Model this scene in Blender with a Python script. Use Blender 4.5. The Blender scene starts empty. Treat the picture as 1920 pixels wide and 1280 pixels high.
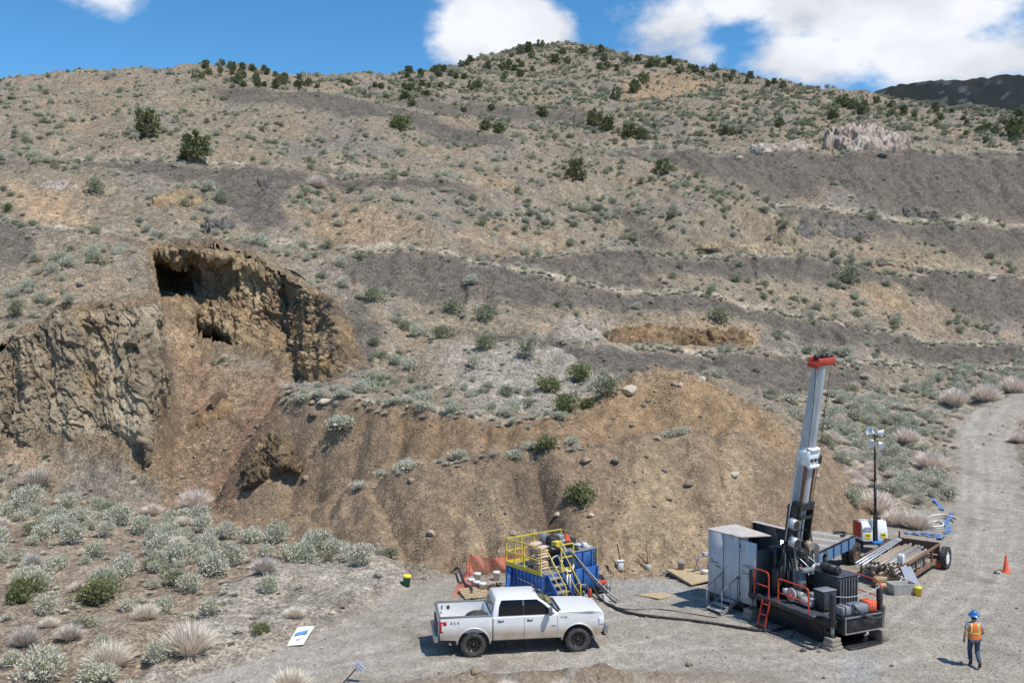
import bpy, bmesh, math, random
import numpy as np
from mathutils import Vector, Matrix
from mathutils.geometry import delaunay_2d_cdt
R = math.radians
SC = bpy.context.scene
COL = SC.collection
# ------------------------------------------------------------------ camera
FPX, CAMH, PITCH = 1867.0, 11.7, R(1.4)
cam = bpy.data.cameras.new('camera')
cam.sensor_width = 36.0
cam.lens = 36.0 * FPX / 1920.0
cam.clip_start, cam.clip_end = 0.5, 9000.0
camo = bpy.data.objects.new('camera', cam)
COL.objects.link(camo)
camo.location = (0, 0, CAMH)
camo.rotation_euler = (R(90) - PITCH, 0, 0)
SC.camera = camo
# ------------------------------------------------------------------ sun and sky
SUNV = Vector((0.80, -0.62, 1.80)).normalized()
sd = bpy.data.lights.new('sun', 'SUN')
sd.energy, sd.angle, sd.color = 4.6, R(0.5), (1.0, 0.955, 0.89)
so = bpy.data.objects.new('sun', sd)
COL.objects.link(so)
so.rotation_euler = SUNV.to_track_quat('Z', 'Y').to_euler()
SC.view_settings.view_transform = 'Standard'
SC.view_settings.look = 'None'
SC.view_settings.gamma = 1.0
SC.view_settings.exposure = 0.0
SC.view_settings.use_curve_mapping = False

def world():
    w = bpy.data.worlds.new('World')
    SC.world = w
    w.use_nodes = True
    nt = w.node_tree
    N, L = nt.nodes, nt.links
    N.clear()
    def nd(t, **k):
        n = N.new(t)
        for a, b in k.items():
            setattr(n, a, b)
        return n
    def mth(op, a, b=None, clamp=False):
        n = nd('ShaderNodeMath', operation=op, use_clamp=clamp)
        for i, v in enumerate((a, b)):
            if v is None: continue
            if isinstance(v, (int, float)): n.inputs[i].default_value = v
            else: L.new(v, n.inputs[i])
        return n.outputs[0]
    sky = nd('ShaderNodeTexSky')
    sky.sky_type = 'NISHITA'
    sky.sun_disc = False
    sky.sun_elevation = math.asin(SUNV.z)
    sky.sun_rotation = math.atan2(SUNV.x, SUNV.y)
    sky.altitude = 1600
    sky.air_density = 0.9
    sky.dust_density = 0.05
    sky.ozone_density = 3.5
    hs = nd('ShaderNodeHueSaturation')
    hs.inputs['Saturation'].default_value = 1.24
    hs.inputs['Hue'].default_value = 0.492
    hs.inputs['Value'].default_value = 1.3
    L.new(sky.outputs[0], hs.inputs['Color'])
    tc = nd('ShaderNodeTexCoord')
    sep = nd('ShaderNodeSeparateXYZ')
    L.new(tc.outputs['Generated'], sep.inputs[0])
    x, y, z = sep.outputs
    # azimuth and elevation of the direction, in degrees
    az = mth('MULTIPLY', mth('ARCTAN2', x, y), 57.2958)
    el = mth('MULTIPLY', mth('ARCSINE', z), 57.2958)
    n1 = nd('ShaderNodeTexNoise'); n1.inputs['Scale'].default_value = 9.0; n1.inputs['Detail'].default_value = 9.0
    n1.inputs['Roughness'].default_value = 0.58
    mp = nd('ShaderNodeMapping'); mp.inputs['Scale'].default_value = (1, 1, 1.7)
    L.new(tc.outputs['Generated'], mp.inputs[0]); L.new(mp.outputs[0], n1.inputs['Vector'])
    n2 = nd('ShaderNodeTexNoise'); n2.inputs['Scale'].default_value = 2.6; n2.inputs['Detail'].default_value = 3.0
    L.new(mp.outputs[0], n2.inputs['Vector'])
    # cumulus banks: (azimuth, elevation, half width, half height, weight)
    field = None
    for (a, e, ha, he, wgt) in CLOUDS:
        dx = mth('DIVIDE', mth('SUBTRACT', az, a), ha)
        dy = mth('DIVIDE', mth('SUBTRACT', el, e), he)
        d = mth('SQRT', mth('ADD', mth('MULTIPLY', dx, dx), mth('MULTIPLY', dy, dy)))
        v = mth('MULTIPLY', mth('SUBTRACT', 1.0, d), wgt)
        field = v if field is None else mth('MAXIMUM', field, v)
    # scattered cloud goes on over the rest of the sky, higher up and behind
    away = mth('MULTIPLY', mth('SUBTRACT', n2.outputs['Fac'], 0.60), 5.0)
    hi = nd('ShaderNodeMapRange'); hi.inputs[1].default_value = 19; hi.inputs[2].default_value = 30
    hi.inputs[3].default_value = -3; hi.inputs[4].default_value = 0
    L.new(el, hi.inputs[0])
    field = mth('MAXIMUM', field, mth('ADD', away, hi.outputs[0]))
    dens = mth('ADD', field, mth('MULTIPLY', mth('SUBTRACT', n1.outputs['Fac'], 0.5), 2.6))
    cov = nd('ShaderNodeMapRange'); cov.interpolation_type = 'SMOOTHSTEP'
    cov.inputs[1].default_value = -0.12; cov.inputs[2].default_value = 0.55
    L.new(dens, cov.inputs[0])
    n3 = nd('ShaderNodeTexNoise'); n3.inputs['Scale'].default_value = 11.0; n3.inputs['Detail'].default_value = 6.0
    L.new(mp.outputs[0], n3.inputs['Vector'])
    br = nd('ShaderNodeMapRange'); br.inputs[1].default_value = 0.3; br.inputs[2].default_value = 0.62
    br.inputs[3].default_value = 0.74; br.inputs[4].default_value = 1.05
    L.new(n3.outputs['Fac'], br.inputs[0])
    cc = nd('ShaderNodeMixRGB'); cc.blend_type = 'MULTIPLY'; cc.inputs[0].default_value = 1.0
    cc.inputs[1].default_value = (0.90 / SKYS, 0.925 / SKYS, 0.98 / SKYS, 1)
    L.new(br.outputs[0], cc.inputs[2])
    mx = nd('ShaderNodeMixRGB')
    L.new(cov.outputs[0], mx.inputs[0]); L.new(hs.outputs[0], mx.inputs[1]); L.new(cc.outputs[0], mx.inputs[2])
    bg = nd('ShaderNodeBackground'); bg.inputs['Strength'].default_value = SKYS
    L.new(mx.outputs[0], bg.inputs[0])
    out = nd('ShaderNodeOutputWorld')
    L.new(bg.outputs[0], out.inputs[0])
SKYS = 0.13
CLOUDS = [(-1.0, 15.9, 4.1, 3.3, 1.8), (-1.6, 19.0, 4.2, 3.2, 1.5), (20.5, 16.0, 7.6, 3.9, 1.4), (25.5, 13.2, 7.5, 2.0, 1.1), (17.0, 14.0, 5.0, 2.0, 1.2), (27, 18, 7, 3, 1.3),
          (9.6, 16.4, 2.6, 2.4, 0.55), (12.8, 17.4, 3.4, 1.8, 0.95), (10.8, 14.3, 2.4, .9, .45), (-25.8, 18.4, 4.0, 1.6, 1.0), (-19.5, 18.9, 4.0, 0.9, 0.75), (-21.0, 16.6, 2.0, 0.8, 0.30),
          (2.6, 18.8, 3.4, .7, 0.45), (-11.5, 18.6, 2.5, .7, .4), (-46, 17, 9, 4, 1.2), (44, 16, 8, 4, 1.2)]
world()
# ------------------------------------------------------------------ noise (numpy)
_rs = np.random.RandomState(7)
_perm = _rs.permutation(256).astype(np.int32)
_perm = np.concatenate([_perm, _perm, _perm])
_gr = _rs.normal(size=(256, 3)).astype(np.float32)
_gr /= np.linalg.norm(_gr, axis=1)[:, None]

def perlin(x, y, z):
    x = np.asarray(x, np.float32); y = np.asarray(y, np.float32); z = np.asarray(z, np.float32) + 0 * x
    xi = np.floor(x).astype(np.int32); yi = np.floor(y).astype(np.int32); zi = np.floor(z).astype(np.int32)
    xf, yf, zf = x - xi, y - yi, z - zi
    fd = lambda t: t * t * t * (t * (t * 6 - 15) + 10)
    u, v, w = fd(xf), fd(yf), fd(zf)
    def g(a, b, c):
        h = _perm[_perm[_perm[(xi + a) & 255] + ((yi + b) & 255)] + ((zi + c) & 255)]
        gv = _gr[h]
        return gv[..., 0] * (xf - a) + gv[..., 1] * (yf - b) + gv[..., 2] * (zf - c)
    lp = lambda a, b, t: a + t * (b - a)
    x00 = lp(g(0, 0, 0), g(1, 0, 0), u); x10 = lp(g(0, 1, 0), g(1, 1, 0), u)
    x01 = lp(g(0, 0, 1), g(1, 0, 1), u); x11 = lp(g(0, 1, 1), g(1, 1, 1), u)
    return lp(lp(x00, x10, v), lp(x01, x11, v), w) * 1.5

def fbm(x, y, z, scale, octaves=4, gain=0.5, ridged=False):
    a, f, s = 1.0, 1.0 / scale, 0
    for o in range(octaves):
        n = perlin(x * f + 17.3 * o, y * f - 9.1 * o, z * f + 3.7 * o)
        if ridged: n = 1 - 2 * np.abs(n)
        s = s + a * n
        a *= gain; f *= 2.03
    return s

def blocks(x, y, z, scale, seed=0):
    """jointed rock: every cell is a tilted facet of its own; returns height and a cell value"""
    x, y, z = x / scale, y / scale, z / scale
    xi, yi, zi = np.floor(x).astype(int), np.floor(y).astype(int), np.floor(z).astype(int)
    best = np.full(x.shape, 1e9); hgt = np.zeros(x.shape); val = np.zeros(x.shape)
    T = np.random.RandomState(99 + seed).uniform(0, 1, (256, 8))
    for a in (-1, 0, 1):
        for b in (-1, 0, 1):
            for c in (-1, 0, 1):
                h = _perm[_perm[_perm[(xi + a) & 255] + ((yi + b) & 255)] + ((zi + c) & 255)]
                t = T[h]
                dx, dy, dz = x - (xi + a + t[..., 0]), y - (yi + b + t[..., 1]), z - (zi + c + t[..., 2])
                d = dx * dx + dy * dy + dz * dz
                m = d < best
                best = np.where(m, d, best)
                hgt = np.where(m, (t[..., 3] - .5) * 1.1 + dx * (t[..., 4] - .5) * 1.6 + dz * (t[..., 5] - .7) * 1.6 + dy * (t[..., 6] - .5), hgt)
                val = np.where(m, t[..., 7], val)
    return hgt, val
# ------------------------------------------------------------------ projection
CP, SP = math.cos(PITCH), math.sin(PITCH)
def unproj(px, py, Y):
    r, u = (px - 960) / FPX, (640 - py) / FPX
    t = Y / (CP + u * SP)
    return (r * t, Y, CAMH + t * (-SP + u * CP))
def flat(px, py, z=0.0):
    r, u = (px - 960) / FPX, (640 - py) / FPX
    t = (z - CAMH) / (-SP + u * CP)
    return Vector((r * t, t * (CP + u * SP), z))
def proj(X, Y, Z):
    dz = Z - CAMH
    d = Y * CP - dz * SP
    return 960 + FPX * X / d, 640 - FPX * (Y * SP + dz * CP) / d

# ------------------------------------------------------------------ tags and objects
def tag(o, label=None, cat=None, group=None, kind=None):
    if label: o['label'] = label
    if cat: o['category'] = cat
    if group: o['group'] = group
    if kind: o['kind'] = kind
    return o
def empty(name, loc=(0, 0, 0), rz=0.0):
    o = bpy.data.objects.new(name, None)
    o.empty_display_size = 0.2
    COL.objects.link(o)
    o.location = loc
    o.rotation_euler = (0, 0, rz)
    return o
def thing(name, label, cat, loc=(0, 0, 0), rz=0.0, group=None):
    return tag(empty(name, loc, rz), label, cat, group)
def copy_tree(o, parent=None):
    c = o.copy(); COL.objects.link(c)
    if parent is not None: c.parent = parent
    for ch in list(o.children): copy_tree(ch, c)
    return c

class MB:
    """collects shapes for one mesh"""
    def __init__(s): s.v, s.f, s.sm = [], [], []
    def add(s, vs, fs, smooth=False, M=None):
        b = len(s.v)
        for p in vs:
            p = Vector(p)
            s.v.append(M @ p if M is not None else p)
        for f in fs:
            s.f.append([i + b for i in f]); s.sm.append(smooth)
        return s
    def box(s, c, d, rz=0.0, rx=0.0, ry=0.0, taper=1.0, bev=0.0):
        x, y, z = d[0] / 2, d[1] / 2, d[2] / 2
        M = Matrix.Translation(c) @ Matrix.Rotation(rz, 4, 'Z') @ Matrix.Rotation(ry, 4, 'Y') @ Matrix.Rotation(rx, 4, 'X')
        if bev <= 0:
            t = taper
            vs = [(-x, -y, -z), (x, -y, -z), (x, y, -z), (-x, y, -z), (-x * t, -y * t, z), (x * t, -y * t, z), (x * t, y * t, z), (-x * t, y * t, z)]
            return s.add(vs, [(3, 2, 1, 0), (4, 5, 6, 7), (0, 1, 5, 4), (1, 2, 6, 5), (2, 3, 7, 6), (3, 0, 4, 7)], False, M)
        b = min(bev, x * .9, y * .9, z * .9)
        vs, fs = [], []
        for (zz, k) in ((-z, b), (-z + b, 0), (z - b, 0), (z, b)):
            X, Y = x - k, y - k
            cx, cy = max(x - b - k * 0.0, 0.001), max(y - b - k * 0.0, 0.001)
            if k: cx, cy = X - b * .4, Y - b * .4
            for p in ((-cx, -Y), (cx, -Y), (X, -cy), (X, cy), (cx, Y), (-cx, Y), (-X, cy), (-X, -cy)): vs.append((p[0], p[1], zz))
        for r in range(3):
            for k in range(8): fs.append((r * 8 + k, r * 8 + (k + 1) % 8, r * 8 + 8 + (k + 1) % 8, r * 8 + 8 + k))
        fs.append(tuple(range(7, -1, -1))); fs.append(tuple(range(24, 32)))
        return s.add(vs, fs, False, M)
    def beam(s, a, b, w, h=None, up=(0, 0, 1)):
        a, b = Vector(a), Vector(b); h = h or w
        d = (b - a); L = d.length
        if L < 1e-6: return s
        d /= L; up = Vector(up)
        if abs(d.dot(up)) > 0.98: up = Vector((1, 0, 0))
        sx = d.cross(up).normalized(); sy = sx.cross(d)
        vs = []
        for p in (a, b):
            for (i, j) in ((-1, -1), (1, -1), (1, 1), (-1, 1)): vs.append(p + sx * (i * w / 2) + sy * (j * h / 2))
        return s.add(vs, [(3, 2, 1, 0), (4, 5, 6, 7), (0, 1, 5, 4), (1, 2, 6, 5), (2, 3, 7, 6), (3, 0, 4, 7)])
    def cyl(s, a, b, r, r2=None, n=12, caps=True):
        a, b = Vector(a), Vector(b); r2 = r if r2 is None else r2
        d = (b - a).normalized()
        up = Vector((0, 0, 1)) if abs(d.z) < 0.9 else Vector((1, 0, 0))
        sx = d.cross(up).normalized(); sy = d.cross(sx)
        vs, fs = [], []
        for (p, q) in ((a, r), (b, r2)):
            for k in range(n):
                t = 2 * math.pi * k / n
                vs.append(p + sx * (q * math.cos(t)) + sy * (q * math.sin(t)))
        s.add(vs, [(k, k + n, (k + 1) % n + n, (k + 1) % n) for k in range(n)], True)
        if caps:
            s.add(vs[:n], [tuple(range(n))]); s.add(vs[n:], [tuple(range(n - 1, -1, -1))])
        return s
    def tube(s, pts, r, n=8, closed=False):
        pts = [Vector(p) for p in pts]
        m = len(pts); rings = []
        pr = None
        for i, p in enumerate(pts):
            a = pts[i - 1] if (i or closed) else p
            b = pts[(i + 1) % m] if (i < m - 1 or closed) else p
            d = (b - a)
            d = d.normalized() if d.length > 1e-9 else Vector((0, 0, 1))
            if pr is None:
                up = Vector((0, 0, 1)) if abs(d.z) < 0.9 else Vector((1, 0, 0))
                sx = d.cross(up).normalized()
            else:
                sx = (pr - d * pr.dot(d)).normalized()
            pr = sx; sy = d.cross(sx)
            rr = r[i] if isinstance(r, (list, tuple)) else r
            rings.append([p + sx * (rr * math.cos(2 * math.pi * k / n)) + sy * (rr * math.sin(2 * math.pi * k / n)) for k in range(n)])
        vs = [q for rg in rings for q in rg]
        fs = []
        for i in range(m if closed else m - 1):
            j = (i + 1) % m
            for k in range(n): fs.append((i * n + k, i * n + (k + 1) % n, j * n + (k + 1) % n, j * n + k))
        s.add(vs, fs, True)
        if not closed:
            s.add(rings[0], [tuple(range(n - 1, -1, -1))]); s.add(rings[-1], [tuple(range(n))])
        return s
    def lathe(s, prof, n=24, M=None, smooth=True, closed=False):
        """prof: (radius, z) turned about z"""
        vs, fs = [], []
        m = len(prof)
        for (r, z) in prof:
            for k in range(n):
                t = 2 * math.pi * k / n
                vs.append((r * math.cos(t), r * math.sin(t), z))
        for i in range(m if closed else m - 1):
            j = (i + 1) % m
            for k in range(n): fs.append((i * n + k, i * n + (k + 1) % n, j * n + (k + 1) % n, j * n + k))
        return s.add(vs, fs, smooth, M)
    def prism(s, poly, y0, y1, M=None, inset=None):
        """poly in xz, extruded along y (concave is fine: n-gon ends)"""
        n = len(poly)
        vs = [(p[0], y0, p[1]) for p in poly] + [(p[0], y1, p[1]) for p in poly]
        fs = [tuple(range(n)), tuple(range(2 * n - 1, n - 1, -1))] + [((k + 1) % n, k, k + n, (k + 1) % n + n) for k in range(n)]
        return s.add(vs, fs, False, M)
    def quad(s, a, b, c, d): return s.add([a, b, c, d], [(0, 1, 2, 3)])
    def build(s, name, mat, parent=None, bevel=0.0, seg=2, smooth=None, shift=None):
        me = bpy.data.meshes.new(name)
        vs = s.v if shift is None else [p - Vector(shift) for p in s.v]
        me.from_pydata([tuple(p) for p in vs], [], s.f)
        if smooth is None: me.polygons.foreach_set('use_smooth', s.sm)
        else: me.polygons.foreach_set('use_smooth', [smooth] * len(s.f))
        me.materials.append(mat)
        bm = bmesh.new(); bm.from_mesh(me)
        bmesh.ops.remove_doubles(bm, verts=bm.verts, dist=1e-5)
        bmesh.ops.recalc_face_normals(bm, faces=bm.faces)
        if bevel > 0:
            es = [e for e in bm.edges if len(e.link_faces) == 2 and e.calc_face_angle(0) > R(25)]
            bmesh.ops.bevel(bm, geom=es, offset=bevel, segments=seg, profile=0.6, affect='EDGES', clamp_overlap=True)
            for f in bm.faces: f.smooth = True
        bm.to_mesh(me); bm.free()
        if bevel > 0: me.set_sharp_from_angle(angle=R(50))
        me.update()
        o = bpy.data.objects.new(name, me)
        COL.objects.link(o)
        if parent is not None: o.parent = parent
        return o

# ------------------------------------------------------------------ materials
MAT = {}
def mat(name, col, rough=0.6, metal=0.0, var=0.12, scale=6.0, dirt=None, dirt_z=None, bump=0.0, emit=None, spec=0.5, streak=False, dirt_amt=0.5, coat=0.0, alpha=1.0):
    m = bpy.data.materials.new(name); m.use_nodes = True
    nt = m.node_tree; N, L = nt.nodes, nt.links
    b = N['Principled BSDF']
    b.inputs['Roughness'].default_value = rough
    b.inputs['Metallic'].default_value = metal
    b.inputs['Specular IOR Level'].default_value = spec
    if coat: b.inputs['Coat Weight'].default_value = coat; b.inputs['Coat Roughness'].default_value = 0.08
    tc = N.new('ShaderNodeTexCoord')
    nz = N.new('ShaderNodeTexNoise'); nz.inputs['Scale'].default_value = scale; nz.inputs['Detail'].default_value = 6
    nz.inputs['Roughness'].default_value = 0.65
    if streak:
        mp = N.new('ShaderNodeMapping'); mp.inputs['Scale'].default_value = (1, 1, 0.18)
        L.new(tc.outputs['Object'], mp.inputs[0]); L.new(mp.outputs[0], nz.inputs['Vector'])
    else:
        L.new(tc.outputs['Object'], nz.inputs['Vector'])
    mr = N.new('ShaderNodeMapRange'); mr.inputs[1].default_value = 0.3; mr.inputs[2].default_value = 0.7
    mr.inputs[3].default_value = 1 - var; mr.inputs[4].default_value = 1 + var
    L.new(nz.outputs['Fac'], mr.inputs[0])
    mu = N.new('ShaderNodeMixRGB'); mu.blend_type = 'MULTIPLY'; mu.inputs[0].default_value = 1
    mu.inputs[1].default_value = (*col, 1)
    L.new(mr.outputs[0], mu.inputs[2])
    last = mu.outputs[0]
    if dirt:
        n2 = N.new('ShaderNodeTexNoise'); n2.inputs['Scale'].default_value = scale * 0.6 + 1; n2.inputs['Detail'].default_value = 8
        n2.inputs['Roughness'].default_value = 0.7
        L.new(tc.outputs['Object'], n2.inputs['Vector'])
        d = N.new('ShaderNodeMapRange'); d.inputs[1].default_value = 0.52; d.inputs[2].default_value = 0.72; d.inputs[4].default_value = dirt_amt
        L.new(n2.outputs['Fac'], d.inputs[0])
        fac = d.outputs[0]
        if dirt_z:
            sp = N.new('ShaderNodeSeparateXYZ'); L.new(tc.outputs['Object'], sp.inputs[0])
            z = N.new('ShaderNodeMapRange'); z.inputs[1].default_value = dirt_z[0]; z.inputs[2].default_value = dirt_z[1]
            z.inputs[3].default_value = 0.95; z.inputs[4].default_value = 0.0
            L.new(sp.outputs[2], z.inputs[0])
            ad = N.new('ShaderNodeMath'); ad.operation = 'MULTIPLY_ADD'
            L.new(n2.outputs['Fac'], ad.inputs[0]); ad.inputs[1].default_value = 1.1; ad.inputs[2].default_value = 0.35
            ml = N.new('ShaderNodeMath'); ml.operation = 'MULTIPLY'; ml.use_clamp = True
            L.new(z.outputs[0], ml.inputs[0]); L.new(ad.outputs[0], ml.inputs[1])
            fac = ml.outputs[0]
        mx = N.new('ShaderNodeMixRGB'); mx.inputs[2].default_value = (*dirt, 1)
        L.new(fac, mx.inputs[0]); L.new(last, mx.inputs[1]); last = mx.outputs[0]
    L.new(last, b.inputs['Base Color'])
    if bump:
        bp = N.new('ShaderNodeBump'); bp.inputs['Strength'].default_value = bump; bp.inputs['Distance'].default_value = 0.02
        L.new(nz.outputs['Fac'], bp.inputs['Height']); L.new(bp.outputs[0], b.inputs['Normal'])
    if emit:
        b.inputs['Emission Color'].default_value = (*emit[0], 1); b.inputs['Emission Strength'].default_value = emit[1]
    if alpha < 1: b.inputs['Alpha'].default_value = alpha
    MAT[name] = m
    return m
def text_mesh(name, body, size, mtl, parent, M, ext=0.002):
    cu = bpy.data.curves.new(name, 'FONT'); cu.body = body; cu.size = size; cu.extrude = ext; cu.align_x = 'CENTER'; cu.align_y = 'CENTER'
    t = bpy.data.objects.new(name, cu); COL.objects.link(t)
    dg = bpy.context.evaluated_depsgraph_get()
    me = bpy.data.meshes.new_from_object(t.evaluated_get(dg))
    bpy.data.objects.remove(t); bpy.data.curves.remove(cu)
    me.transform(M); me.materials.clear(); me.materials.append(mtl)
    o = bpy.data.objects.new(name, me); COL.objects.link(o); o.parent = parent
    return o
# ------------------------------------------------------------------ the lie of the land: surveyed break lines -> triangulated -> fine sheet
LINES = []
def ln(pts, closed=False): LINES.append([p for p in pts])
def W(l): return [unproj(*p) for p in l]
def bench(l, w):
    o = W(l)
    ln(o)
    ln([(p[0] * (1 + w / p[1]), p[1] + w, p[2] + 0.15) for p in o])
    return o
SKYL = [(-900, 150, 190), (-400, 150, 185), (0, 143, 180), (120, 139, 183), (250, 133, 190), (300, 126, 200), (350, 117, 215), (440, 118, 230), (520, 136, 225),
        (600, 152, 215), (680, 155, 225), (760, 137, 250), (850, 118, 275), (930, 97, 295), (1000, 84, 320), (1060, 78, 330), (1110, 84, 325), (1160, 96, 315),
        (1250, 110, 300), (1350, 127, 285), (1450, 149, 268), (1550, 161, 252), (1650, 177, 242), (1750, 194, 232), (1850, 204, 222), (1920, 212, 215), (2300, 250, 205), (2900, 300, 200)]
sk = W(SKYL)
ln(sk)
ln([(p[0] * (1 + 50 / p[1]), p[1] + 50, p[2] - 7) for p in sk])
ln([(p[0] * (1 + 220 / p[1]), p[1] + 220, p[2] - 45) for p in sk])
ln([(p[0] * (1 + 900 / p[1]), p[1] + 900, p[2] - 60) for p in sk])
B7 = bench([(-400, 185, 165), (0, 172, 165), (300, 168, 172), (450, 168, 178), (560, 173, 180), (660, 190, 178), (760, 207, 178), (860, 240, 170), (950, 258, 165)], 4)
B8 = bench([(740, 192, 205), (850, 194, 210), (960, 198, 212), (1080, 204, 210), (1150, 216, 205)], 4)
ln(W([(1150, 190, 235), (1250, 165, 250), (1360, 172, 250)]))
ln(W([(1180, 150, 262), (1250, 138, 270), (1340, 152, 268)]))
B5 = bench([(1050, 265, 178), (1150, 275, 178), (1300, 283, 178), (1400, 287, 178), (1500, 285, 178), (1600, 280, 178), (1700, 277, 180), (1800, 285, 180), (1920, 292, 180), (2300, 310, 178), (2900, 340, 178)], 5)
B6 = bench([(-900, 305, 122), (-400, 300, 122), (0, 296, 122), (180, 300, 122), (330, 302, 124), (500, 312, 126), (650, 322, 128), (800, 338, 128), (900, 345, 130)], 4)
B4 = bench([(1440, 384, 150), (1550, 392, 151), (1650, 400, 152), (1740, 411, 153), (1830, 416, 155), (1920, 420, 157), (2300, 440, 158), (2900, 460, 158)], 4)
B3 = bench([(980, 478, 111), (1080, 474, 116), (1200, 470, 120), (1280, 470, 123), (1350, 476, 126), (1450, 486, 129), (1550, 494, 131), (1640, 500, 133), (1750, 511, 136), (1920, 519, 140), (2300, 540, 142), (2900, 560, 145)], 4)
B2 = bench([(-900, 430, 95), (-400, 425, 95), (0, 420, 95), (150, 428, 95), (300, 440, 96), (450, 447, 97), (600, 459, 98), (720, 460, 100), (850, 472, 101), (960, 502, 102), (1100, 526, 104), (1220, 545, 106), (1350, 566, 108), (1500, 590, 111), (1650, 611, 115), (1750, 634, 118), (1920, 651, 122), (2300, 670, 125), (2900, 690, 128)], 3)
B1 = bench([(1060, 648, 84), (1150, 652, 88), (1300, 655, 92), (1420, 660, 95), (1500, 665, 98), (1600, 672, 102), (1750, 682, 108), (1920, 690, 112), (2300, 700, 115), (2900, 710, 118)], 3)
ln(W([(560, 430, 104), (620, 398, 109), (700, 376, 111), (760, 396, 110), (815, 442, 105)]))
ln(W([(1290, 400, 131), (1360, 372, 138), (1430, 392, 139), (1480, 430, 135)]))
ln(W([(1150, 350, 145), (1230, 318, 155), (1330, 325, 160), (1400, 350, 157)]))
ln(W([(700, 600, 86), (800, 590, 89), (960, 575, 92), (1060, 580, 93)]))
ln(W([(1150, 606, 96.5), (1280, 600, 99), (1400, 612, 101)]))          # top of the orange road cut
ln(W([(1140, 642, 92.5), (1280, 647, 95.6), (1420, 648, 98.5)]))
ln(W([(700, 680, 76), (800, 660, 79), (900, 655, 80), (980, 652, 81.5)]))
ln(W([(1150, 730, 72), (1300, 715, 80), (1400, 720, 84), (1500, 740, 88), (1650, 740, 98), (1750, 722, 104)]))
# benches of the waste dump and the spoil heap
C2 = W([(524, 724, 66), (560, 734, 63.5), (700, 747, 61.5), (800, 762, 60), (900, 777, 58.8), (1000, 787, 58.2), (1060, 778, 58.8), (1110, 750, 59.5), (1165, 714, 61), (1205, 690, 62), (1245, 681, 62.4), (1285, 690, 62.3), (1340, 718, 62), (1400, 750, 61.5), (1470, 785, 61), (1540, 842, 60.5), (1600, 912, 60.5)])
ln(C2)
ln(W([(545, 722, 68), (600, 724, 68), (700, 737, 66), (800, 753, 64.5), (900, 768, 63), (1000, 776, 62)]))
ln(W([(1060, 770, 64), (1120, 762, 67), (1230, 760, 71), (1400, 786, 71), (1540, 816, 72), (1640, 872, 72)]))
ln(W([(560, 950, 59.5), (700, 886, 57.8), (800, 852, 57), (960, 828, 56.2), (1100, 818, 56.4), (1200, 806, 57.4), (1300, 801, 57.8), (1420, 812, 57.8), (1500, 850, 57.5)]))
C1 = W([(560, 962, 57), (660, 913, 56), (740, 880, 55), (860, 850, 54), (960, 840, 53.2), (1090, 830, 53.2), (1200, 818, 53.5), (1300, 812, 54), (1400, 820, 54.5), (1480, 850, 55), (1560, 905, 57), (1610, 945, 58.5)])
ln(C1)
toe = [(440, 1000), (560, 1015), (640, 1025), (740, 1045), (860, 1062), (1000, 1070), (1150, 1075), (1300, 1072), (1420, 1060), (1520, 1030), (1600, 985), (1640, 962)]
ln([tuple(flat(*p)) for p in toe])
# open pit on the left
ln([tuple(flat(*p)) for p in [(-900, 935), (-400, 940), (0, 940), (100, 935), (200, 938), (300, 945), (400, 955)]])
ln(W([(-900, 860, 66), (-400, 860, 66), (0, 862, 66), (100, 842, 66.5), (200, 862, 66), (300, 905, 65)]))
RIM = W([(-900, 640, 70), (-400, 640, 70), (0, 642, 70.2), (60, 612, 70.5), (130, 577, 71), (250, 563, 72), (284, 560, 73)])
ln(RIM)
ln(W([(318, 925, 66.0), (322, 760, 73.5), (300, 600, 82)]))            # foot of the inner side of the left wall
ln(W([(296, 560, 75), (285, 545, 79), (275, 520, 83), (268, 466, 88)]))
ln(W([(300, 570, 86), (345, 606, 86), (372, 658, 84), (470, 668, 83), (540, 690, 81), (572, 722, 78), (620, 716, 75), (690, 694, 75)]))
BRIM = W([(270, 465, 90), (330, 449, 91.5), (400, 451, 92), (480, 476, 91), (550, 516, 89), (610, 546, 86), (640, 590, 82), (652, 640, 79), (690, 690, 76)])
ln(BRIM)
ln(W([(392, 957, 62), (440, 880, 67), (482, 800, 72), (532, 722, 77.6)]))
ln(W([(340, 800, 73), (420, 800, 72.6)]))
ln(W([(335, 690, 80), (400, 676, 82), (470, 676, 81.5)]))
ln(W([(440, 990, 58.5), (492, 900, 60), (522, 800, 62.5), (528, 730, 66)]))
# sage field, haul road, pad
ln(W([(1640, 872, 72), (1650, 800, 84)])); ln(W([(1700, 800, 84), (1800, 780, 90), (1850, 747, 99), (1920, 731, 105), (2300, 735, 108), (2900, 740, 110)]))
ln(W([(1690, 900, 67.5), (1785, 843, 78)])); ln(W([(1920, 772, 92), (2300, 790, 92), (2900, 800, 92)])); ln(W([(1905, 900, 68), (2300, 905, 68), (2900, 905, 68)]))
ln([tuple(flat(*p)) for p in [(1720, 960), (1920, 965), (2300, 970), (2900, 970)]])
ln([(x, 44.0, 0) for x in (-75, -50, -35, -20)]); ln([(x, 44.0, 0) for x in (26, 40, 60, 80)])
ln([(x, 29.5, 0) for x in (-70, -45, -30, -20, -10, 0, 10, 20, 30, 45, 70)])
ln([(x, 36.0, 0) for x in (-70, -45, -30, -20, -10, 0, 10, 20, 30, 45, 70)])
ln([(x, 2.0, 8.9) for x in (-60, -30, 0, 30, 60)]); ln([(x, -60.0, 13) for x in (-200, 0, 200)])
ln([(-1500, 1150, 0), (-600, 300, 20), (-300, 70, 0), (-300, 29.5, 0), (-300, 2, 6)])
ln([(2000, 1150, 0), (700, 300, 20), (300, 100, 2), (300, 60, 0), (300, 29.5, 0), (300, 2, 6)])
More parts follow.
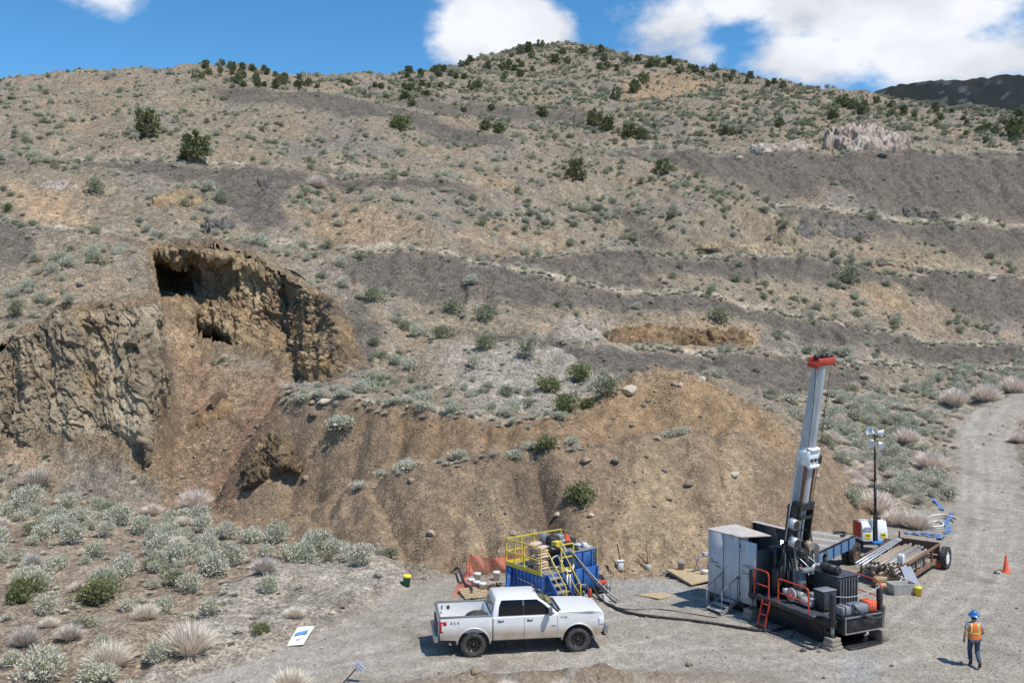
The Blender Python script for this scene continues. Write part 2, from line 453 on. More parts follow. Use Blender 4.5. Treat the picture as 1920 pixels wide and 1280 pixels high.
def tin():
    vs, es = [], []
    for l in LINES:
        b = len(vs)
        vs += l
        es += [(b + i, b + i + 1) for i in range(len(l) - 1)]
    r = delaunay_2d_cdt([Vector(v[:2]) for v in vs], es, [], 0, 1e-3)
    zs = []
    for i, og in enumerate(r[3]):
        if og: zs.append(vs[og[0]][2])
        else:
            p = r[0][i]      # a crossing of two lines: take the nearest survey point
            zs.append(min(vs, key=lambda q: (q[0] - p[0]) ** 2 + (q[1] - p[1]) ** 2)[2])
    return [(p[0], p[1], z) for p, z in zip(r[0], zs)], [f for f in r[2]]
TV, TF = tin()
UU = np.concatenate([np.linspace(-1.5, -0.6, 50, endpoint=False), np.linspace(-0.6, 0.6, 840), np.linspace(0.6, 1.5, 51)[1:]])
VV = np.concatenate([np.linspace(3, 30, 50, endpoint=False), np.geomspace(30, 135, 520, endpoint=False), np.geomspace(135, 360, 290, endpoint=False), np.geomspace(360, 900, 24)])
NU, NV = len(UU), len(VV)
GX = VV[:, None] * UU[None, :]
GY = np.repeat(VV[:, None], NU, 1)
GZ = np.full((NV, NU), np.nan)
for f in TF:
    a, b, c = (np.array(TV[i]) for i in f)
    y0, y1 = min(a[1], b[1], c[1]), max(a[1], b[1], c[1])
    i0, i1 = np.searchsorted(VV, y0 - 1e-6), np.searchsorted(VV, y1 + 1e-6)
    if i1 <= i0: continue
    lo = max(y0, VV[0])
    us = [p[0] / max(q, 0.1) for p in (a, b, c) for q in (lo, max(y1, lo))]
    j0, j1 = max(np.searchsorted(UU, min(us)) - 1, 0), min(np.searchsorted(UU, max(us)) + 1, NU)
    if j1 <= j0: continue
    X, Y = GX[i0:i1, j0:j1], GY[i0:i1, j0:j1]
    den = (b[1] - c[1]) * (a[0] - c[0]) + (c[0] - b[0]) * (a[1] - c[1])
    if abs(den) < 1e-9: continue
    l1 = ((b[1] - c[1]) * (X - c[0]) + (c[0] - b[0]) * (Y - c[1])) / den
    l2 = ((c[1] - a[1]) * (X - c[0]) + (a[0] - c[0]) * (Y - c[1])) / den
    l3 = 1 - l1 - l2
    m = (l1 > -1e-5) & (l2 > -1e-5) & (l3 > -1e-5)
    GZ[i0:i1, j0:j1][m] = (l1 * a[2] + l2 * b[2] + l3 * c[2])[m]
GZ[np.isnan(GZ)] = 0.0
def blur(A, s, ax):
    k = np.exp(-0.5 * (np.arange(-3 * s, 3 * s + 1) / s) ** 2); k /= k.sum()
    p = [(0, 0), (0, 0)]; p[ax] = (3 * s, 3 * s)
    B = np.pad(A, p, mode='edge'); out = 0
    n = A.shape[ax]
    for i, kk in enumerate(k): out = out + kk * (B[i:i + n] if ax == 0 else B[:, i:i + n])
    return out
GZ = blur(blur(GZ, 2, 0), 2, 1)
PX, PY = proj(GX, GY, GZ)
# ---- soil and rock provinces, given by their outlines
def inpoly(x, y, poly):
    r = np.zeros(x.shape, bool); n = len(poly)
    for i in range(n):
        (x1, y1), (x2, y2) = poly[i], poly[(i + 1) % n]
        if y1 == y2: continue
        r ^= ((y1 > y) != (y2 > y)) & (x < (x2 - x1) * (y - y1) / (y2 - y1) + x1)
    return r
WX = PX + 9 * fbm(GX, GY, GZ, 7.0, 4, 0.65) + 4 * fbm(GX, GY, GZ, 1.5, 2)
WY = PY + 3.5 * fbm(GX + 90, GY, GZ, 7.0, 4, 0.65) + 2.5 * fbm(GX + 50, GY, GZ, 1.5, 2)
VIS = GY < 345
def zone(poly, feather=2):
    ys = [p[1] for p in poly]; xs = [p[0] for p in poly]
    k = (WY > min(ys)) & (WY < max(ys)) & (WX > min(xs)) & (WX < max(xs))
    out = np.zeros(GX.shape, np.float32)
    if not k.any(): return out
    ri = np.where(k.any(1))[0]; ci = np.where(k.any(0))[0]; g = 3 * feather + 2
    a, b, c, d = max(ri[0] - g, 0), min(ri[-1] + g, NV), max(ci[0] - g, 0), min(ci[-1] + g, NU)
    m = inpoly(WX[a:b, c:d], WY[a:b, c:d], poly).astype(np.float32)
    out[a:b, c:d] = blur(blur(m, feather, 0), feather, 1)
    return out
TALUS = [[(640, 480), (700, 470), (850, 480), (960, 508), (1100, 533), (1350, 573), (1650, 618), (1920, 658), (2900, 690), (2900, 700), (1920, 690), (1750, 668), (1500, 640), (1480, 612), (1300, 590), (1150, 575), (1000, 570), (900, 560), (820, 570), (700, 545), (640, 520)],
    [(860, 468), (1000, 480), (1200, 475), (1350, 482), (1640, 506), (1920, 525), (2900, 570), (2900, 640), (1920, 600), (1820, 600), (1700, 535), (1500, 530), (1380, 515), (1300, 510), (1200, 515), (1250, 540), (1100, 522), (960, 498)],
    [(1150, 278), (1400, 290), (1700, 280), (1920, 296), (2900, 340), (2900, 450), (1920, 412), (1740, 405), (1650, 385), (1560, 350), (1500, 370), (1450, 380), (1400, 350), (1300, 320), (1200, 300)],
    [(1440, 390), (1600, 400), (1740, 415), (1920, 426), (2900, 470), (2900, 490), (1920, 470), (1800, 470), (1700, 440), (1600, 425), (1500, 410)],
    [(1060, 655), (1300, 662), (1500, 672), (1600, 690), (1640, 720), (1480, 740), (1420, 720), (1340, 690), (1150, 700), (1100, 690)],
    [(150, 302), (330, 305), (500, 316), (640, 324), (800, 342), (900, 350), (860, 372), (700, 345), (560, 340), (500, 360), (400, 350), (250, 330), (180, 320)],
    [(380, 162), (560, 174), (660, 190), (780, 208), (900, 246), (960, 262), (960, 278), (860, 266), (740, 228), (600, 208), (450, 192)],
    [(700, 185), (960, 200), (1090, 205), (1160, 222), (1100, 226), (960, 222), (800, 208)],
    [(-300, 415), (0, 415), (70, 440), (60, 480), (0, 490), (-300, 480)], [(620, 590), (680, 555), (720, 620), (690, 700), (640, 690)],
    [(840, 610), (1000, 620), (1100, 650), (1000, 655), (900, 632)], [(1180, 390), (1270, 440), (1260, 460), (1200, 450), (1130, 380)], [(380, 330), (520, 345), (540, 430), (470, 430), (430, 380)]]
Z = {}
Z['talus'] = np.clip(sum(zone(p, 2) for p in TALUS), 0, 1)
Z['pad'] = np.clip(zone([(250, 1300), (420, 1255), (640, 1165), (770, 1092), (840, 1072), (1000, 1080), (1500, 1088), (1640, 968), (1700, 960), (1785, 945), (1785, 843), (1800, 780), (1850, 745), (1920, 730), (2900, 730), (2900, 780), (1920, 772), (1896, 800), (1908, 860), (1940, 950), (2900, 960), (2900, 2600), (-200, 2600), (-200, 1330)], 3), 0, 1)
Z['gravel'] = zone([(430, 1110), (520, 1062), (640, 1035), (740, 1060), (770, 1095), (640, 1160), (420, 1250), (250, 1290), (330, 1200)], 4)
Z['dump'] = zone([(500, 722), (700, 748), (900, 778), (1060, 778), (1230, 690), (1340, 712), (1560, 850), (1650, 960), (1500, 1085), (860, 1066), (640, 1030), (430, 1000), (480, 880)], 3)
Z['heap'] = zone([(1060, 782), (1120, 740), (1230, 688), (1340, 712), (1470, 790), (1500, 850), (1400, 815), (1280, 806), (1090, 826)], 4)
Z['face'] = zone([(700, 750), (900, 782), (1060, 785), (1080, 820), (900, 836), (760, 860)], 4)
Z['ochre'] = np.clip(zone([(1150, 850), (1250, 840), (1290, 940), (1350, 1060), (1130, 1066), (1160, 950)], 6) + zone([(880, 900), (930, 890), (940, 960), (915, 1050), (850, 1062), (880, 980)], 6) + zone([(1330, 850), (1420, 840), (1400, 960), (1340, 960)], 6), 0, 1)
Z['damp'] = zone([(930, 880), (985, 850), (1020, 850), (1066, 935), (1060, 1000), (1010, 1010), (960, 950)], 5)
Z['scree'] = zone([(296, 560), (420, 690), (560, 690), (510, 760), (480, 880), (440, 990), (300, 950), (325, 700)], 3)
Z['rust'] = zone([(395, 940), (450, 800), (540, 705), (520, 780), (470, 860), (430, 960)], 4)
Z['sand'] = np.clip(zone([(285, 555), (350, 580), (385, 645), (335, 690)], 3) + zone([(0, 330), (60, 420), (180, 425), (120, 370)], 4), 0, 1)
Z['orange'] = np.clip(zone([(1590, 530), (1680, 545), (1745, 590), (1640, 580)], 5) + zone([(1160, 150), (1250, 134), (1370, 155), (1300, 175), (1180, 195)], 4) + zone([(880, 320), (960, 330), (960, 365), (890, 355)], 5)
   + zone([(540, 392), (660, 375), (800, 430), (820, 455), (600, 450)], 5) * .7 + zone([(1140, 612), (1280, 606), (1420, 615), (1420, 652), (1140, 648)], 3) + zone([(860, 430), (1050, 440), (1060, 472), (870, 468)], 4) * .8 + zone([(1400, 448), (1500, 455), (1500, 480), (1400, 478)], 4) * .8 + zone([(1640, 480), (1850, 490), (1850, 512), (1640, 500)], 4), 0, 1)
Z['pale'] = np.clip(zone([(820, 650), (1100, 640), (1150, 720), (1040, 780), (880, 760)], 8) + zone([(1040, 590), (1150, 600), (1180, 640), (1060, 640)], 5), 0, 1)
Z['field'] = zone([(1500, 740), (1640, 735), (1790, 690), (1950, 690), (1920, 728), (1850, 745), (1800, 780), (1785, 950), (1650, 965), (1600, 900)], 5)
Z['flatl'] = zone([(-900, 930), (300, 940), (430, 995), (640, 1030), (740, 1062), (420, 1250), (250, 1300), (-900, 1300)], 4)
ROCKZ = np.clip(zone([(-900, 640), (0, 642), (130, 577), (290, 558), (330, 750), (318, 925), (200, 862), (100, 842), (-900, 862)], 2) + zone([(270, 464), (400, 449), (550, 515), (640, 590), (690, 692), (572, 722), (470, 668), (372, 658), (300, 570)], 2), 0, 1)
hillmask = np.clip(1 - Z['pad'] - Z['dump'] - Z['flatl'] - Z['gravel'], 0, 1)
farm = np.clip((GY - 95) / 40, 0, 1)
# ---- relief
GZ = GZ + hillmask * (0.55 + 0.9 * farm) * fbm(GX, GY * 0.8, 0 * GX, 14.0, 3) * np.clip((GY - 62) / 10, 0, 1)
rill = np.abs(perlin(GX / 3.2 + 0.6 * fbm(GX, GY, 0 * GX, 9, 2), GY / 14.0, 0 * GX + 4.2))
GZ = GZ - (0.80 * Z['dump'] + 0.30 * Z['talus'] + 0.5 * hillmask * (GY > 62)) * np.clip(0.30 - rill, 0, 1) * 2.0
GZ = GZ + (0.10 + 0.16 * hillmask + 0.10 * Z['dump'] - 0.06 * Z['pad']) * fbm(GX, GY, GZ, 1.7, 4, 0.6)
GZ = GZ + Z['gravel'] * 0.45 + Z['flatl'] * 0.35 * fbm(GX + 31, GY, 0 * GX, 6.0, 2)
GZ = GZ - 1.3 * Z['damp'] * np.clip(1 - np.abs((PX - 1005 - (PY - 850) * 0.25) / 45), 0, 1)
GZ = GZ + ROCKZ * 0.5 * fbm(GX, GY, GZ, 2.5, 5, 0.6, True)
# foreground berm along the foot of the picture
BERM = np.exp(-((GY - 31.3 - 0.06 * (GX - 2)) / 0.8) ** 2) * np.clip(1.4 - np.abs((GX - 1.5) / 5.2), 0, 1)
GZ = GZ + BERM * 0.5 * (1 + .5 * fbm(GX, GY, 0 * GX, 1.6, 4, .6))
# ---- colours of the ground itself
def C(r, g, b): return np.array([r, g, b], np.float32)
nA = fbm(GX, GY, GZ, 11.0, 5, 0.6); nB = fbm(GX + 200, GY, GZ, 4.0, 5, 0.65); nC = fbm(GX - 77, GY, GZ, 1.1, 4, 0.7)
colr = np.zeros((NV, NU, 3), np.float32) + C(.268, .236, .186)
def mixc(m, c, k=1.0):
    global colr
    m = np.clip(m * k, 0, 1)[..., None]
    colr = colr * (1 - m) + c * m
mixc(np.clip(nA - 0.15, 0, 1), C(.31, .25, .185), 1.2)
mixc(np.clip(-nA - 0.1, 0, 1), C(.235, .215, .195), 1.5)
mixc(np.clip(nB - 0.45, 0, 1) * hillmask, C(.34, .235, .16), .9)
mixc(Z['flatl'], C(.27, .225, .18), .9)
mixc(Z['field'], C(.31, .275, .22), .9)
mixc(Z['pale'], C(.35, .325, .29), .9)
mixc(Z['orange'], C(.37, .27, .175), .75)
mixc(Z['talus'], C(.148, .134, .117), .96)
mixc(Z['dump'], C(.254, .190, .132), .95)
mixc(Z['dump'] * np.clip(nB, 0, 1), C(.20, .152, .115), .9)
mixc(Z['heap'], C(.30, .212, .130), .85)
mixc(Z['face'], C(.24, .168, .105), .85)
mixc(Z['ochre'], C(.37, .29, .195), .75)
mixc(Z['damp'], C(.13, .105, .08), .85)
mixc(Z['scree'], C(.255, .185, .130), .9)
mixc(Z['rust'], C(.22, .14, .10), .7)
mixc(Z['sand'], C(.43, .32, .215), .85)
mixc(ROCKZ, C(.24, .18, .12), .9)
mixc(Z['gravel'], C(.335, .31, .27), .95)
mixc(Z['pad'], C(.345, .326, .292), .95)
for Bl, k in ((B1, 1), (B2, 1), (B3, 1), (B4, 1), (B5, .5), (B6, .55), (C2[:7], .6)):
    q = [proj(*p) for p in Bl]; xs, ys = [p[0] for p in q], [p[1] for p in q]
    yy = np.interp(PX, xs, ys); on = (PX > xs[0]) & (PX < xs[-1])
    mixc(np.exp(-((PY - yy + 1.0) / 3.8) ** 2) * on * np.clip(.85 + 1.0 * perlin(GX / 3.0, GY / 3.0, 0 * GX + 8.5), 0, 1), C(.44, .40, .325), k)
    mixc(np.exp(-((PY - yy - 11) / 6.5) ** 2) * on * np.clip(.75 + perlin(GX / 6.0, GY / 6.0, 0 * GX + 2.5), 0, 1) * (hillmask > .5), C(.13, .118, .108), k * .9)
# wheel tracks, damp grey drill mud on the pad
trk = np.exp(-((WY - (1248 - 0.155 * (WX - 420)) - 10) / 6.0) ** 2) + np.exp(-((WY - (1270 - 0.16 * (WX - 420)) - 14) / 5.0) ** 2)
mixc(trk * Z['pad'] * (PX < 850), C(.40, .39, .375), .8)
trk2 = np.exp(-((WX - 1830) / 9.0) ** 2) + np.exp(-((WX - 1872) / 9.0) ** 2)
mixc(trk2 * Z['pad'] * (PY < 1100), C(.40, .385, .35), .8)
mixc(BERM, C(.25, .205, .155), 1.1)
RUT = np.zeros_like(GX); r0, r1, c0, c1 = np.searchsorted(VV, 29), np.searchsorted(VV, 112), np.searchsorted(UU, -.45), np.searchsorted(UU, .6); rX, rY = GX[r0:r1, c0:c1], GY[r0:r1, c0:c1]; rN = .12 * fbm(rX, rY, 0 * rX, 2.5, 2); rR = np.zeros_like(rX)
for pl in ([(300, 1290), (480, 1222), (640, 1182), (800, 1160), (960, 1165), (1130, 1150), (1280, 1125)], [(420, 1300), (600, 1225), (760, 1180), (900, 1158), (1010, 1140)], [(1250, 1290), (1330, 1230), (1480, 1220), (1700, 1190), (1800, 1100), (1835, 1000), (1838, 900), (1830, 820), (1870, 760), (1930, 745)], [(1420, 1290), (1560, 1250), (1740, 1200), (1840, 1110), (1872, 1000), (1872, 900), (1862, 830), (1890, 785)], [(1000, 1290), (1150, 1235), (1300, 1195), (1420, 1200)], [(700, 1290), (860, 1255), (1100, 1228), (1260, 1240), (1500, 1290)]):
    W3 = [tuple(flat(*p)) if p[1] > 955 else unproj(p[0], p[1], float(np.interp(p[1], [745, 780, 843, 900, 955], [100, 90, 78, 68, 61]))) for p in pl]
    P2 = [np.array(q[:2]) for q in W3]
    for a_, b_ in zip(P2[:-1], P2[1:]):
        ab = b_ - a_; tt = np.clip(((rX - a_[0]) * ab[0] + (rY - a_[1]) * ab[1]) / (ab @ ab), 0, 1)
        dd = np.hypot(rX - a_[0] - tt * ab[0], rY - a_[1] - tt * ab[1]) + rN
        rR = np.maximum(rR, np.exp(-((np.abs(dd) - .85) / .22) ** 2))
RUT[r0:r1, c0:c1] = rR
RUT *= Z['pad'] * np.clip(.65 + .9 * perlin(GX / 4.0, GY / 4.0, 0 * GX + 5.5), 0, 1)
mixc(RUT, C(.42, .405, .375), .75)
GZ = GZ - RUT * .035
mixc(np.clip(fbm(GX + 11, GY, 0 * GX, 3.0, 4, .6) - .35, 0, 1) * Z['pad'], C(.21, .195, .175), 1.2)
mud = np.clip(zone([(1130, 1098), (1230, 1090), (1300, 1100), (1280, 1118), (1160, 1112)], 4) + zone([(1370, 1150), (1450, 1160), (1430, 1172), (1370, 1168)], 4) + zone([(1560, 1230), (1640, 1215), (1640, 1280), (1580, 1290)], 5), 0, 1)
mixc(mud, C(.33, .345, .35), .8)
mixc(np.clip(fbm(GX, GY, GZ, 5.0, 4) - .2, 0, 1) * Z['pad'], C(.255, .225, .19), .9)
colr *= (0.82 * (1 + (1 - .6 * Z['pad']) * (0.20 * nC + 0.14 * nB + 0.18 * fbm(GX, GY, GZ, .45, 2))))[..., None]
colr *= (1 - .10 * hillmask)[..., None]
colr = np.clip(colr * np.array([1.19, 1.12, 1.03], np.float32), .02, .8)
PX, PY = proj(GX, GY, GZ)
# ---- height queries
LV = np.log(VV)
def zat(x, y):
    u = x / y
    j = np.interp(u, UU, np.arange(NU)); i = np.interp(y, VV, np.arange(NV))
    i0 = min(int(i), NV - 2); j0 = min(int(j), NU - 2); a, b = i - i0, j - j0
    return float(GZ[i0, j0] * (1 - a) * (1 - b) + GZ[i0 + 1, j0] * a * (1 - b) + GZ[i0, j0 + 1] * (1 - a) * b + GZ[i0 + 1, j0 + 1] * a * b)
def hit(px, py, ymin=24.0):
    """where the sight line through a picture point first meets the ground"""
    r, u = (px - 960) / FPX, (640 - py) / FPX
    dx, dz = r / (CP + u * SP), (-SP + u * CP) / (CP + u * SP)
    ys = np.concatenate([np.arange(ymin, 140, 0.12), np.arange(140, 420, 0.4)])
    j = np.clip(np.searchsorted(UU, dx) - 1, 0, NU - 2); b = (dx - UU[j]) / (UU[j + 1] - UU[j])
    col = GZ[:, j] * (1 - b) + GZ[:, j + 1] * b
    zt = np.interp(ys, VV, col)
    k = np.argmax(zt >= CAMH + dz * ys)
    y = ys[k]
    return Vector((dx * y, y, float(zt[k])))
# ---- ground material
def ground_material():
    m = bpy.data.materials.new('stony_ground'); m.use_nodes = True
    nt = m.node_tree; N, L = nt.nodes, nt.links
    b = N['Principled BSDF']; b.inputs['Roughness'].default_value = 0.95; b.inputs['Specular IOR Level'].default_value = 0.15
    at = N.new('ShaderNodeAttribute'); at.attribute_name = 'Col'
    tc = N.new('ShaderNodeTexCoord')
    def noise(s, d, r=.6):
        n = N.new('ShaderNodeTexNoise'); n.inputs['Scale'].default_value = s; n.inputs['Detail'].default_value = d; n.inputs['Roughness'].default_value = r
        L.new(tc.outputs['Object'], n.inputs['Vector']); return n.outputs['Fac']
    def rng(v, a, b2, c, d):
        r = N.new('ShaderNodeMapRange'); L.new(v, r.inputs[0])
        for i, q in enumerate((a, b2, c, d)): r.inputs[i + 1].default_value = q
        return r.outputs[0]
    def mul(a, bb):
        x = N.new('ShaderNodeMixRGB'); x.blend_type = 'MULTIPLY'; x.inputs[0].default_value = 1
        L.new(a, x.inputs[1]); L.new(bb, x.inputs[2]); return x.outputs[0]
    vo = N.new('ShaderNodeTexVoronoi'); vo.inputs['Scale'].default_value = 10.0; vo.inputs['Randomness'].default_value = 1
    L.new(tc.outputs['Object'], vo.inputs['Vector'])
    bw = N.new('ShaderNodeRGBToBW'); L.new(vo.outputs['Color'], bw.inputs[0])
    vo2 = N.new('ShaderNodeTexVoronoi'); vo2.inputs['Scale'].default_value = 2.6
    L.new(tc.outputs['Object'], vo2.inputs['Vector'])
    bw2 = N.new('ShaderNodeRGBToBW'); L.new(vo2.outputs['Color'], bw2.inputs[0])
    c = mul(at.outputs['Color'], rng(bw.outputs[0], .2, .8, .6, 1.4))
    c = mul(c, rng(bw2.outputs[0], .2, .8, .82, 1.18))
    c = mul(c, rng(noise(14, 5, .7), .3, .7, .78, 1.22))
    c = mul(c, rng(noise(1.3, 4), .3, .7, .88, 1.12))
    sm = N.new('ShaderNodeMixRGB'); L.new(at.outputs['Alpha'], sm.inputs[0]); L.new(at.outputs['Color'], sm.inputs[1]); L.new(c, sm.inputs[2]); c = sm.outputs[0]
    # pale quartz chips
    ch = N.new('ShaderNodeTexVoronoi'); ch.inputs['Scale'].default_value = 4.3
    L.new(tc.outputs['Object'], ch.inputs['Vector'])
    f = rng(ch.outputs['Distance'], .10, .17, .55, 0)
    mx = N.new('ShaderNodeMixRGB'); L.new(f, mx.inputs[0]); L.new(c, mx.inputs[1])
    pc = N.new('ShaderNodeMixRGB'); pc.inputs[0].default_value = .5; L.new(c, pc.inputs[1]); pc.inputs[2].default_value = (.62, .54, .44, 1)
    L.new(pc.outputs[0], mx.inputs[2])
    L.new(mx.outputs[0], b.inputs['Base Color'])
    ad = N.new('ShaderNodeMath'); ad.operation = 'ADD'; L.new(vo.outputs['Distance'], ad.inputs[0])
    L.new(noise(16, 5, .7), ad.inputs[1])
    bp = N.new('ShaderNodeBump'); bp.inputs['Strength'].default_value = .7; bp.inputs['Distance'].default_value = .06
    L.new(ad.outputs[0], bp.inputs['Height']); L.new(bp.outputs[0], b.inputs['Normal'])
    return m
M_GROUND = ground_material()
def grid_mesh(name, X, Y, Zz, colors, facemask=None, mtl=None, alpha=None):
    nv, nu = X.shape
    co = np.stack([X, Y, Zz], -1).reshape(-1, 3).astype(np.float32)
    i = np.arange(nv * nu).reshape(nv, nu)
    q = np.stack([i[:-1, :-1], i[:-1, 1:], i[1:, 1:], i[1:, :-1]], -1)
    dv, du = np.gradient(np.stack([X, Y, Zz], -1), axis=(0, 1))
    nm = np.cross(du, dv); nm /= np.linalg.norm(nm, axis=-1, keepdims=True) + 1e-9
    nm = nm.reshape(-1, 3)
    q = q[facemask] if facemask is not None else q.reshape(-1, 4)
    used, inv = np.unique(q, return_inverse=True)
    q = inv.reshape(-1, 4).astype(np.int32); co = co[used]; nm = nm[used]; cl = colors.reshape(-1, 3)[used]
    me = bpy.data.meshes.new(name)
    me.vertices.add(len(co)); me.vertices.foreach_set('co', co.ravel())
    me.loops.add(q.size); me.loops.foreach_set('vertex_index', q.ravel())
    me.polygons.add(len(q)); me.polygons.foreach_set('loop_start', np.arange(0, q.size, 4, dtype=np.int32))
    me.update(calc_edges=True)
    at = me.attributes.new('Col', 'FLOAT_COLOR', 'POINT')
    at.data.foreach_set('color', np.concatenate([cl, (np.ones((len(cl), 1), np.float32) if alpha is None else alpha.reshape(-1, 1)[used])], 1).astype(np.float32).ravel())
    me.polygons.foreach_set('use_smooth', np.ones(len(q), bool))
    me.normals_split_custom_set_from_vertices(nm.astype(np.float32))
    me.materials.append(mtl or M_GROUND)
    o = bpy.data.objects.new(name, me); COL.objects.link(o)
    return o
reg = np.zeros((NV - 1, NU - 1), np.int8)
sub = lambda a: a[:-1, :-1]
reg[sub(GY) > 62] = 1                                  # hill
reg[sub(Z['dump']) > .5] = 2
reg[(sub(Z['flatl']) > .5) | (sub(Z['gravel']) > .5)] = 0
reg[(sub(Z['pad']) > .5)] = 3
reg[(sub(Z['scree']) > .5) | (sub(ROCKZ) > .5)] = 4
reg[(sub(Z['field']) > .5)] = 0
inner = inpoly(PX, PY, [(285, 478), (400, 464), (470, 488), (545, 530), (605, 570), (628, 620), (620, 690), (575, 700), (520, 668), (470, 652), (378, 640), (350, 592), (300, 560)]) & (GY > 76) & (GY < 100)
inner |= inpoly(PX, PY, [(-150, 670), (30, 650), (130, 605), (255, 590), (276, 700), (270, 830), (200, 825), (100, 815), (-150, 830)]) & (GY > 64.5) & (GY < 75)
reg[sub(inner)] = 9
for k, nme, lab in ((0, 'ground', 'stony ground with sagebrush around the drill pad'), (1, 'hill', 'stony hillside cut by old mine benches'), (2, 'spoil_heap', 'brown heap of mine waste behind the drill rig'),
                    (3, 'gravel_road', 'grey gravel drill pad and haul road'), (4, 'open_pit', 'open cut with ochre walls and a scree floor')):
    tag(grid_mesh(nme, GX, GY, GZ, colr, reg == k, None, 1 - .6 * Z['pad'] - .38 * Z['dump'] * (1 - Z['pad'])), lab, kind='structure')
def plain():
    mb = MB(); s = 4000
    mb.add([(-s, -s, -4), (s, -s, -4), (s, s, -4), (-s, s, -4)], [(0, 1, 2, 3)])
    o = mb.build('plain', M_GROUND); tag(o, 'wide stony plain beneath the hills', kind='structure')
    at = o.data.attributes.new('Col', 'FLOAT_COLOR', 'POINT'); at.data.foreach_set('color', [.28, .24, .19, 1] * 4)
plain()
# ------------------------------------------------------------------ rock faces
def rock_material():
    m = bpy.data.materials.new('broken_rock'); m.use_nodes = True
    nt = m.node_tree; N, L = nt.nodes, nt.links
    b = N['Principled BSDF']; b.inputs['Roughness'].default_value = .92; b.inputs['Specular IOR Level'].default_value = .2
    at = N.new('ShaderNodeAttribute'); at.attribute_name = 'Col'
    tc = N.new('ShaderNodeTexCoord')
    mp = N.new('ShaderNodeMapping'); mp.inputs['Rotation'].default_value = (.3, .45, .2); mp.inputs['Scale'].default_value = (1.3, 1.3, .7)
    L.new(tc.outputs['Object'], mp.inputs[0])
    n = N.new('ShaderNodeTexNoise'); n.inputs['Scale'].default_value = 3.2; n.inputs['Detail'].default_value = 9; n.inputs['Roughness'].default_value = .72
    L.new(mp.outputs[0], n.inputs['Vector'])
    r = N.new('ShaderNodeMapRange'); L.new(n.outputs['Fac'], r.inputs[0])
    for i, q in enumerate((.3, .7, .62, 1.35)): r.inputs[i + 1].default_value = q
    mu = N.new('ShaderNodeMixRGB'); mu.blend_type = 'MULTIPLY'; mu.inputs[0].default_value = 1
    L.new(at.outputs['Color'], mu.inputs[1]); L.new(r.outputs[0], mu.inputs[2])
    L.new(mu.outputs[0], b.inputs['Base Color'])
    n4 = N.new('ShaderNodeTexNoise'); n4.inputs['Scale'].default_value = 11; n4.inputs['Detail'].default_value = 5; n4.inputs['Roughness'].default_value = .7
    L.new(mp.outputs[0], n4.inputs['Vector'])
    ad = N.new('ShaderNodeMath'); ad.operation = 'MULTIPLY_ADD'; L.new(n.outputs['Fac'], ad.inputs[0]); ad.inputs[1].default_value = 2.0; L.new(n4.outputs['Fac'], ad.inputs[2])
    bp = N.new('ShaderNodeBump'); bp.inputs['Strength'].default_value = 1.0; bp.inputs['Distance'].default_value = .22
    L.new(ad.outputs[0], bp.inputs['Height']); L.new(bp.outputs[0], b.inputs['Normal'])
    return m
M_ROCK = rock_material()
def upsample(A, n, m):
    r, c = A.shape[:2]
    def cub(B, t):          # Catmull-Rom along axis 0
        k = np.clip(t.astype(int), 0, B.shape[0] - 2); f = (t - k)[:, None, None]
        P = lambda o: B[np.clip(k + o, 0, B.shape[0] - 1)]
        p0, p1, p2, p3 = P(-1), P(0), P(1), P(2)
        return .5 * (2 * p1 + (p2 - p0) * f + (2 * p0 - 5 * p1 + 4 * p2 - p3) * f * f + (3 * p1 - p0 - 3 * p2 + p3) * f ** 3)
    A = cub(A, np.linspace(0, r - 1, n))
    return cub(A.transpose(1, 0, 2), np.linspace(0, c - 1, m)).transpose(1, 0, 2)
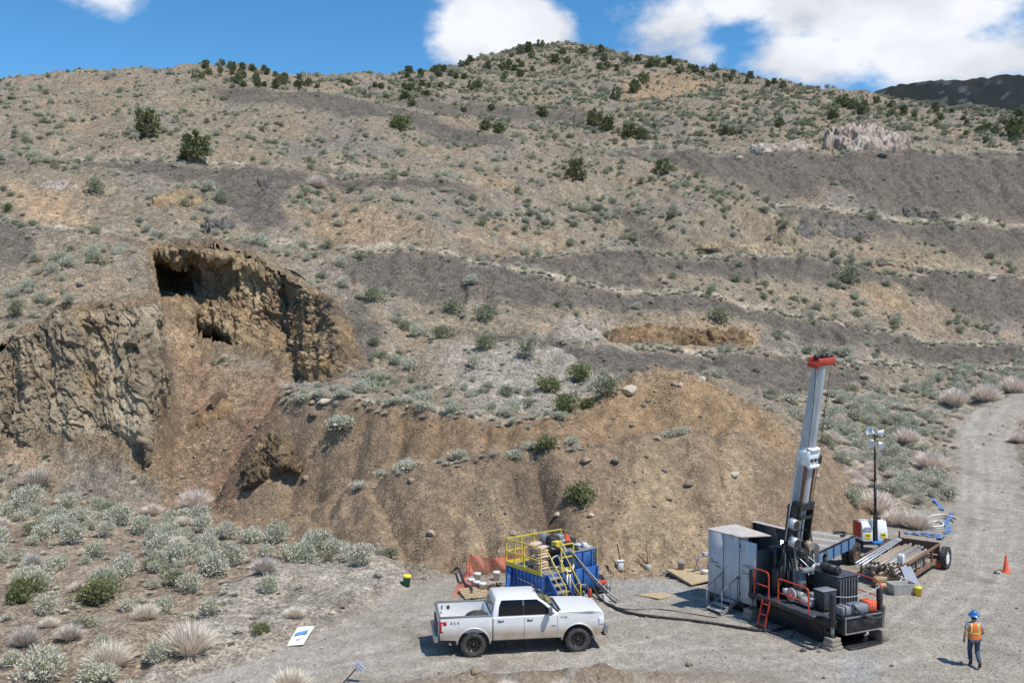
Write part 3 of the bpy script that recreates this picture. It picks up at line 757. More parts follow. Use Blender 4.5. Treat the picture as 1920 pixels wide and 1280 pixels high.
def cliff(name, ctrl, n, m, amp, pal, label, seed=0, tilt=0.35, sunk=.55, elong=.38, scale=2.2, edge=.14, ck=.42):
    """ctrl: columns of (px, py, Y) from crest to foot"""
    A = np.array([[unproj(*p) for p in col] for col in ctrl], float).transpose(1, 0, 2)
    S = upsample(A, n, m)
    dv, du = np.gradient(S, axis=(0, 1))
    nm = np.cross(dv, du); nm /= np.linalg.norm(nm, axis=-1, keepdims=True) + 1e-9
    if (nm[..., 1]).mean() > 0: nm = -nm
    x, y, z = S[..., 0] + seed, S[..., 1], S[..., 2]
    wx = x + .5 * fbm(x, y, z, scale * 1.5, 3); wz = z + .5 * fbm(x + 20, y, z, scale * 1.5, 3)
    along, across = wz + tilt * wx, wx - tilt * wz        # bedding dips across the face
    big = fbm(across, y * .6, along * .22, scale * 1.3, 3, .55, True)
    b0, v0 = blocks(across + 3, y, along * elong * .8, scale * .85, seed + 2)
    b1, v1 = blocks(across, y, along * elong, scale * .38, seed); b2, v2 = blocks(across + 9, y, along * elong * 1.4, scale * .17, seed + 1)
    crk = np.abs(fbm(across + 77, y, along * .3, scale * .7, 3))
    d = big * .50 + b0 * .50 + b1 * .46 + b2 * .26 - ck * np.clip(.14 - crk, 0, 1) / .14 + .16 * fbm(x, y, z, scale * .14, 3, .65)
    t = np.linspace(0, 1, n)[:, None]; q = np.linspace(0, 1, m)[None, :]
    ed = np.minimum(np.minimum(t, 1 - t) / edge, np.minimum(q, 1 - q) / .10)
    e = np.clip(ed * 1.15 - .30 + .55 * fbm(x + 7, y, z, scale * .9, 3, .6) * np.clip(1.6 - ed, 0, 1), 0, 1)
    S = S + nm * (d * amp * (0.1 + .9 * e) * (1 - .45 * t))[..., None]
    S = S - nm * ((1 - e) ** 2 * sunk)[..., None]
    n1 = fbm(across, y, along * .35, scale * 2.0, 4, .6); n2 = fbm(across + 60, y, along * .2, scale * .7, 4, .65); n5 = fbm(x + 13, y, z, scale * 1.5, 3); n3 = fbm(x, y + 50, z, scale * .35, 3, .7)
    c = np.zeros((n, m, 3)) + np.array(pal[0])
    def mixin(mk, k):
        nonlocal c
        mk = np.clip(mk, 0, 1)[..., None]; c = c * (1 - mk) + np.array(pal[k]) * mk
    mixin((n1 - .05) * 2.2, 1); mixin((-n1 - .25) * 1.8, 2); mixin((n2 - .5) * 2.0, 3); mixin((n3 - .45) * 2, 1); mixin((n5 - .2) * 1.6, 4)
    c = c * (1 + .18 * n3[..., None]) * (.80 + .22 * v0 + .30 * v1 + .30 * v2)[..., None] * (1 - .35 * np.clip(.12 - crk, 0, 1) / .12)[..., None]
    gj = np.clip(np.searchsorted(UU, S[..., 0] / S[..., 1]), 0, NU - 1); gi = np.clip(np.searchsorted(VV, S[..., 1]), 0, NV - 1)
    w = np.clip((.75 - e) * 1.4, 0, 1)[..., None]
    c = c * (1 - w) + colr[gi, gj] * w
    o = grid_mesh(name, S[..., 0], S[..., 1], S[..., 2], np.clip(c, .015, .8), None, M_ROCK)
    return tag(o, label, kind='structure')
OCH = [(0.44, 0.314, 0.187), (0.554, 0.4, 0.231), (0.246, 0.193, 0.146), (0.154, 0.131, 0.108), (0.506, 0.33, 0.165)]
TAN = [(0.409, 0.325, 0.227), (0.575, 0.454, 0.302), (0.258, 0.227, 0.189), (0.181, 0.159, 0.136), (0.515, 0.414, 0.291)]
LFT = [(.43, .335, .225), (.54, .435, .30), (.33, .265, .19), (.25, .20, .15), (.50, .36, .21)]
topA = [(-250, 640, 69.5), (-150, 642, 69.5), (-60, 648, 69.6), (-10, 652, 69.4), (25, 632, 69.8), (55, 612, 69.9), (90, 592, 70.1), (130, 574, 70.3), (165, 570, 70.7), (205, 566, 71.0), (240, 561, 71.6), (270, 559, 72.4), (296, 564, 73.4), (314, 640, 76)]
relief = [0, 0, .2, -.2, .5, 0, .15, -.3, .1, .3, -.2, -.3, .2, .6]
ctrl = []
for (px, py, Y), rf in zip(topA, relief):
    bot = float(np.interp(px, [-250, 0, 100, 200, 260, 300, 330], [880, 878, 862, 874, 890, 905, 910]))
    yb = hit(px, bot, 50).y + .3 if px > -59 else 65.4
    if px > 290: yb = 67.6 + (px - 296) * .06
    col = [(px - 2, py - 3, Y + .7)]
    for t, f in ((.07, .22), (.30, .42), (.55, .62), (.78, .82), (1, 1)):
        col.append((px + (8 * t if px > 200 else 0), py + (bot - py) * t, Y + (yb - Y) * f + rf * (1.0 if .2 < t < .9 else .25)))
    ctrl.append(col)
cliff('cliff', ctrl, 320, 420, .72, LFT, 'broken tan rock wall on the left of the open pit', 3, tilt=-.42, scale=2.5, ck=.24, edge=.2)
backw = [
 (262, [(470, 89.6), (478, 89.2), (488, 88.8), (505, 88.2), (525, 87.4), (540, 86.8), (552, 86.3), (564, 85.6)]),
 (282, [(462, 90.0), (470, 89.0), (480, 89.2), (500, 92), (528, 92), (545, 89), (556, 87), (568, 85.8)]),
 (302, [(455, 90.5), (468, 88.6), (480, 89.6), (502, 97), (530, 98), (548, 95), (560, 89), (576, 85.9)]),
 (330, [(449, 91), (464, 88.4), (482, 89.4), (508, 97), (534, 98.5), (552, 95), (566, 89), (602, 85.4)]),
 (356, [(449, 91.3), (468, 89.2), (490, 92.0), (516, 95.5), (545, 94.5), (566, 90.5), (600, 87.2), (646, 84.4)]),
 (382, [(450, 91.4), (475, 89.6), (505, 91.5), (545, 92.0), (590, 89.5), (612, 90), (634, 96), (660, 92)]),
 (410, [(453, 91.4), (480, 89.8), (510, 91.2), (550, 91.0), (592, 89.0), (614, 89.5), (636, 96), (664, 91)]),
 (432, [(459, 91.3), (485, 90.0), (515, 90.8), (555, 90.2), (595, 88.6), (622, 87.4), (645, 88), (668, 84.0)]),
 (458, [(468, 90.9), (495, 90.0), (525, 90.4), (560, 89.8), (595, 88.6), (620, 87.2), (645, 85.4), (670, 82.6)]),
 (490, [(480, 90.3), (505, 89.6), (535, 90.2), (568, 89.6), (600, 88.4), (625, 87.0), (650, 85.0), (674, 82.0)]),
 (520, [(497, 89.5), (520, 89.2), (548, 89.6), (580, 89.2), (612, 88.0), (638, 86.2), (662, 84.0), (686, 81.0)]),
 (548, [(513, 88.7), (535, 89.0), (565, 89.4), (598, 88.8), (632, 87.2), (660, 85.0), (684, 82.2), (706, 79.0)]),
 (572, [(526, 87.6), (546, 87.0), (572, 86.0), (606, 84.0), (640, 81.6), (668, 79.6), (696, 77.6), (726, 75.8)]),
 (598, [(540, 86.1), (556, 84.6), (580, 83.0), (610, 81.0), (640, 79.0), (668, 77.4), (696, 76.2), (724, 74.8)]),
 (624, [(556, 84.2), (572, 82.0), (594, 80.0), (618, 78.2), (644, 77.0), (668, 76.2), (692, 75.4), (718, 74.2)]),
 (656, [(628, 79.4), (640, 78.2), (652, 77.2), (664, 76.4), (676, 75.8), (688, 75.3), (700, 74.9), (712, 74.3)]),
 (700, [(688, 76.4), (690, 76.1), (693, 75.8), (696, 75.5), (699, 75.2), (702, 75.0), (705, 74.8), (708, 74.6)])]
cliff('cliff', [[(px, py, Y) for (py, Y) in l] for px, l in backw], 300, 380, .75, OCH, 'ochre back wall of the open pit with two dark hollows', 11, tilt=-.45, scale=2.6)
def outcrop(name, top, bot, prot, amp, pal, label, seed, n=60, m=90, scale=1.6, tilt=.3):
    ctrl = []
    for i, (a, b) in enumerate(zip(top, bot)):
        ya = hit(*a).y; yb = hit(*b).y
        endf = .25 if i in (0, len(top) - 1) else 1.0
        col = []
        for k, pr in enumerate((-.25, .3, .6, .5, .1)):
            t = k / 4
            py = a[1] + (b[1] - a[1]) * t; px = a[0] + (b[0] - a[0]) * t
            yt = hit(px, py).y
            col.append((px, py, .5 * yt + .5 * (ya + (yb - ya) * t) - prot * pr * endf))
        ctrl.append(col)
    return cliff(name, ctrl, n, m, amp, pal, label, seed, tilt, sunk=prot * .7 + .3, scale=scale, edge=.3, elong=.9)
PNK = [(.46, .375, .31), (.60, .50, .42), (.34, .27, .22), (.50, .32, .15), (.64, .55, .47)]
GRY = [(0.21, 0.189, 0.173), (0.294, 0.252, 0.21), (0.147, 0.131, 0.121), (0.315, 0.231, 0.147), (0.3, 0.25, 0.19)]
RST = [(0.375, 0.244, 0.138), (0.463, 0.312, 0.175), (0.25, 0.175, 0.125), (0.163, 0.125, 0.1), (0.27, 0.19, 0.13)]
DRK = [(0.25, 0.181, 0.112), (0.362, 0.256, 0.15), (0.163, 0.125, 0.088), (0.1, 0.081, 0.062), (0.36, 0.25, 0.14)]
outcrop('rock_outcrop', [(452, 905), (474, 848), (492, 790), (508, 778), (526, 800), (546, 848), (572, 868)], [(448, 930), (470, 928), (494, 924), (514, 916), (534, 908), (552, 898), (576, 884)], 1.5, .55, DRK, 'dark jagged outcrop beside the mouth of the pit', 5, 110, 110, 1.3, -.2)
outcrop('rock_outcrop', [(400, 760), (425, 732), (445, 738)], [(330, 800), (400, 802), (440, 780)], .8, .3, RST, 'low rusty ledge on the pit floor', 8, 50, 60, 1.2)
outcrop('rock_outcrop', [(1536, 262), (1560, 238), (1590, 226), (1620, 224), (1650, 238), (1690, 252), (1712, 268)], [(1536, 286), (1560, 288), (1590, 289), (1620, 290), (1650, 289), (1690, 286), (1714, 280)], 6.0, 2.0, PNK, 'pinkish white crag above the grey upper bench', 21, 80, 110, 4.0)
outcrop('rock_outcrop', [(1400, 276), (1440, 266), (1490, 260), (1530, 258)], [(1400, 285), (1440, 288), (1490, 288), (1535, 288)], 2.4, .8, PNK, 'low pinkish ledge left of the white crag', 25, 50, 80, 3.0, 1.2)
outcrop('rock_cut', [(1135, 620), (1180, 608), (1240, 606), (1300, 612), (1360, 614), (1425, 622)], [(1135, 646), (1180, 648), (1240, 650), (1300, 652), (1360, 653), (1425, 652)], .9, .75, RST, 'rusty road cut above the lowest bench', 31, 60, 150, 1.6, .5)
outcrop('rock_cut', [(850, 446), (890, 432), (940, 436), (990, 438), (1055, 450)], [(850, 468), (890, 472), (940, 474), (990, 476), (1055, 474)], 1.3, .5, TAN, 'tan road cut at mid slope above the centre', 37, 50, 110, 1.7)
outcrop('rock_cut', [(1290, 452), (1340, 446), (1400, 446), (1450, 452), (1500, 462)], [(1290, 472), (1340, 475), (1400, 481), (1450, 486), (1500, 490)], 1.4, .55, TAN, 'tan road cut below the scrubby knoll', 41, 50, 120, 1.8)
outcrop('rock_cut', [(1630, 488), (1680, 476), (1740, 478), (1800, 488), (1860, 500)], [(1630, 500), (1680, 505), (1740, 511), (1800, 515), (1860, 517)], 1.4, .55, TAN, 'long tan road cut on the right of the slope', 43, 50, 130, 1.8)
outcrop('rock_outcrop', [(280, 372), (310, 352), (345, 350), (385, 366)], [(280, 388), (310, 394), (345, 394), (385, 388)], 1.4, .5, OCH, 'ochre ledge below the two junipers', 47, 50, 70, 1.8)
outcrop('rock_outcrop', [(374, 418), (395, 408), (420, 406), (445, 416)], [(374, 434), (395, 437), (420, 438), (445, 434)], 1.6, .6, GRY, 'grey ledge over a small hollow above the pit', 51, 50, 60, 1.4)
outcrop('rock_outcrop', [(70, 345), (100, 332), (150, 338)], [(70, 358), (100, 362), (150, 360)], .8, .3, PNK, 'pale ledge near the left edge of the slope', 53, 30, 50, 1.4)
outcrop('rock_outcrop', [(1690, 392), (1725, 380), (1770, 388)], [(1690, 406), (1725, 410), (1775, 409)], 2.0, .8, GRY, 'dark grey crag on the upper right bench', 57, 50, 60, 2.0)
outcrop('rock_outcrop', [(480, 330), (510, 326), (545, 340)], [(480, 352), (510, 356), (545, 352)], .9, .5, GRY, 'grey broken ledge at the left middle of the slope', 59, 40, 60, 1.6)
outcrop('rock_outcrop', [(1500, 395), (1545, 388), (1600, 400), (1640, 410)], [(1490, 440), (1545, 452), (1600, 456), (1650, 462)], 1.4, .8, GRY, 'grey rocky spur in the right middle of the slope', 63, 60, 90, 2.2)
# dark wooded mountain far behind
def mountain():
    n, m = 70, 160
    u = np.linspace(1560, 2700, m); t = np.linspace(0, 1, n)
    top = np.interp(u, [1560, 1640, 1680, 1740, 1800, 1860, 1920, 2100, 2400, 2700], [215, 172, 158, 150, 147, 141, 139, 128, 140, 190])
    X = np.zeros((n, m)); Y = X.copy(); Zz = X.copy()
    for j in range(m):
        ztop = unproj(u[j], top[j], 1700)[2]
        Y[:, j] = 1100 + 600 * t ** .9; X[:, j] = (u[j] - 960) / FPX * Y[:, j]
        Zz[:, j] = ztop * (t ** 1.15) - 6 * (1 - t)
    Zz += 5 * t[:, None] * fbm(X, Y, 0 * X, 160, 4, .5) + 3.5 * fbm(X, Y, 0 * X, 14, 3) * t[:, None]
    nn = fbm(X, Y, Zz, 60, 5, .65); sn = fbm(X + 900, Y, Zz, 25, 4, .7) * 1.0 + (t[:, None] - .85) * 1.2
    c = np.zeros((n, m, 3)) + np.array((.016, .021, .021))
    mk = np.clip(nn * 1.4, 0, 1)[..., None]; c = c * (1 - mk) + np.array((.030, .031, .032)) * mk
    mk = np.clip((sn - .6) * 2, 0, .12)[..., None]; c = c * (1 - mk) + np.array((.42, .45, .5)) * mk
    o = grid_mesh('mountain', X, Y, Zz, c, None, M_ROCK)
    tag(o, 'dark wooded mountain with traces of snow behind the right ridge', kind='structure')
mountain()
# ------------------------------------------------------------------ plants
def leaf_mat(name, col, col2, var=.3, rough=.8):
    m = bpy.data.materials.new(name); m.use_nodes = True
    nt = m.node_tree; N, L = nt.nodes, nt.links
    b = N['Principled BSDF']; b.inputs['Roughness'].default_value = rough; b.inputs['Specular IOR Level'].default_value = .2
    at = N.new('ShaderNodeAttribute'); at.attribute_name = 'tint'
    oi = N.new('ShaderNodeObjectInfo')
    mx = N.new('ShaderNodeMixRGB'); mx.inputs[1].default_value = (*col, 1); mx.inputs[2].default_value = (*col2, 1)
    L.new(oi.outputs['Random'], mx.inputs[0])
    mr = N.new('ShaderNodeMapRange'); mr.inputs[3].default_value = 1 - var; mr.inputs[4].default_value = 1 + var
    L.new(at.outputs['Fac'], mr.inputs[0])
    mu = N.new('ShaderNodeMixRGB'); mu.blend_type = 'MULTIPLY'; mu.inputs[0].default_value = 1
    L.new(mx.outputs[0], mu.inputs[1]); L.new(mr.outputs[0], mu.inputs[2])
    L.new(mu.outputs[0], b.inputs['Base Color'])
    MAT[name] = m
    return m
leaf_mat('sage_leaf', (.49, .49, .365), (.60, .57, .45), .14)
leaf_mat('sage_dark', (.28, .29, .18), (.42, .41, .29))
leaf_mat('dry_twig', (.80, .69, .61), (.80, .72, .60), .25)
leaf_mat('pale_grass', (.56, .50, .40), (.46, .44, .35), .25)
leaf_mat('green_leaf', (.175, .20, .08), (.25, .25, .12))
leaf_mat('juniper_leaf', (.16, .18, .08), (.22, .225, .115), .3)
leaf_mat('bark', (.16, .125, .10), (.2, .16, .13), .2)
leaf_mat('twig_grey', (.56, .50, .45), (.60, .53, .45), .25)
def poly_mesh(name, V, F, tint, mtl, V2=None):
    me = bpy.data.meshes.new(name)
    me.from_pydata([tuple(v) for v in V], [], F)
    at = me.attributes.new('tint', 'FLOAT', 'POINT'); at.data.foreach_set('value', tint)
    me.materials.append(MAT[mtl]); me.update()
    return me
def bush_mesh(name, mtl, seed, n=420, h=.62, leaf=.075, lumps=9, up=.4, core=.28):
    rr = random.Random(seed); V, F, T = [], [], []
    L = []
    for k in range(lumps):
        a = rr.uniform(0, 6.283); d = rr.uniform(0, .33) if k else 0
        L.append((math.cos(a) * d, math.sin(a) * d, rr.uniform(.10, .28) * h / .62 + (.5 - d) * .22 * h, rr.uniform(.15, .27)))
    for k in range(n):
        cx, cy, cz, cr = rr.choice(L)
        v = Vector((rr.gauss(0, 1), rr.gauss(0, 1), rr.gauss(.35, .9))).normalized()
        p = Vector((cx, cy, cz)) + v * cr * rr.uniform(.72, 1.15)
        if p.z < .0: p.z = rr.uniform(0, .08)
        d = (v + Vector((rr.uniform(-.6, .6), rr.uniform(-.6, .6), up + rr.uniform(-.4, .6)))).normalized()
        sdv = d.cross(Vector((rr.gauss(0, 1), rr.gauss(0, 1), rr.gauss(0, 1)))).normalized()
        l = leaf * rr.uniform(.7, 1.6); w = leaf * rr.uniform(.35, .7); b = len(V)
        V += [p - d * l * .5 - sdv * w * .3, p - d * l * .2 + sdv * w * .6, p + d * l * .7, p + d * l * .1 - sdv * w * .6]
        F.append((b, b + 1, b + 2, b + 3)); t = rr.random(); T += [t * .6, t, t, t]
    # woody inner mass
    ic = bmesh.new(); bmesh.ops.create_icosphere(ic, subdivisions=1, radius=1)
    iv = [v.co.copy() for v in ic.verts]; jf = [[v.index for v in f.verts] for f in ic.faces]; ic.free()
    for (cx, cy, cz, cr) in L:
        b = len(V); r = cr * core
        for v in iv: V.append(Vector((cx, cy, cz)) + v * r * rr.uniform(.75, 1.1)); V[-1].z = max(V[-1].z, 0); T.append(0.0)
        F += [tuple(b + i for i in f) for f in jf]
    for k in range(26):
        a = rr.uniform(0, 6.283); q = Vector((math.cos(a) * .4, math.sin(a) * .4, rr.uniform(.05, .4) * h)); b = len(V)
        s = Vector((-math.sin(a), math.cos(a), 0)) * .012
        V += [Vector((0, 0, 0)) - s, Vector((0, 0, 0)) + s, q]; F.append((b, b + 1, b + 2)); T += [.1, .1, .2]
    return poly_mesh(name, V, F, T, mtl)
def fan_mesh(name, mtl, seed, n=300, h=.6, w=.012, spread=.5, base=.12):
    rr = random.Random(seed); V, F, T = [], [], []
    for k in range(n):
        a = rr.uniform(0, 6.283); o = rr.uniform(0, base)
        e = rr.random() ** .7 * spread
        p = Vector((math.cos(a) * o, math.sin(a) * o, 0))
        q = p + Vector((math.cos(a) * e + rr.gauss(0, .04), math.sin(a) * e + rr.gauss(0, .04), h * rr.uniform(.55, 1.0) * math.sqrt(max(.08, 1 - (e / (spread * 1.12)) ** 2))))
        mpt = p.lerp(q, .55) + Vector((rr.gauss(0, .02), rr.gauss(0, .02), .05 * h))
        s = Vector((-math.sin(a + rr.gauss(0, .8)), math.cos(a + rr.gauss(0, .8)), 0)) * w * rr.uniform(.6, 1.4)
        b = len(V); t = rr.random()
        V += [p - s * .6, p + s * .6, mpt + s, mpt - s, q]; F += [(b, b + 1, b + 2, b + 3), (b + 3, b + 2, b + 4)]; T += [t * .3, t * .3, t, t, t]
    return poly_mesh(name, V, F, T, mtl)
def juniper_parts(seed, n=1500, h=1.0, wid=1.0, mtl='juniper_leaf'):
    """unit tree: height 1, crown width about wid"""
    rr = random.Random(seed); V, F, T = [], [], []
    tr = MB()
    tr.tube([(0, 0, -.05), (.01, 0, .15), (-.02, .02, .35), (.0, 0, .6)], [.05, .042, .032, .015], 7)
    L = []
    nl = 15
    for k in range(nl):
        a = k * 2.4 + rr.uniform(-.4, .4); z = .18 + .70 * (k / nl) + rr.uniform(-.05, .05)
        d = wid * .36 * math.sqrt(max(.03, 1 - ((z - .38) / .62) ** 2)) * rr.uniform(.45, 1.05)
        c = Vector((math.cos(a) * d, math.sin(a) * d, z)); L.append((c, rr.uniform(.11, .19) * (1.15 - .45 * z)))
        tr.tube([(0, 0, z * .45), (c * .55 + Vector((0, 0, z * .1)))[:], c[:]], [.022, .014, .006], 5)
    for k in range(n):
        c, cr = rr.choice(L)
        v = Vector((rr.gauss(0, 1), rr.gauss(0, 1), rr.gauss(.1, 1.1))).normalized()
        p = c + v * cr * rr.uniform(.4, 1.15)
        d = (v + Vector((rr.uniform(-.5, .5), rr.uniform(-.5, .5), rr.uniform(0, 1.0)))).normalized()
        s = d.cross(Vector((rr.gauss(0, 1), rr.gauss(0, 1), rr.gauss(0, 1)))).normalized()
        l = .055 * rr.uniform(.7, 1.6); w = .028 * rr.uniform(.6, 1.4); b = len(V)
        V += [p - d * l * .5, p + s * w, p + d * l, p - s * w]; F.append((b, b + 1, b + 2, b + 3)); t = rr.random(); T += [t * .5, t, t, t]
    crown = poly_mesh('crown', V, F, T, mtl)
    to = tr.build('trunk', MAT['bark']); tm = to.data
    bpy.data.objects.remove(to)
    at = tm.attributes.new('tint', 'FLOAT', 'POINT'); at.data.foreach_set('value', [.5] * len(tm.vertices))
    return crown, tm
SAGE = [bush_mesh('sagebrush', 'sage_leaf', 100 + i, 1500, .58 + .05 * (i % 3), .042) for i in range(5)]
SAGED = [bush_mesh('sagebrush', 'sage_dark', 200 + i, 1200, .6 + .05 * (i % 3), .045) for i in range(4)]
DRYB = [fan_mesh('dry_shrub', 'dry_twig', 300 + i, 900, .58, .006, .52, .14) for i in range(4)]
GREY = [fan_mesh('grey_shrub', 'twig_grey', 340 + i, 700, .58, .007, .5, .14) for i in range(2)]
GRASS = [fan_mesh('grass_tuft', 'pale_grass', 400 + i, 90, .5, .03, .5, .14) for i in range(4)]
GREEN = [bush_mesh('green_shrub', 'green_leaf', 500 + i, 1700, .68, .045, 10, .8, .45) for i in range(3)]
JUN = [juniper_parts(600 + i, 1500, 1, (1.0, 1.15, .9, 1.3)[i]) for i in range(4)]
rnd = random.Random(5); nrs = np.random.RandomState(12)
# area that each node of the sheet stands for
dY = np.gradient(VV)[:, None]; dX = VV[:, None] * np.gradient(UU)[None, :]
AREA = dY * dX
INV = (PX > -60) & (PX < 1985) & (PY < 1330) & VIS & (GY > 24)
clump = np.clip(fbm(GX, GY, 0 * GX, 9.0, 3, .6) * 1.3 + .65, .05, 2)
fine = np.clip(fbm(GX + 70, GY, 0 * GX, 3.0, 2) * 1.5 + .8, .1, 2.2)
steep = ROCKZ > .25
lowz = np.clip(1 - Z['pad'] - Z['dump'] - Z['talus'] * .93 - Z['scree'] - Z['gravel'] * .8 - Z['orange'] * .75 - Z['sand'] * .6, 0, 1)
upper = zone([(600, 160), (1060, 70), (1500, 150), (1940, 205), (1940, 290), (1700, 270), (1540, 290), (1100, 262), (960, 240), (800, 200), (640, 180)], 5)
mids = zone([(820, 360), (1000, 380), (1290, 330), (1480, 400), (1480, 470), (1200, 470), (1060, 470), (870, 440)], 5)
rights = zone([(1500, 520), (1600, 510), (1780, 560), (1920, 610), (1920, 650), (1700, 610), (1500, 580)], 5)
sagebelt = zone([(-60, 930), (120, 950), (300, 960), (560, 1000), (760, 1060), (640, 1075), (430, 1060), (300, 1110), (-60, 1110)], 5)
D_sage = (hillmask * .30 + upper * .60 + mids * .50 + rights * .40 + Z['flatl'] * .16 + sagebelt * 1.25 + Z['field'] * 1.5) * lowz * clump * fine
D_sage = np.where(steep, 0, D_sage) * INV * 1.35
D_sage = D_sage * ((GY > 62) | (Z['flatl'] > .3) | (Z['field'] > .3))
D_sage = D_sage * np.where(hillmask > .5, np.clip(fbm(GX - 40, GY, 0 * GX, 5.0, 3, .7) * 2.2 + .9, .05, 3), 1)
D_dry = (Z['flatl'] * .07 + sagebelt * .1 + Z['field'] * .40 + hillmask * .006) * lowz * clump * INV * ~steep
D_grass = (hillmask * .16 + upper * .25 + Z['flatl'] * .55 + Z['field'] * .5 + Z['talus'] * .035 + Z['gravel'] * .08 + Z['dump'] * .012) * np.clip(lowz + .15, 0, 1) * fine * INV * ~steep
def sample(D):
    lam = (D * AREA).ravel(); n = nrs.poisson(lam.sum())
    k = nrs.choice(lam.size, n, p=lam / lam.sum())
    i, j = np.unravel_index(k, D.shape)
    x, y = GX[i, j] + nrs.uniform(-.5, .5, n) * dX[i, j], GY[i, j] + nrs.uniform(-.5, .5, n) * dY[i, 0]
    ok = (np.abs(x / y) < .7) & (y < 350)
    return [(x[q], y[q], zat(x[q], y[q]), i[q], j[q]) for q in range(n) if ok[q]]
PROTO = {}
def scatter(name, items, meshes, label, mtl_parts=None):
    """items: (x, y, z, rz, s, sz, index): one object that carries all of them"""
    pc = bpy.data.collections.new(name + '_shapes')
    for k, me in enumerate(meshes):
        o = bpy.data.objects.new('%s_shape_%02d' % (name, k), me); pc.objects.link(o)
    me = bpy.data.meshes.new(name); n = len(items)
    me.vertices.add(n); A = np.array([i[:3] for i in items], np.float32); me.vertices.foreach_set('co', A.ravel())
    a = me.attributes.new('rot', 'FLOAT_VECTOR', 'POINT'); a.data.foreach_set('vector', np.array([(i[7], i[8], i[3]) if len(i) > 7 else (0, 0, i[3]) for i in items], np.float32).ravel())
    a = me.attributes.new('size', 'FLOAT_VECTOR', 'POINT'); a.data.foreach_set('vector', np.array([(i[4], i[4], i[5]) for i in items], np.float32).ravel())
    a = me.attributes.new('which', 'INT', 'POINT'); a.data.foreach_set('value', np.array([i[6] for i in items], np.int32))
    o = bpy.data.objects.new(name, me); COL.objects.link(o)
    g = bpy.data.node_groups.new(name, 'GeometryNodeTree')
    g.interface.new_socket('Geometry', in_out='INPUT', socket_type='NodeSocketGeometry'); g.interface.new_socket('Geometry', in_out='OUTPUT', socket_type='NodeSocketGeometry')
    N, L = g.nodes, g.links
    gi = N.new('NodeGroupInput'); go = N.new('NodeGroupOutput'); ip = N.new('GeometryNodeInstanceOnPoints'); ci = N.new('GeometryNodeCollectionInfo')
    ci.inputs['Collection'].default_value = pc; ci.inputs['Separate Children'].default_value = True; ci.inputs['Reset Children'].default_value = True
    def na(nm, t):
        x = N.new('GeometryNodeInputNamedAttribute'); x.data_type = t; x.inputs['Name'].default_value = nm; return x.outputs['Attribute']
    L.new(gi.outputs[0], ip.inputs['Points']); L.new(ci.outputs[0], ip.inputs['Instance']); ip.inputs['Pick Instance'].default_value = True
    L.new(na('which', 'INT'), ip.inputs['Instance Index']); L.new(na('rot', 'FLOAT_VECTOR'), ip.inputs['Rotation']); L.new(na('size', 'FLOAT_VECTOR'), ip.inputs['Scale'])
    L.new(ip.outputs[0], go.inputs[0])
    md = o.modifiers.new('scatter', 'NODES'); md.node_group = g
    return tag(o, label, kind='stuff')
def near_thing(px, py):
    best = None
    for (nm, qx, qy) in (('the pickup', 970, 1180), ('the fallen white board', 566, 1199), ('the blue mud tank', 1030, 1070), ('the drill rig', 1530, 1130), ('the light tower', 1630, 1010), ('the rod trailer', 1720, 1050), ('the pit mouth', 390, 940), ('the dark outcrop', 510, 860),
                         ('the top of the spoil heap', 1230, 700), ('the pit rim', 450, 470), ('the orange road cut', 1280, 630), ('the left cliff', 150, 700), ('the two upper junipers', 320, 270), ('the haul road', 1840, 800), ('the left edge', 0, 1100), ('the blue hose pile', 1745, 985), ('the traffic cone', 1886, 1060), ('the white crag', 1620, 255), ('the summit', 1060, 90), ('the orange scar', 1270, 160), ('the pinkish ledge', 1460, 275), ('the right road cut', 1745, 495), ('the scrubby knoll', 1380, 400)):
        d = (px - qx) ** 2 + (py - qy) ** 2
        if best is None or d < best[0]: best = (d, nm, qx, qy)
    _, nm, qx, qy = best
    dx, dy = px - qx, py - qy
    w = ('right of ' if dx > 0 else 'left of ') if abs(dx) > abs(dy) else ('in front of ' if dy > 0 else 'behind ')
    if nm == 'the left edge': w = 'near '
    return w + nm
def area_of(x, y): return near_thing(*proj(x, y, zat(x, y)))
def put(mesh, name, x, y, s, sz, label, cat, group, dz=-.04):
    o = bpy.data.objects.new(name, mesh); COL.objects.link(o)
    o.location = (x, y, zat(x, y) + dz * s); o.scale = (s, s, sz); o.rotation_euler = (0, 0, rnd.uniform(0, 6.283))
    return tag(o, label, cat, group)
def size_word(s, a, b): return 'small ' if s < a else ('large ' if s > b else '')
sage = []
for (x, y, z, i, j) in sample(D_sage):
    near = Z['flatl'][i, j] > .4
    fld = Z['field'][i, j] > .4
    s = rnd.lognormvariate(-.25, .48) * (1.3 if near else 1.25 if fld else 1.05)
    if upper[i, j] > .5: s *= 1.05
    s = min(max(s, .25), 1.9)
    dark = rnd.random() < (.10 if near else .02 if fld else .45 + .3 * upper[i, j])
    sage.append((x, y, z, s, s * rnd.uniform(.75, 1.15), dark))
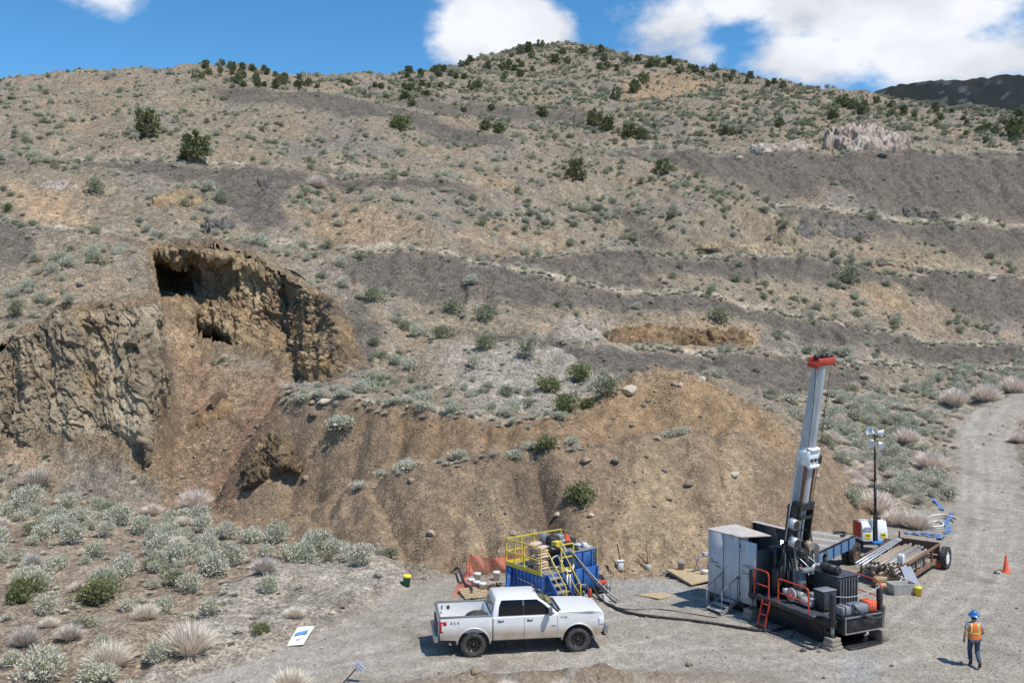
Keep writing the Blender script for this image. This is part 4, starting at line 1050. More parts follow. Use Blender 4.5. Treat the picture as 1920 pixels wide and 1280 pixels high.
# bushes that can be picked out in the photograph: px, py of the foot, width in px, kind
PICK = [(701, 563, 44, 'd'), (640, 500, 34, 's'), (645, 540, 36, 's'), (886, 531, 28, 's'), (910, 600, 46, 'd'), (850, 590, 40, 'd'), (990, 668, 48, 'd'), (886, 690, 32, 's'), (1084, 714, 42, 'g'), (1030, 734, 46, 'g'), (1135, 738, 58, 'd'),
        (1060, 772, 48, 'g'), (1100, 765, 26, 'g'), (1088, 945, 58, 'g'), (1022, 846, 40, 'g'), (1480, 752, 44, 's'), (910, 654, 40, 'd'), (830, 632, 44, 'd'), (770, 690, 36, 's'), (740, 684, 30, 's'), (914, 726, 40, 's'), (1352, 606, 44, 'd'), (1456, 636, 32, 'd'),
        (180, 362, 38, 'd'), (390, 358, 32, 's'), (415, 380, 32, 'd'), (30, 592, 38, 'd'), (66, 492, 24, 'd'), (595, 350, 42, 'y'), (748, 243, 40, 'G'), (130, 570, 30, 's'), (14, 397, 20, 'j'), (1330, 555, 20, 'd'), (1590, 530, 46, 'd'),
        (40, 1130, 60, 'G'), (180, 1135, 72, 'G'), (90, 1150, 54, 's'), (48, 1210, 62, 'r'), (130, 1200, 60, 'r'), (205, 1250, 92, 'y'), (355, 1225, 110, 'y'), (293, 1240, 56, 's'), (235, 1145, 40, 's'), (495, 1075, 60, 'k'), (310, 1150, 48, 's'), (235, 1080, 56, 's'), (62, 1062, 48, 'k'),
        (490, 1188, 34, 'g'), (360, 1110, 52, 's'), (330, 1098, 50, 'd'), (400, 1075, 60, 's'), (60, 955, 62, 's'), (40, 975, 34, 's'), (230, 985, 60, 's'), (270, 1000, 50, 's'), (365, 955, 70, 'y'), (70, 915, 70, 'r'), (425, 1010, 44, 's'), (520, 1018, 60, 's'), (600, 1045, 70, 's'), (680, 1060, 56, 's'), (545, 1050, 46, 's'), (470, 1018, 48, 's'),
        (80, 1275, 90, 's'), (545, 1292, 80, 'y'), (950, 1300, 50, 'y'), (25, 1250, 50, 's'), (180, 1045, 50, 's'), (300, 1040, 56, 's'), (130, 1020, 56, 's'), (1745, 880, 70, 'y'), (1700, 830, 60, 'y'), (1640, 960, 90, 'y'), (1720, 990, 70, 'y'), (1680, 985, 60, 'y'), (1790, 760, 60, 'y'), (1850, 752, 60, 'y'), (1900, 735, 60, 'y'), (1910, 830, 40, 'y'), (1600, 945, 46, 's'),
        (600, 745, 44, 's'), (568, 752, 40, 's'), (640, 742, 40, 's'), (640, 800, 70, 's'), (740, 757, 40, 's'), (790, 766, 44, 's'), (850, 772, 44, 's'), (950, 780, 50, 's'), (1050, 785, 50, 's'), (860, 858, 52, 's'), (965, 860, 46, 's'), (1070, 834, 44, 's'), (760, 880, 54, 's'), (675, 914, 44, 's'), (715, 895, 36, 's'), (1000, 842, 40, 's'), (1280, 815, 44, 's'), (1250, 820, 40, 's')]
picked = {}
KN = {'s': ('sagebrush', SAGE, 'pale grey-green sagebrush', 'shrub'), 'd': ('sagebrush', SAGED, 'dark grey-green sagebrush', 'shrub'), 'g': ('green_shrub', GREEN, 'bright green shrub', 'shrub'), 'G': ('green_shrub', GREEN, 'yellow-green shrub', 'shrub'),
      'y': ('dry_shrub', DRYB, 'dry pinkish-tan shrub', 'shrub'), 'r': ('grey_shrub', GREY, 'grey twiggy shrub', 'shrub'), 'k': ('grey_shrub', GREY, 'brown twiggy shrub', 'shrub'), 'j': ('green_shrub', GREEN, 'small dark green shrub', 'shrub')}
used_labels = {}
def shrub_label(base, px, py):
    l = base + ' ' + near_thing(px, py)
    used_labels.setdefault(l, []).append(1)
    return l
kept = []
for (px, py, w, k) in PICK:
    p = hit(px, py); crest = k == 's' and 700 < py < 930 and px > 540; s = w / FPX * p.y * (1.1 if crest else 1.3 if k in 'sdgGj' else 1.05)
    nm, ms, base, cat = KN[k]
    o = put(rnd.choice(ms), nm, p.x, p.y, s, s * rnd.uniform(.9, 1.2) * (.6 if crest else 1), None, cat, None)
    kept.append((p.x, p.y, s))
    picked.setdefault(base, []).append((o, px, py, s))
for base, l in picked.items():
    byp = {}
    for (o, px, py, s) in l: byp.setdefault(near_thing(px, py), []).append((px, py, s, o))
    for ph, q in byp.items():
        if len(q) == 1: tag(q[0][3], base + ' ' + ph); continue
        q.sort(key=lambda t: t[0])
        ords = ['leftmost', 'second from left', 'third from left', 'fourth from left', 'fifth from left', 'sixth from left', 'seventh from left', 'eighth from left', 'ninth from left']
        for i, t in enumerate(q):
            w = 'rightmost' if i == len(q) - 1 else ords[min(i, 8)]
            tag(t[3], '%s, %s of those %s' % (base, w, ph), group='%s %s' % (base, ph))
def clear(x, y, s): return all((x - a) ** 2 + (y - b) ** 2 > (.35 * (s + c)) ** 2 for (a, b, c) in kept)
sage = [t for t in sage if clear(t[0], t[1], t[3])]
sage.sort(key=lambda t: -t[3] / t[1])
NSAGE = 225
for (x, y, z, s, sz, dark) in sage[:NSAGE]:
    ar = area_of(x, y)
    base = size_word(s, .8, 1.25) + ('dark' if dark else 'pale') + ' grey-green sagebrush'
    put(rnd.choice(SAGED if dark else SAGE), 'sagebrush', x, y, s, sz, '%s, one of several %s' % (base, ar), 'shrub', '%s %s' % (base, ar))
items = [(x, y, z - .03, rnd.uniform(0, 6.28), s, sz, (5 + rnd.randrange(4)) if dark else rnd.randrange(5)) for (x, y, z, s, sz, dark) in sage[NSAGE:]]
scatter('sagebrush_cover', items, SAGE + SAGED, 'grey-green sagebrush scattered over the hillside')
dry = [(x, y, z, s, s * rnd.uniform(.8, 1.15)) for (x, y, z, i, j) in sample(D_dry) for s in [rnd.uniform(.6, 1.35)] if clear(x, y, s)]
dry.sort(key=lambda t: -t[3] / t[1])
for (x, y, z, s, sz) in dry[:60]:
    ar = area_of(x, y)
    put(rnd.choice(DRYB), 'dry_shrub', x, y, s, sz, size_word(s, .8, 1.15) + 'dry pinkish-tan shrub, one of several ' + ar, 'shrub', size_word(s, .8, 1.15) + 'dry shrubs ' + ar)
gr = [(x, y, z, rnd.uniform(0, 6.28), s, s * rnd.uniform(.6, 1.1), rnd.randrange(4)) for (x, y, z, i, j) in sample(D_grass) for s in [rnd.uniform(.25, .62)]]
gr += [(x, y, z, rnd.uniform(0, 6.28), s, sz, 4 + rnd.randrange(4)) for (x, y, z, s, sz) in dry[60:]]
for B, dens, smx in ((B1, 2.0, 1.0), (B2, 1.8, .95), (B3, 1.8, .95), (B4, 1.6, 1.1), (B6, .6, .8), (C2[:7], 2.6, .8), (C1[1:6], 1.6, .7)):
    for a, b in zip(B[:-1], B[1:]):
        L = math.dist(a[:2], b[:2])
        for q in range(int(L * dens * 2.2)):
            t = rnd.random(); x, y = a[0] + (b[0] - a[0]) * t + rnd.gauss(0, .35), a[1] + (b[1] - a[1]) * t + rnd.gauss(.2, .4)
            if abs(x / y) > .58 or perlin(np.array([x / 5]), np.array([y / 5]), np.array([1.5]))[0] < -.25: continue
            s = rnd.uniform(.35, smx); gr.append((x, y, zat(x, y) - .02, rnd.uniform(0, 6.28), s, s * rnd.uniform(.7, 1), rnd.randrange(4) if rnd.random() < .6 else 8 + rnd.randrange(5)))
scatter('dry_grass', gr, GRASS + DRYB + SAGE, 'pale dry grass tufts and small brush over the slopes')
# junipers
JL = [(275, 258, 56, 1.02, 0, 'round dark juniper standing left of the other lone juniper'), (362, 303, 74, .80, 1, 'broad olive-green juniper standing alone on the left slope'), (1113, 238, 42, .8, 1, 'left half of the juniper pair below the upper grey bench'), (1140, 246, 34, .8, 2, 'right juniper of the pair below the upper grey bench'),
      (1180, 258, 36, .75, 0, 'dark juniper just right of the juniper pair'), (1203, 264, 26, .9, 3, 'small juniper touching the dark one right of the pair'), (1080, 338, 44, .95, 2, 'juniper standing at the edge of a grey talus tongue'), (1243, 329, 46, .72, 3, 'round juniper on top of the scrubby knoll'),
      (910, 244, 28, .7, 0, 'left of two low junipers at the centre of the slope'), (934, 250, 30, .65, 1, 'right of two low junipers at the centre of the slope'), (1190, 174, 26, 1.0, 0, 'lower juniper leaning at the orange scar'), (1207, 158, 26, .9, 1, 'upper juniper at the orange scar'), (1155, 189, 24, .95, 3, 'juniper below the orange scar'), (1017, 218, 26, .75, 2, 'small juniper on the upper grey road'),
      (1580, 202, 32, .8, 3, 'juniper above the white crag, leftmost of two'), (1617, 212, 32, .75, 1, 'juniper above the white crag, right of two'), (1905, 262, 48, .9, 0, 'large juniper at the right edge of the slope'), (1562, 224, 24, .85, 2, 'juniper at the foot of the white crag'), (1850, 245, 22, .7, 1, 'small round juniper on the right slope')]
def juniper(px, py, w, asp, k, label, group=None, dz=0):
    p = hit(px, py); sc = w / FPX * p.y
    t = empty('juniper_tree', (p.x, p.y, p.z - .05 * sc)); tag(t, label, 'tree', group)
    wid = (1.0, 1.15, .9, 1.3)[k]
    s = sc / (wid * .95)
    t.scale = (s, s, sc * asp * 1.05); t.rotation_euler = (0, 0, rnd.uniform(0, 6.28))
    for nm, me in zip(('crown', 'trunk'), JUN[k]):
        o = bpy.data.objects.new(nm, me); COL.objects.link(o); o.parent = t
for j in JL: juniper(*j)
TP = [([(600, 156), (700, 158), (800, 126), (920, 102), (1000, 92), (1010, 135), (900, 170), (800, 185), (730, 190), (700, 170)], 44, 'saddle left of the summit'), ([(310, 126), (440, 120), (600, 156), (600, 172), (480, 168), (360, 150)], 30, 'left knob of the skyline'),
      ([(1010, 90), (1160, 100), (1500, 162), (1480, 172), (1300, 142), (1180, 135), (1050, 130)], 32, 'ridge right of the summit'), ([(1560, 186), (1920, 218), (1920, 260), (1850, 270), (1700, 230), (1560, 215)], 26, 'right shoulder of the ridge'), ([(330, 140), (1060, 200), (1500, 240), (1500, 260), (1000, 250)], 10, 'slope below the ridge')]
for poly, n, wh in TP:
    x0, x1 = min(p[0] for p in poly), max(p[0] for p in poly); y0, y1 = min(p[1] for p in poly), max(p[1] for p in poly)
    c = 0; sp = []
    while c < n:
        px, py = rnd.uniform(x0, x1), rnd.uniform(y0, y1)
        if not inpoly(np.array([px]), np.array([py]), poly)[0] or any(abs(px - a) < 9 and abs(py - b) < 6 for a, b in sp): sp.append((-99, -99)) if rnd.random() < .01 else None; continue
        sp.append((px, py)); c += 1
        w = rnd.uniform(11, 22)
        juniper(px, py, w, rnd.uniform(.65, 1.0), rnd.randrange(4), ('small ' if w < 18 else 'bushy ') + 'dark juniper among many on the ' + wh, 'junipers on the ' + wh + (', small' if w < 18 else ', bushy'))
def sort_labels():
    rows = ['front row', 'second row', 'third row', 'fourth row', 'fifth row', 'sixth row', 'seventh row', 'eighth row']
    nth = ['leftmost', 'second from left', 'third from left', 'fourth from left', 'fifth from left', 'sixth from left', 'seventh from left', 'eighth from left', 'ninth from left']
    by = {}
    for o in COL.objects:
        if o.parent is None and o.get('category') in ('shrub', 'tree') and o.get('group'): by.setdefault(o['label'], []).append(o)
    for lab, l in by.items():
        if len(l) < 2: continue
        base = lab.replace(', one of several', '').replace(' among many', '')
        l.sort(key=lambda o: -proj(*o.location)[1])
        n = -(-len(l) // 9); per = -(-len(l) // n)
        for r in range(n):
            q = sorted(l[r * per:(r + 1) * per], key=lambda o: proj(*o.location)[0])
            for i, o in enumerate(q):
                w = nth[i] if len(q) > 1 else ''
                o['label'] = base + (', ' + rows[r] if n > 1 else '') + (', ' + w if w else '')
sort_labels()
# ------------------------------------------------------------------ loose stones
def rock_mesh(name, seed, sub=2):
    bm = bmesh.new(); bmesh.ops.create_icosphere(bm, subdivisions=sub, radius=.5)
    rr = random.Random(seed)
    pl = [(Vector((rr.gauss(0, 1), rr.gauss(0, 1), rr.gauss(0, 1))).normalized(), rr.uniform(.26, .42)) for _ in range(11)]
    for v in bm.verts:
        for nrm, d in pl:
            t = v.co.dot(nrm)
            if t > d: v.co -= nrm * (t - d)
        v.co.z *= .72
    me = bpy.data.meshes.new(name); bm.to_mesh(me); bm.free()
    me.attributes.new('tint', 'FLOAT', 'POINT').data.foreach_set('value', [rr.random() * .6 + .2] * len(me.vertices))
    return me
leaf_mat('stone_brown', (.20, .155, .115), (.36, .28, .20), .2, .9)
leaf_mat('stone_grey', (.135, .12, .115), (.22, .20, .185), .2, .9)
leaf_mat('stone_pale', (.55, .49, .42), (.42, .35, .26), .2, .9)
ST = []
for k in range(9):
    me = rock_mesh('stone', 900 + k, 1 if k % 3 else 2); me.materials.append(MAT[('stone_brown', 'stone_grey', 'stone_pale')[k // 3]]); ST.append(me)
D_st = (Z['dump'] * 3.2 + Z['heap'] * 3.0 + Z['damp'] * 3 + Z['scree'] * 4 + Z['gravel'] * 1.8 + Z['flatl'] * .6 + Z['pad'] * 1.6 + Z['talus'] * .9 + hillmask * .25 + BERM * 6) * fine * INV
D_st = np.where(GY > 130, D_st * .3, D_st)
st = []
for (x, y, z, i, j) in sample(D_st):
    s = .045 + .045 * rnd.paretovariate(2.3); s = min(s, .6) * (1.0 if y < 62 else 1.35)
    if Z['pad'][i, j] > .5: s *= .6
    r = rnd.random()
    k = (3 + rnd.randrange(3)) if (Z['talus'][i, j] > .5 or r < .2) else (6 + rnd.randrange(3)) if r > .90 else rnd.randrange(3)
    st.append((x, y, z + s * .12, rnd.uniform(0, 6.28), s, s, k, rnd.uniform(-.4, .4), rnd.uniform(-.4, .4)))
scatter('loose_stones', st, ST, 'loose stones and rubble strewn over the ground')
BOUL = [(606, 756, 24, 2, 'pale white boulder on the dump bench by the pit'), (587, 783, 20, 0, 'brown flat boulder below the pale one on the dump bench'), (586, 757, 14, 0, 'dark boulder left of the pale one on the dump bench'), (1045, 971, 14, 2, 'pale stone in the damp gully of the heap'), (1108, 970, 14, 2, 'pale stone right of the damp gully'), (1290, 912, 20, 0, 'dark brown boulder halfway up the heap face'), (1152, 868, 16, 1, 'grey stone at the left shoulder of the heap'), (1232, 824, 18, 0, 'dark rock on the middle bench of the heap'), (1500, 960, 12, 0, 'brown stone low on the right flank of the heap'),
        (1100, 866, 20, 0, 'flat brown slab on the left of the heap'), (1378, 895, 18, 2, 'tan stone on the right face of the heap'), (1255, 940, 12, 0, 'brown stone near the middle of the heap face'), (1180, 735, 26, 2, 'large tan block sticking out of the heap top'), (108, 945, 22, 2, 'ochre block at the foot of the left cliff'), (155, 945, 18, 0, 'brown block right of the ochre one below the cliff'), (640, 1140, 18, 0, 'brown block on the gravel bank above the track'), (622, 1152, 13, 2, 'white stone left of the brown block on the gravel bank'), (1385, 298, 14, 2, 'pale boulder on the upper grey slope'), (1035, 520, 10, 2, 'white stone on the middle talus'), (1652, 295, 16, 1, 'dark boulder below the white crag'), (1186, 800, 10, 1, 'grey stone near the heap top'), (890, 1263, 18, 0, 'dark broken clod on the foreground berm'), (1862, 525, 16, 2, 'orange-tan boulder under the right road cut'), (604, 1216, 9, 2, 'white stone beside the fallen board')]
for (px, py, w, k, lab) in BOUL:
    p = hit(px, py); s = w / FPX * p.y * 1.25
    o = bpy.data.objects.new('boulder', ST[k * 3]); COL.objects.link(o)
    o.location = (p.x, p.y, p.z + s * .1); o.scale = (s * rnd.uniform(.95, 1.2), s, s * rnd.uniform(.7, 1)); o.rotation_euler = (rnd.uniform(-.3, .3), rnd.uniform(-.3, .3), rnd.uniform(0, 6.28))
    tag(o, lab, 'rock')
# ------------------------------------------------------------------ materials of made things
DUST = (.40, .33, .25)
mat('white_paint', (.80, .80, .79), .28, var=.02, scale=3, dirt=(.40, .31, .21), dirt_z=(.76, 1.10), coat=.5)
mat('white_bed', (.70, .70, .69), .5, var=.05, dirt=DUST, dirt_amt=.35)
mat('grey_plastic', (.16, .16, .17), .55, var=.1)
mat('black_plastic', (.022, .022, .024), .5, var=.2)
mat('dark_glass', (.006, .007, .008), .06, var=.0, spec=.6)
mat('windscreen', (.03, .045, .05), .05, var=.0, spec=.8)
mat('chrome', (.55, .55, .54), .38, 1.0, var=.08, dirt=DUST, dirt_amt=.4)
mat('tail_red', (.45, .02, .025), .2, var=.05, coat=.5)
mat('lamp_clear', (.75, .76, .76), .12, var=.05, coat=.8)
mat('rubber', (.05, .048, .046), .85, var=.3, scale=14, dirt=(.26, .23, .19), dirt_amt=.85, bump=.3)
mat('rim_black', (.018, .018, .019), .35, var=.1)
mat('rim_bare', (.45, .45, .46), .3, 1.0, var=.1)
mat('seam', (.10, .10, .105), .7, var=.05)
mat('red_print', (.6, .03, .03), .5, var=0)
mat('black_print', (.03, .03, .035), .5, var=0)
mat('yellow_paint', (.70, .55, .06), .55, var=.15, dirt=(.30, .25, .17), dirt_amt=.8)
mat('blue_paint', (.030, .115, .36), .45, var=.18, scale=4, streak=True, dirt=(.24, .23, .22), dirt_amt=.75)
mat('blue_old', (.13, .22, .33), .6, var=.2, scale=4, dirt=(.36, .33, .30), dirt_amt=.5)
mat('grate', (.30, .28, .26), .8, var=.25, scale=12)
mat('steel', (.34, .34, .34), .5, .4, var=.2, scale=9, dirt=(.25, .18, .12), dirt_amt=.5)
mat('galv', (.50, .52, .54), .42, .35, var=.1, scale=5, streak=True)
mat('mast_white', (.44, .46, .49), .42, .25, var=.22, scale=4, streak=True, dirt=(.30, .26, .22), dirt_amt=.4)
mat('rig_black', (.022, .022, .023), .42, var=.35, scale=5, dirt=(.17, .15, .13), dirt_amt=.35)
mat('rig_deck', (.055, .06, .07), .35, var=.4, scale=5, dirt=(.20, .18, .15), dirt_amt=.4)
mat('rig_grey', (.22, .235, .26), .5, var=.15, dirt=(.15, .13, .11), dirt_amt=.4)
mat('rig_red', (.62, .065, .035), .4, var=.1, dirt=(.2, .1, .07), dirt_amt=.3)
mat('crown_red', (.50, .05, .03), .5, var=.15, dirt=(.2, .09, .06), dirt_amt=.4)
mat('orange_red', (.80, .12, .045), .45, var=.06)
mat('panel_white', (.58, .59, .60), .5, var=.10, scale=3, streak=True, dirt=(.30, .26, .22), dirt_amt=.65)
mat('panel_dark', (.065, .066, .068), .7, var=.3, scale=4)
mat('roof_sheet', (.52, .47, .42), .65, var=.14, scale=3, dirt=(.30, .26, .22), dirt_amt=.6)
mat('rust', (.21, .115, .07), .85, var=.3, scale=8, dirt=(.30, .19, .11), dirt_amt=.6, bump=.2)
mat('rod_tan', (.40, .315, .235), .6, .15, var=.22, scale=7, dirt=(.24, .15, .09), dirt_amt=.6)
mat('rod_grey', (.36, .34, .32), .5, .4, var=.2, scale=7, dirt=(.26, .18, .12), dirt_amt=.5)
mat('wood', (.50, .37, .22), .8, var=.25, scale=5, dirt=(.30, .24, .18), dirt_amt=.5)
mat('wood_grey', (.30, .26, .21), .85, var=.3, scale=6)
mat('plywood', (.46, .35, .20), .8, var=.15, scale=2, dirt=(.33, .31, .29), dirt_amt=.6)
mat('sack', (.60, .43, .33), .8, var=.10, scale=4)
mat('white_plastic', (.72, .71, .69), .45, var=.05, dirt=DUST, dirt_amt=.4)
mat('net_orange', (.70, .18, .12), .75, var=.2, dirt=(.45, .28, .2), dirt_amt=.6)
mat('green_plastic', (.015, .16, .10), .45, var=.06)
mat('yellow_plastic', (.80, .66, .05), .45, var=.06)
mat('hose_black', (.028, .028, .028), .55, var=.3, scale=9, dirt=(.26, .23, .20), dirt_amt=.5)
mat('hose_white', (.66, .63, .58), .5, var=.08, dirt=DUST, dirt_amt=.4)
mat('hose_blue', (.10, .19, .40), .7, var=.25, scale=8, dirt=(.42, .44, .5), dirt_amt=.5)
mat('cone_orange', (.85, .13, .05), .5, var=.05)
mat('tarp_blue', (.03, .2, .55), .5, var=.15)
mat('concrete', (.42, .40, .37), .9, var=.15, scale=6)
mat('sticker', (.85, .62, .02), .5, var=.03)
mat('sign_white', (.82, .82, .81), .5, var=.03)
mat('sign_blue', (.12, .27, .52), .5, var=.05)
mat('sign_grey', (.36, .37, .44), .5, var=.05)
mat('lamp_glow', (1, .8, .5), .4, var=0, emit=((1.0, .78, .45), 9.0))

def wheel(parent, loc, r, w, side=-1, spokes=8, rim='rim_black', hub='rim_bare', name='wheel', knob=True):
    """axle along y; side -1 shows its face towards -y"""
    ro = empty(name, loc); ro.parent = parent
    M = Matrix.Rotation(R(90) * (1 if side < 0 else -1), 4, 'X')
    t = MB(); h = w / 2; ri = r * .60
    t.lathe([(ri, -h * .8), (r * .82, -h), (r * .95, -h * .86), (r, -h * .6), (r, h * .6), (r * .95, h * .86), (r * .82, h), (ri, h * .8), (ri * .93, h * .4), (ri * .93, -h * .4)], 36, M, True, closed=True)
    if knob:
        for k in range(30):
            a = 2 * math.pi * k / 30
            for q in (-1, 1):
                aa = a + (.07 if q > 0 else 0)
                c = Vector((math.cos(aa) * r * .985, math.sin(aa) * r * .985, q * h * .62))
                Mk = M @ Matrix.Translation(c) @ Matrix.Rotation(aa, 4, 'Z')
                x, y, z = r * .035, r * .062, h * .30
                t.add([(-x, -y, -z), (x, -y, -z), (x, y, -z), (-x, y, -z), (-x, -y, z), (x, -y, z), (x, y, z), (-x, y, z)], [(3, 2, 1, 0), (4, 5, 6, 7), (0, 1, 5, 4), (1, 2, 6, 5), (2, 3, 7, 6), (3, 0, 4, 7)], False, M=Mk)
    t.build('tyre', MAT['rubber'], ro)
    d = MB(); f = h * .55
    d.lathe([(ri * .99, f * 1.15), (ri * .90, f * 1.2), (ri * .86, f * .7), (ri * .3, f * .35), (.001, f * .35)], 28, M)
    d.lathe([(ri * .97, -f), (.001, -f)], 20, M)
    for k in range(spokes):
        a = 2 * math.pi * k / spokes
        p = lambda q, zz, da: M @ Vector((math.cos(a + da) * ri * q, math.sin(a + da) * ri * q, zz))
        d.add([p(.2, f * .95, -.25), p(.2, f * .95, .25), p(.88, f * 1.12, .13), p(.88, f * 1.12, -.13), p(.2, f * .4, -.25), p(.2, f * .4, .25), p(.88, f * .6, .13), p(.88, f * .6, -.13)],
              [(0, 1, 2, 3), (0, 4, 5, 1), (1, 5, 6, 2), (2, 6, 7, 3), (3, 7, 4, 0)])
    d.lathe([(ri * .26, f * .9), (ri * .24, f * 1.15), (.001, f * 1.2)], 14, M)
    d.build('rim', MAT[rim], ro)
    if hub:
        b = MB()
        for k in range(spokes):
            a = 2 * math.pi * (k + .5) / spokes
            c = M @ Vector((math.cos(a) * ri * .55, math.sin(a) * ri * .55, f * .62))
            b.box(c, (ri * .10, .012, ri * .10))
        b.build('wheel_nut', MAT[hub], ro)
    return ro

def pickup():
    t = thing('pickup_truck', 'white crew-cab pickup truck with black wheels parked in front of the blue mud tank', 'pickup truck', (-1.47, 35.04, zat(-1.47, 35.04) - .01), R(8.5))
    WP = MAT['white_paint']; WB = 3.68
    def arch(cx, r, a0=8, a1=172, n=11): return [(cx - r * math.cos(R(a0 + (a1 - a0) * k / (n - 1))), .44 + r * math.sin(R(a0 + (a1 - a0) * k / (n - 1)))) for k in range(n)]
    # front end and lower cab
    pf = [(.66, .56), (WB - .62, .56)] + arch(WB, .56) + [(4.44, .62), (4.60, .66), (4.64, .98), (4.66, 1.26), (4.59, 1.375), (4.20, 1.435), (3.30, 1.465), (3.02, 1.465), (2.96, 1.37), (.66, 1.36)]
    b = MB(); b.prism(pf, -1.0, 1.0)
    for v in b.v:
        if v.x > 4.2: v.y *= 1 - .13 * ((v.x - 4.2) / .4) ** 1.5
        if v.z > 1.2 and v.x > 3.2: v.y *= .965
    body = b.build('body', WP, t, .065, 3)
    # bed
    ps = [(-1.16, .66), (-.62, .62)] + arch(0, .56) + [(.62, .58), (.64, .58), (.64, 1.42), (-1.14, 1.40)]
    for s in (-1, 1):
        q = MB(); q.prism(ps, s * 1.0, s * .90); q.build('bed_side', WP, t, .03, 2)
        q = MB(); q.box((-.25, s * .945, 1.425), (1.80, .13, .035)); q.build('bed_rail', MAT['grey_plastic'], t, .01, 1)
        for cx in (0, WB):
            q = MB(); q.tube([(x, s * .985, z) for x, z in arch(cx, .585, 4, 176, 17)], .036, 8); q.build('wheel_arch', WP, t)
    q = MB(); q.box((-.25, 0, .86), (1.72, 1.80, .05)); q.box((.60, 0, 1.14), (.06, 1.8, .54)); q.build('bed_floor', MAT['white_bed'], t)
    for s in (-1, 1):
        q = MB(); q.box((-.25, s * .885, 1.14), (1.70, .025, .52)); q.build('bed_liner', MAT['white_bed'], t)
    for (x, z, w, h) in ((-.95, 1.25, .04, .12), (-.72, 1.25, .10, .12), (-.98, 1.07, .04, .05)):
        q = MB(); q.box((x, .865, z), (w, .02, h)); q.build('tie_down', MAT['black_plastic'], t)
    q = MB(); q.box((-1.17, 0, 1.06), (.075, 1.80, .68)); q.build('tailgate', WP, t, .025, 2)
    q = MB(); q.box((-1.17, 0, 1.415), (.09, 1.84, .03)); q.build('tailgate_cap', MAT['grey_plastic'], t, .01, 1)
    # cab
    B0, B1x, zb, zr = .64, 3.06, 1.33, 1.965
    vs = []
    for (x0, x1, y, z) in ((B0, B1x, .975, zb), (.72, 2.62, .90, 1.72), (.80, 2.30, .765, zr - .03), (.95, 2.15, .60, zr + .01)):
        vs += [(x0, -y, z), (x1, -y, z), (x1, y, z), (x0, y, z)]
    c = MB(); fs = []
    for r in range(3):
        for k in range(4): fs.append((r * 4 + k, r * 4 + (k + 1) % 4, r * 4 + 4 + (k + 1) % 4, r * 4 + 4 + k))
    fs.append((12, 13, 14, 15)); fs.append((3, 2, 1, 0))
    c.add(vs, fs); c.build('cab', WP, t, .06, 3)
    def sy(z): return .975 + (.90 - .975) * (z - zb) / (1.72 - zb) if z < 1.72 else .90 + (.765 - .90) * (z - 1.72) / .205
    def pane(name, poly, s, off, m, par):
        g = MB(); n = len(poly)
        o = [(x, s * (sy(z) + off), z) for x, z in poly]; i_ = [(x, s * (sy(z) - .03), z) for x, z in poly]
        g.add(o + i_, [tuple(range(n)), tuple(range(2 * n - 1, n - 1, -1))] + [(k, (k + 1) % n, (k + 1) % n + n, k + n) for k in range(n)])
        return g.build(name, m, par)
    for s in (-1, 1):
        # windows are built in two belts so that they follow the tumblehome
        for nm, lo, hi in (('rear_door_window', [(.86, 1.40), (1.72, 1.40), (1.72, 1.72), (.90, 1.72)], [(.90, 1.72), (1.72, 1.72), (1.72, 1.895), (.99, 1.895)]), ('front_door_window', [(1.79, 1.40), (2.84, 1.40), (2.50, 1.72), (1.79, 1.72)], [(1.79, 1.72), (2.50, 1.72), (2.24, 1.895), (1.79, 1.895)])):
            f = pane(nm, lo, s, .012, MAT['dark_glass'], t); pane('pane', hi, s, .012, MAT['dark_glass'], f)
        g = pane('door_pillar', [(1.72, 1.40), (1.79, 1.40), (1.79, 1.72), (1.72, 1.72)], s, .006, MAT['black_plastic'], t)
        pane('pillar_top', [(1.72, 1.72), (1.79, 1.72), (1.79, 1.895), (1.72, 1.895)], s, .006, MAT['black_plastic'], g)
        for x, z0, z1 in ((1.775, .62, 1.34), (2.95, .62, 1.34), (.70, .60, 1.34)):
            q = MB(); q.box((x, s * 1.0005, (z0 + z1) / 2), (.012, .006, z1 - z0)); q.build('door_seam', MAT['seam'], t)
        for x in (.95, 1.97):
            q = MB(); q.box((x, s * 1.004, 1.235), (.20, .02, .075)); h = q.build('door_handle', MAT['grey_plastic'], t, .008, 1)
            q = MB(); q.box((x - .01, s * 1.022, 1.25), (.17, .024, .028)); q.build('handle_bar', MAT['chrome'], h, .006, 1)
        q = MB(); q.beam((2.66, s * .96, 1.47), (2.68, s * 1.1, 1.49), .05, .04); q.box((2.66, s * 1.17, 1.55), (.14, .19, .26), rz=s * .15); q.build('mirror', MAT['grey_plastic'], t, .035, 2)
        q = MB(); q.box((-1.12, s * .965, 1.10), (.13, .085, .40)); q.box((-1.0, s * .985, 1.22), (.16, .035, .16)); q.build('tail_light', MAT['tail_red'], t, .012, 1)
        q = MB(); q.box((-1.08, s * 1.0, 1.10), (.04, .022, .25)); q.build('light_lens', MAT['lamp_clear'], t)
        q = MB(); q.box((4.50, s * .80, 1.06), (.20, .27, .22), rz=-s * .35); q.build('headlight', MAT['lamp_clear'], t, .03, 2)
    # windscreens
    def slab(name, a, b, ya, yb, m, off):
        d = Vector((b[0] - a[0], 0, b[1] - a[1])); nrm = Vector((d.z, 0, -d.x)).normalized() * off
        g = MB(); P = [Vector((a[0], -ya, a[1])), Vector((a[0], ya, a[1])), Vector((b[0], yb, b[1])), Vector((b[0], -yb, b[1]))]
        Q = [p + nrm for p in P]; P = [p - nrm * 2 for p in P]
        g.add(Q + P, [(0, 1, 2, 3), (7, 6, 5, 4), (0, 4, 5, 1), (1, 5, 6, 2), (2, 6, 7, 3), (3, 7, 4, 0)]); g.build(name, m, t)
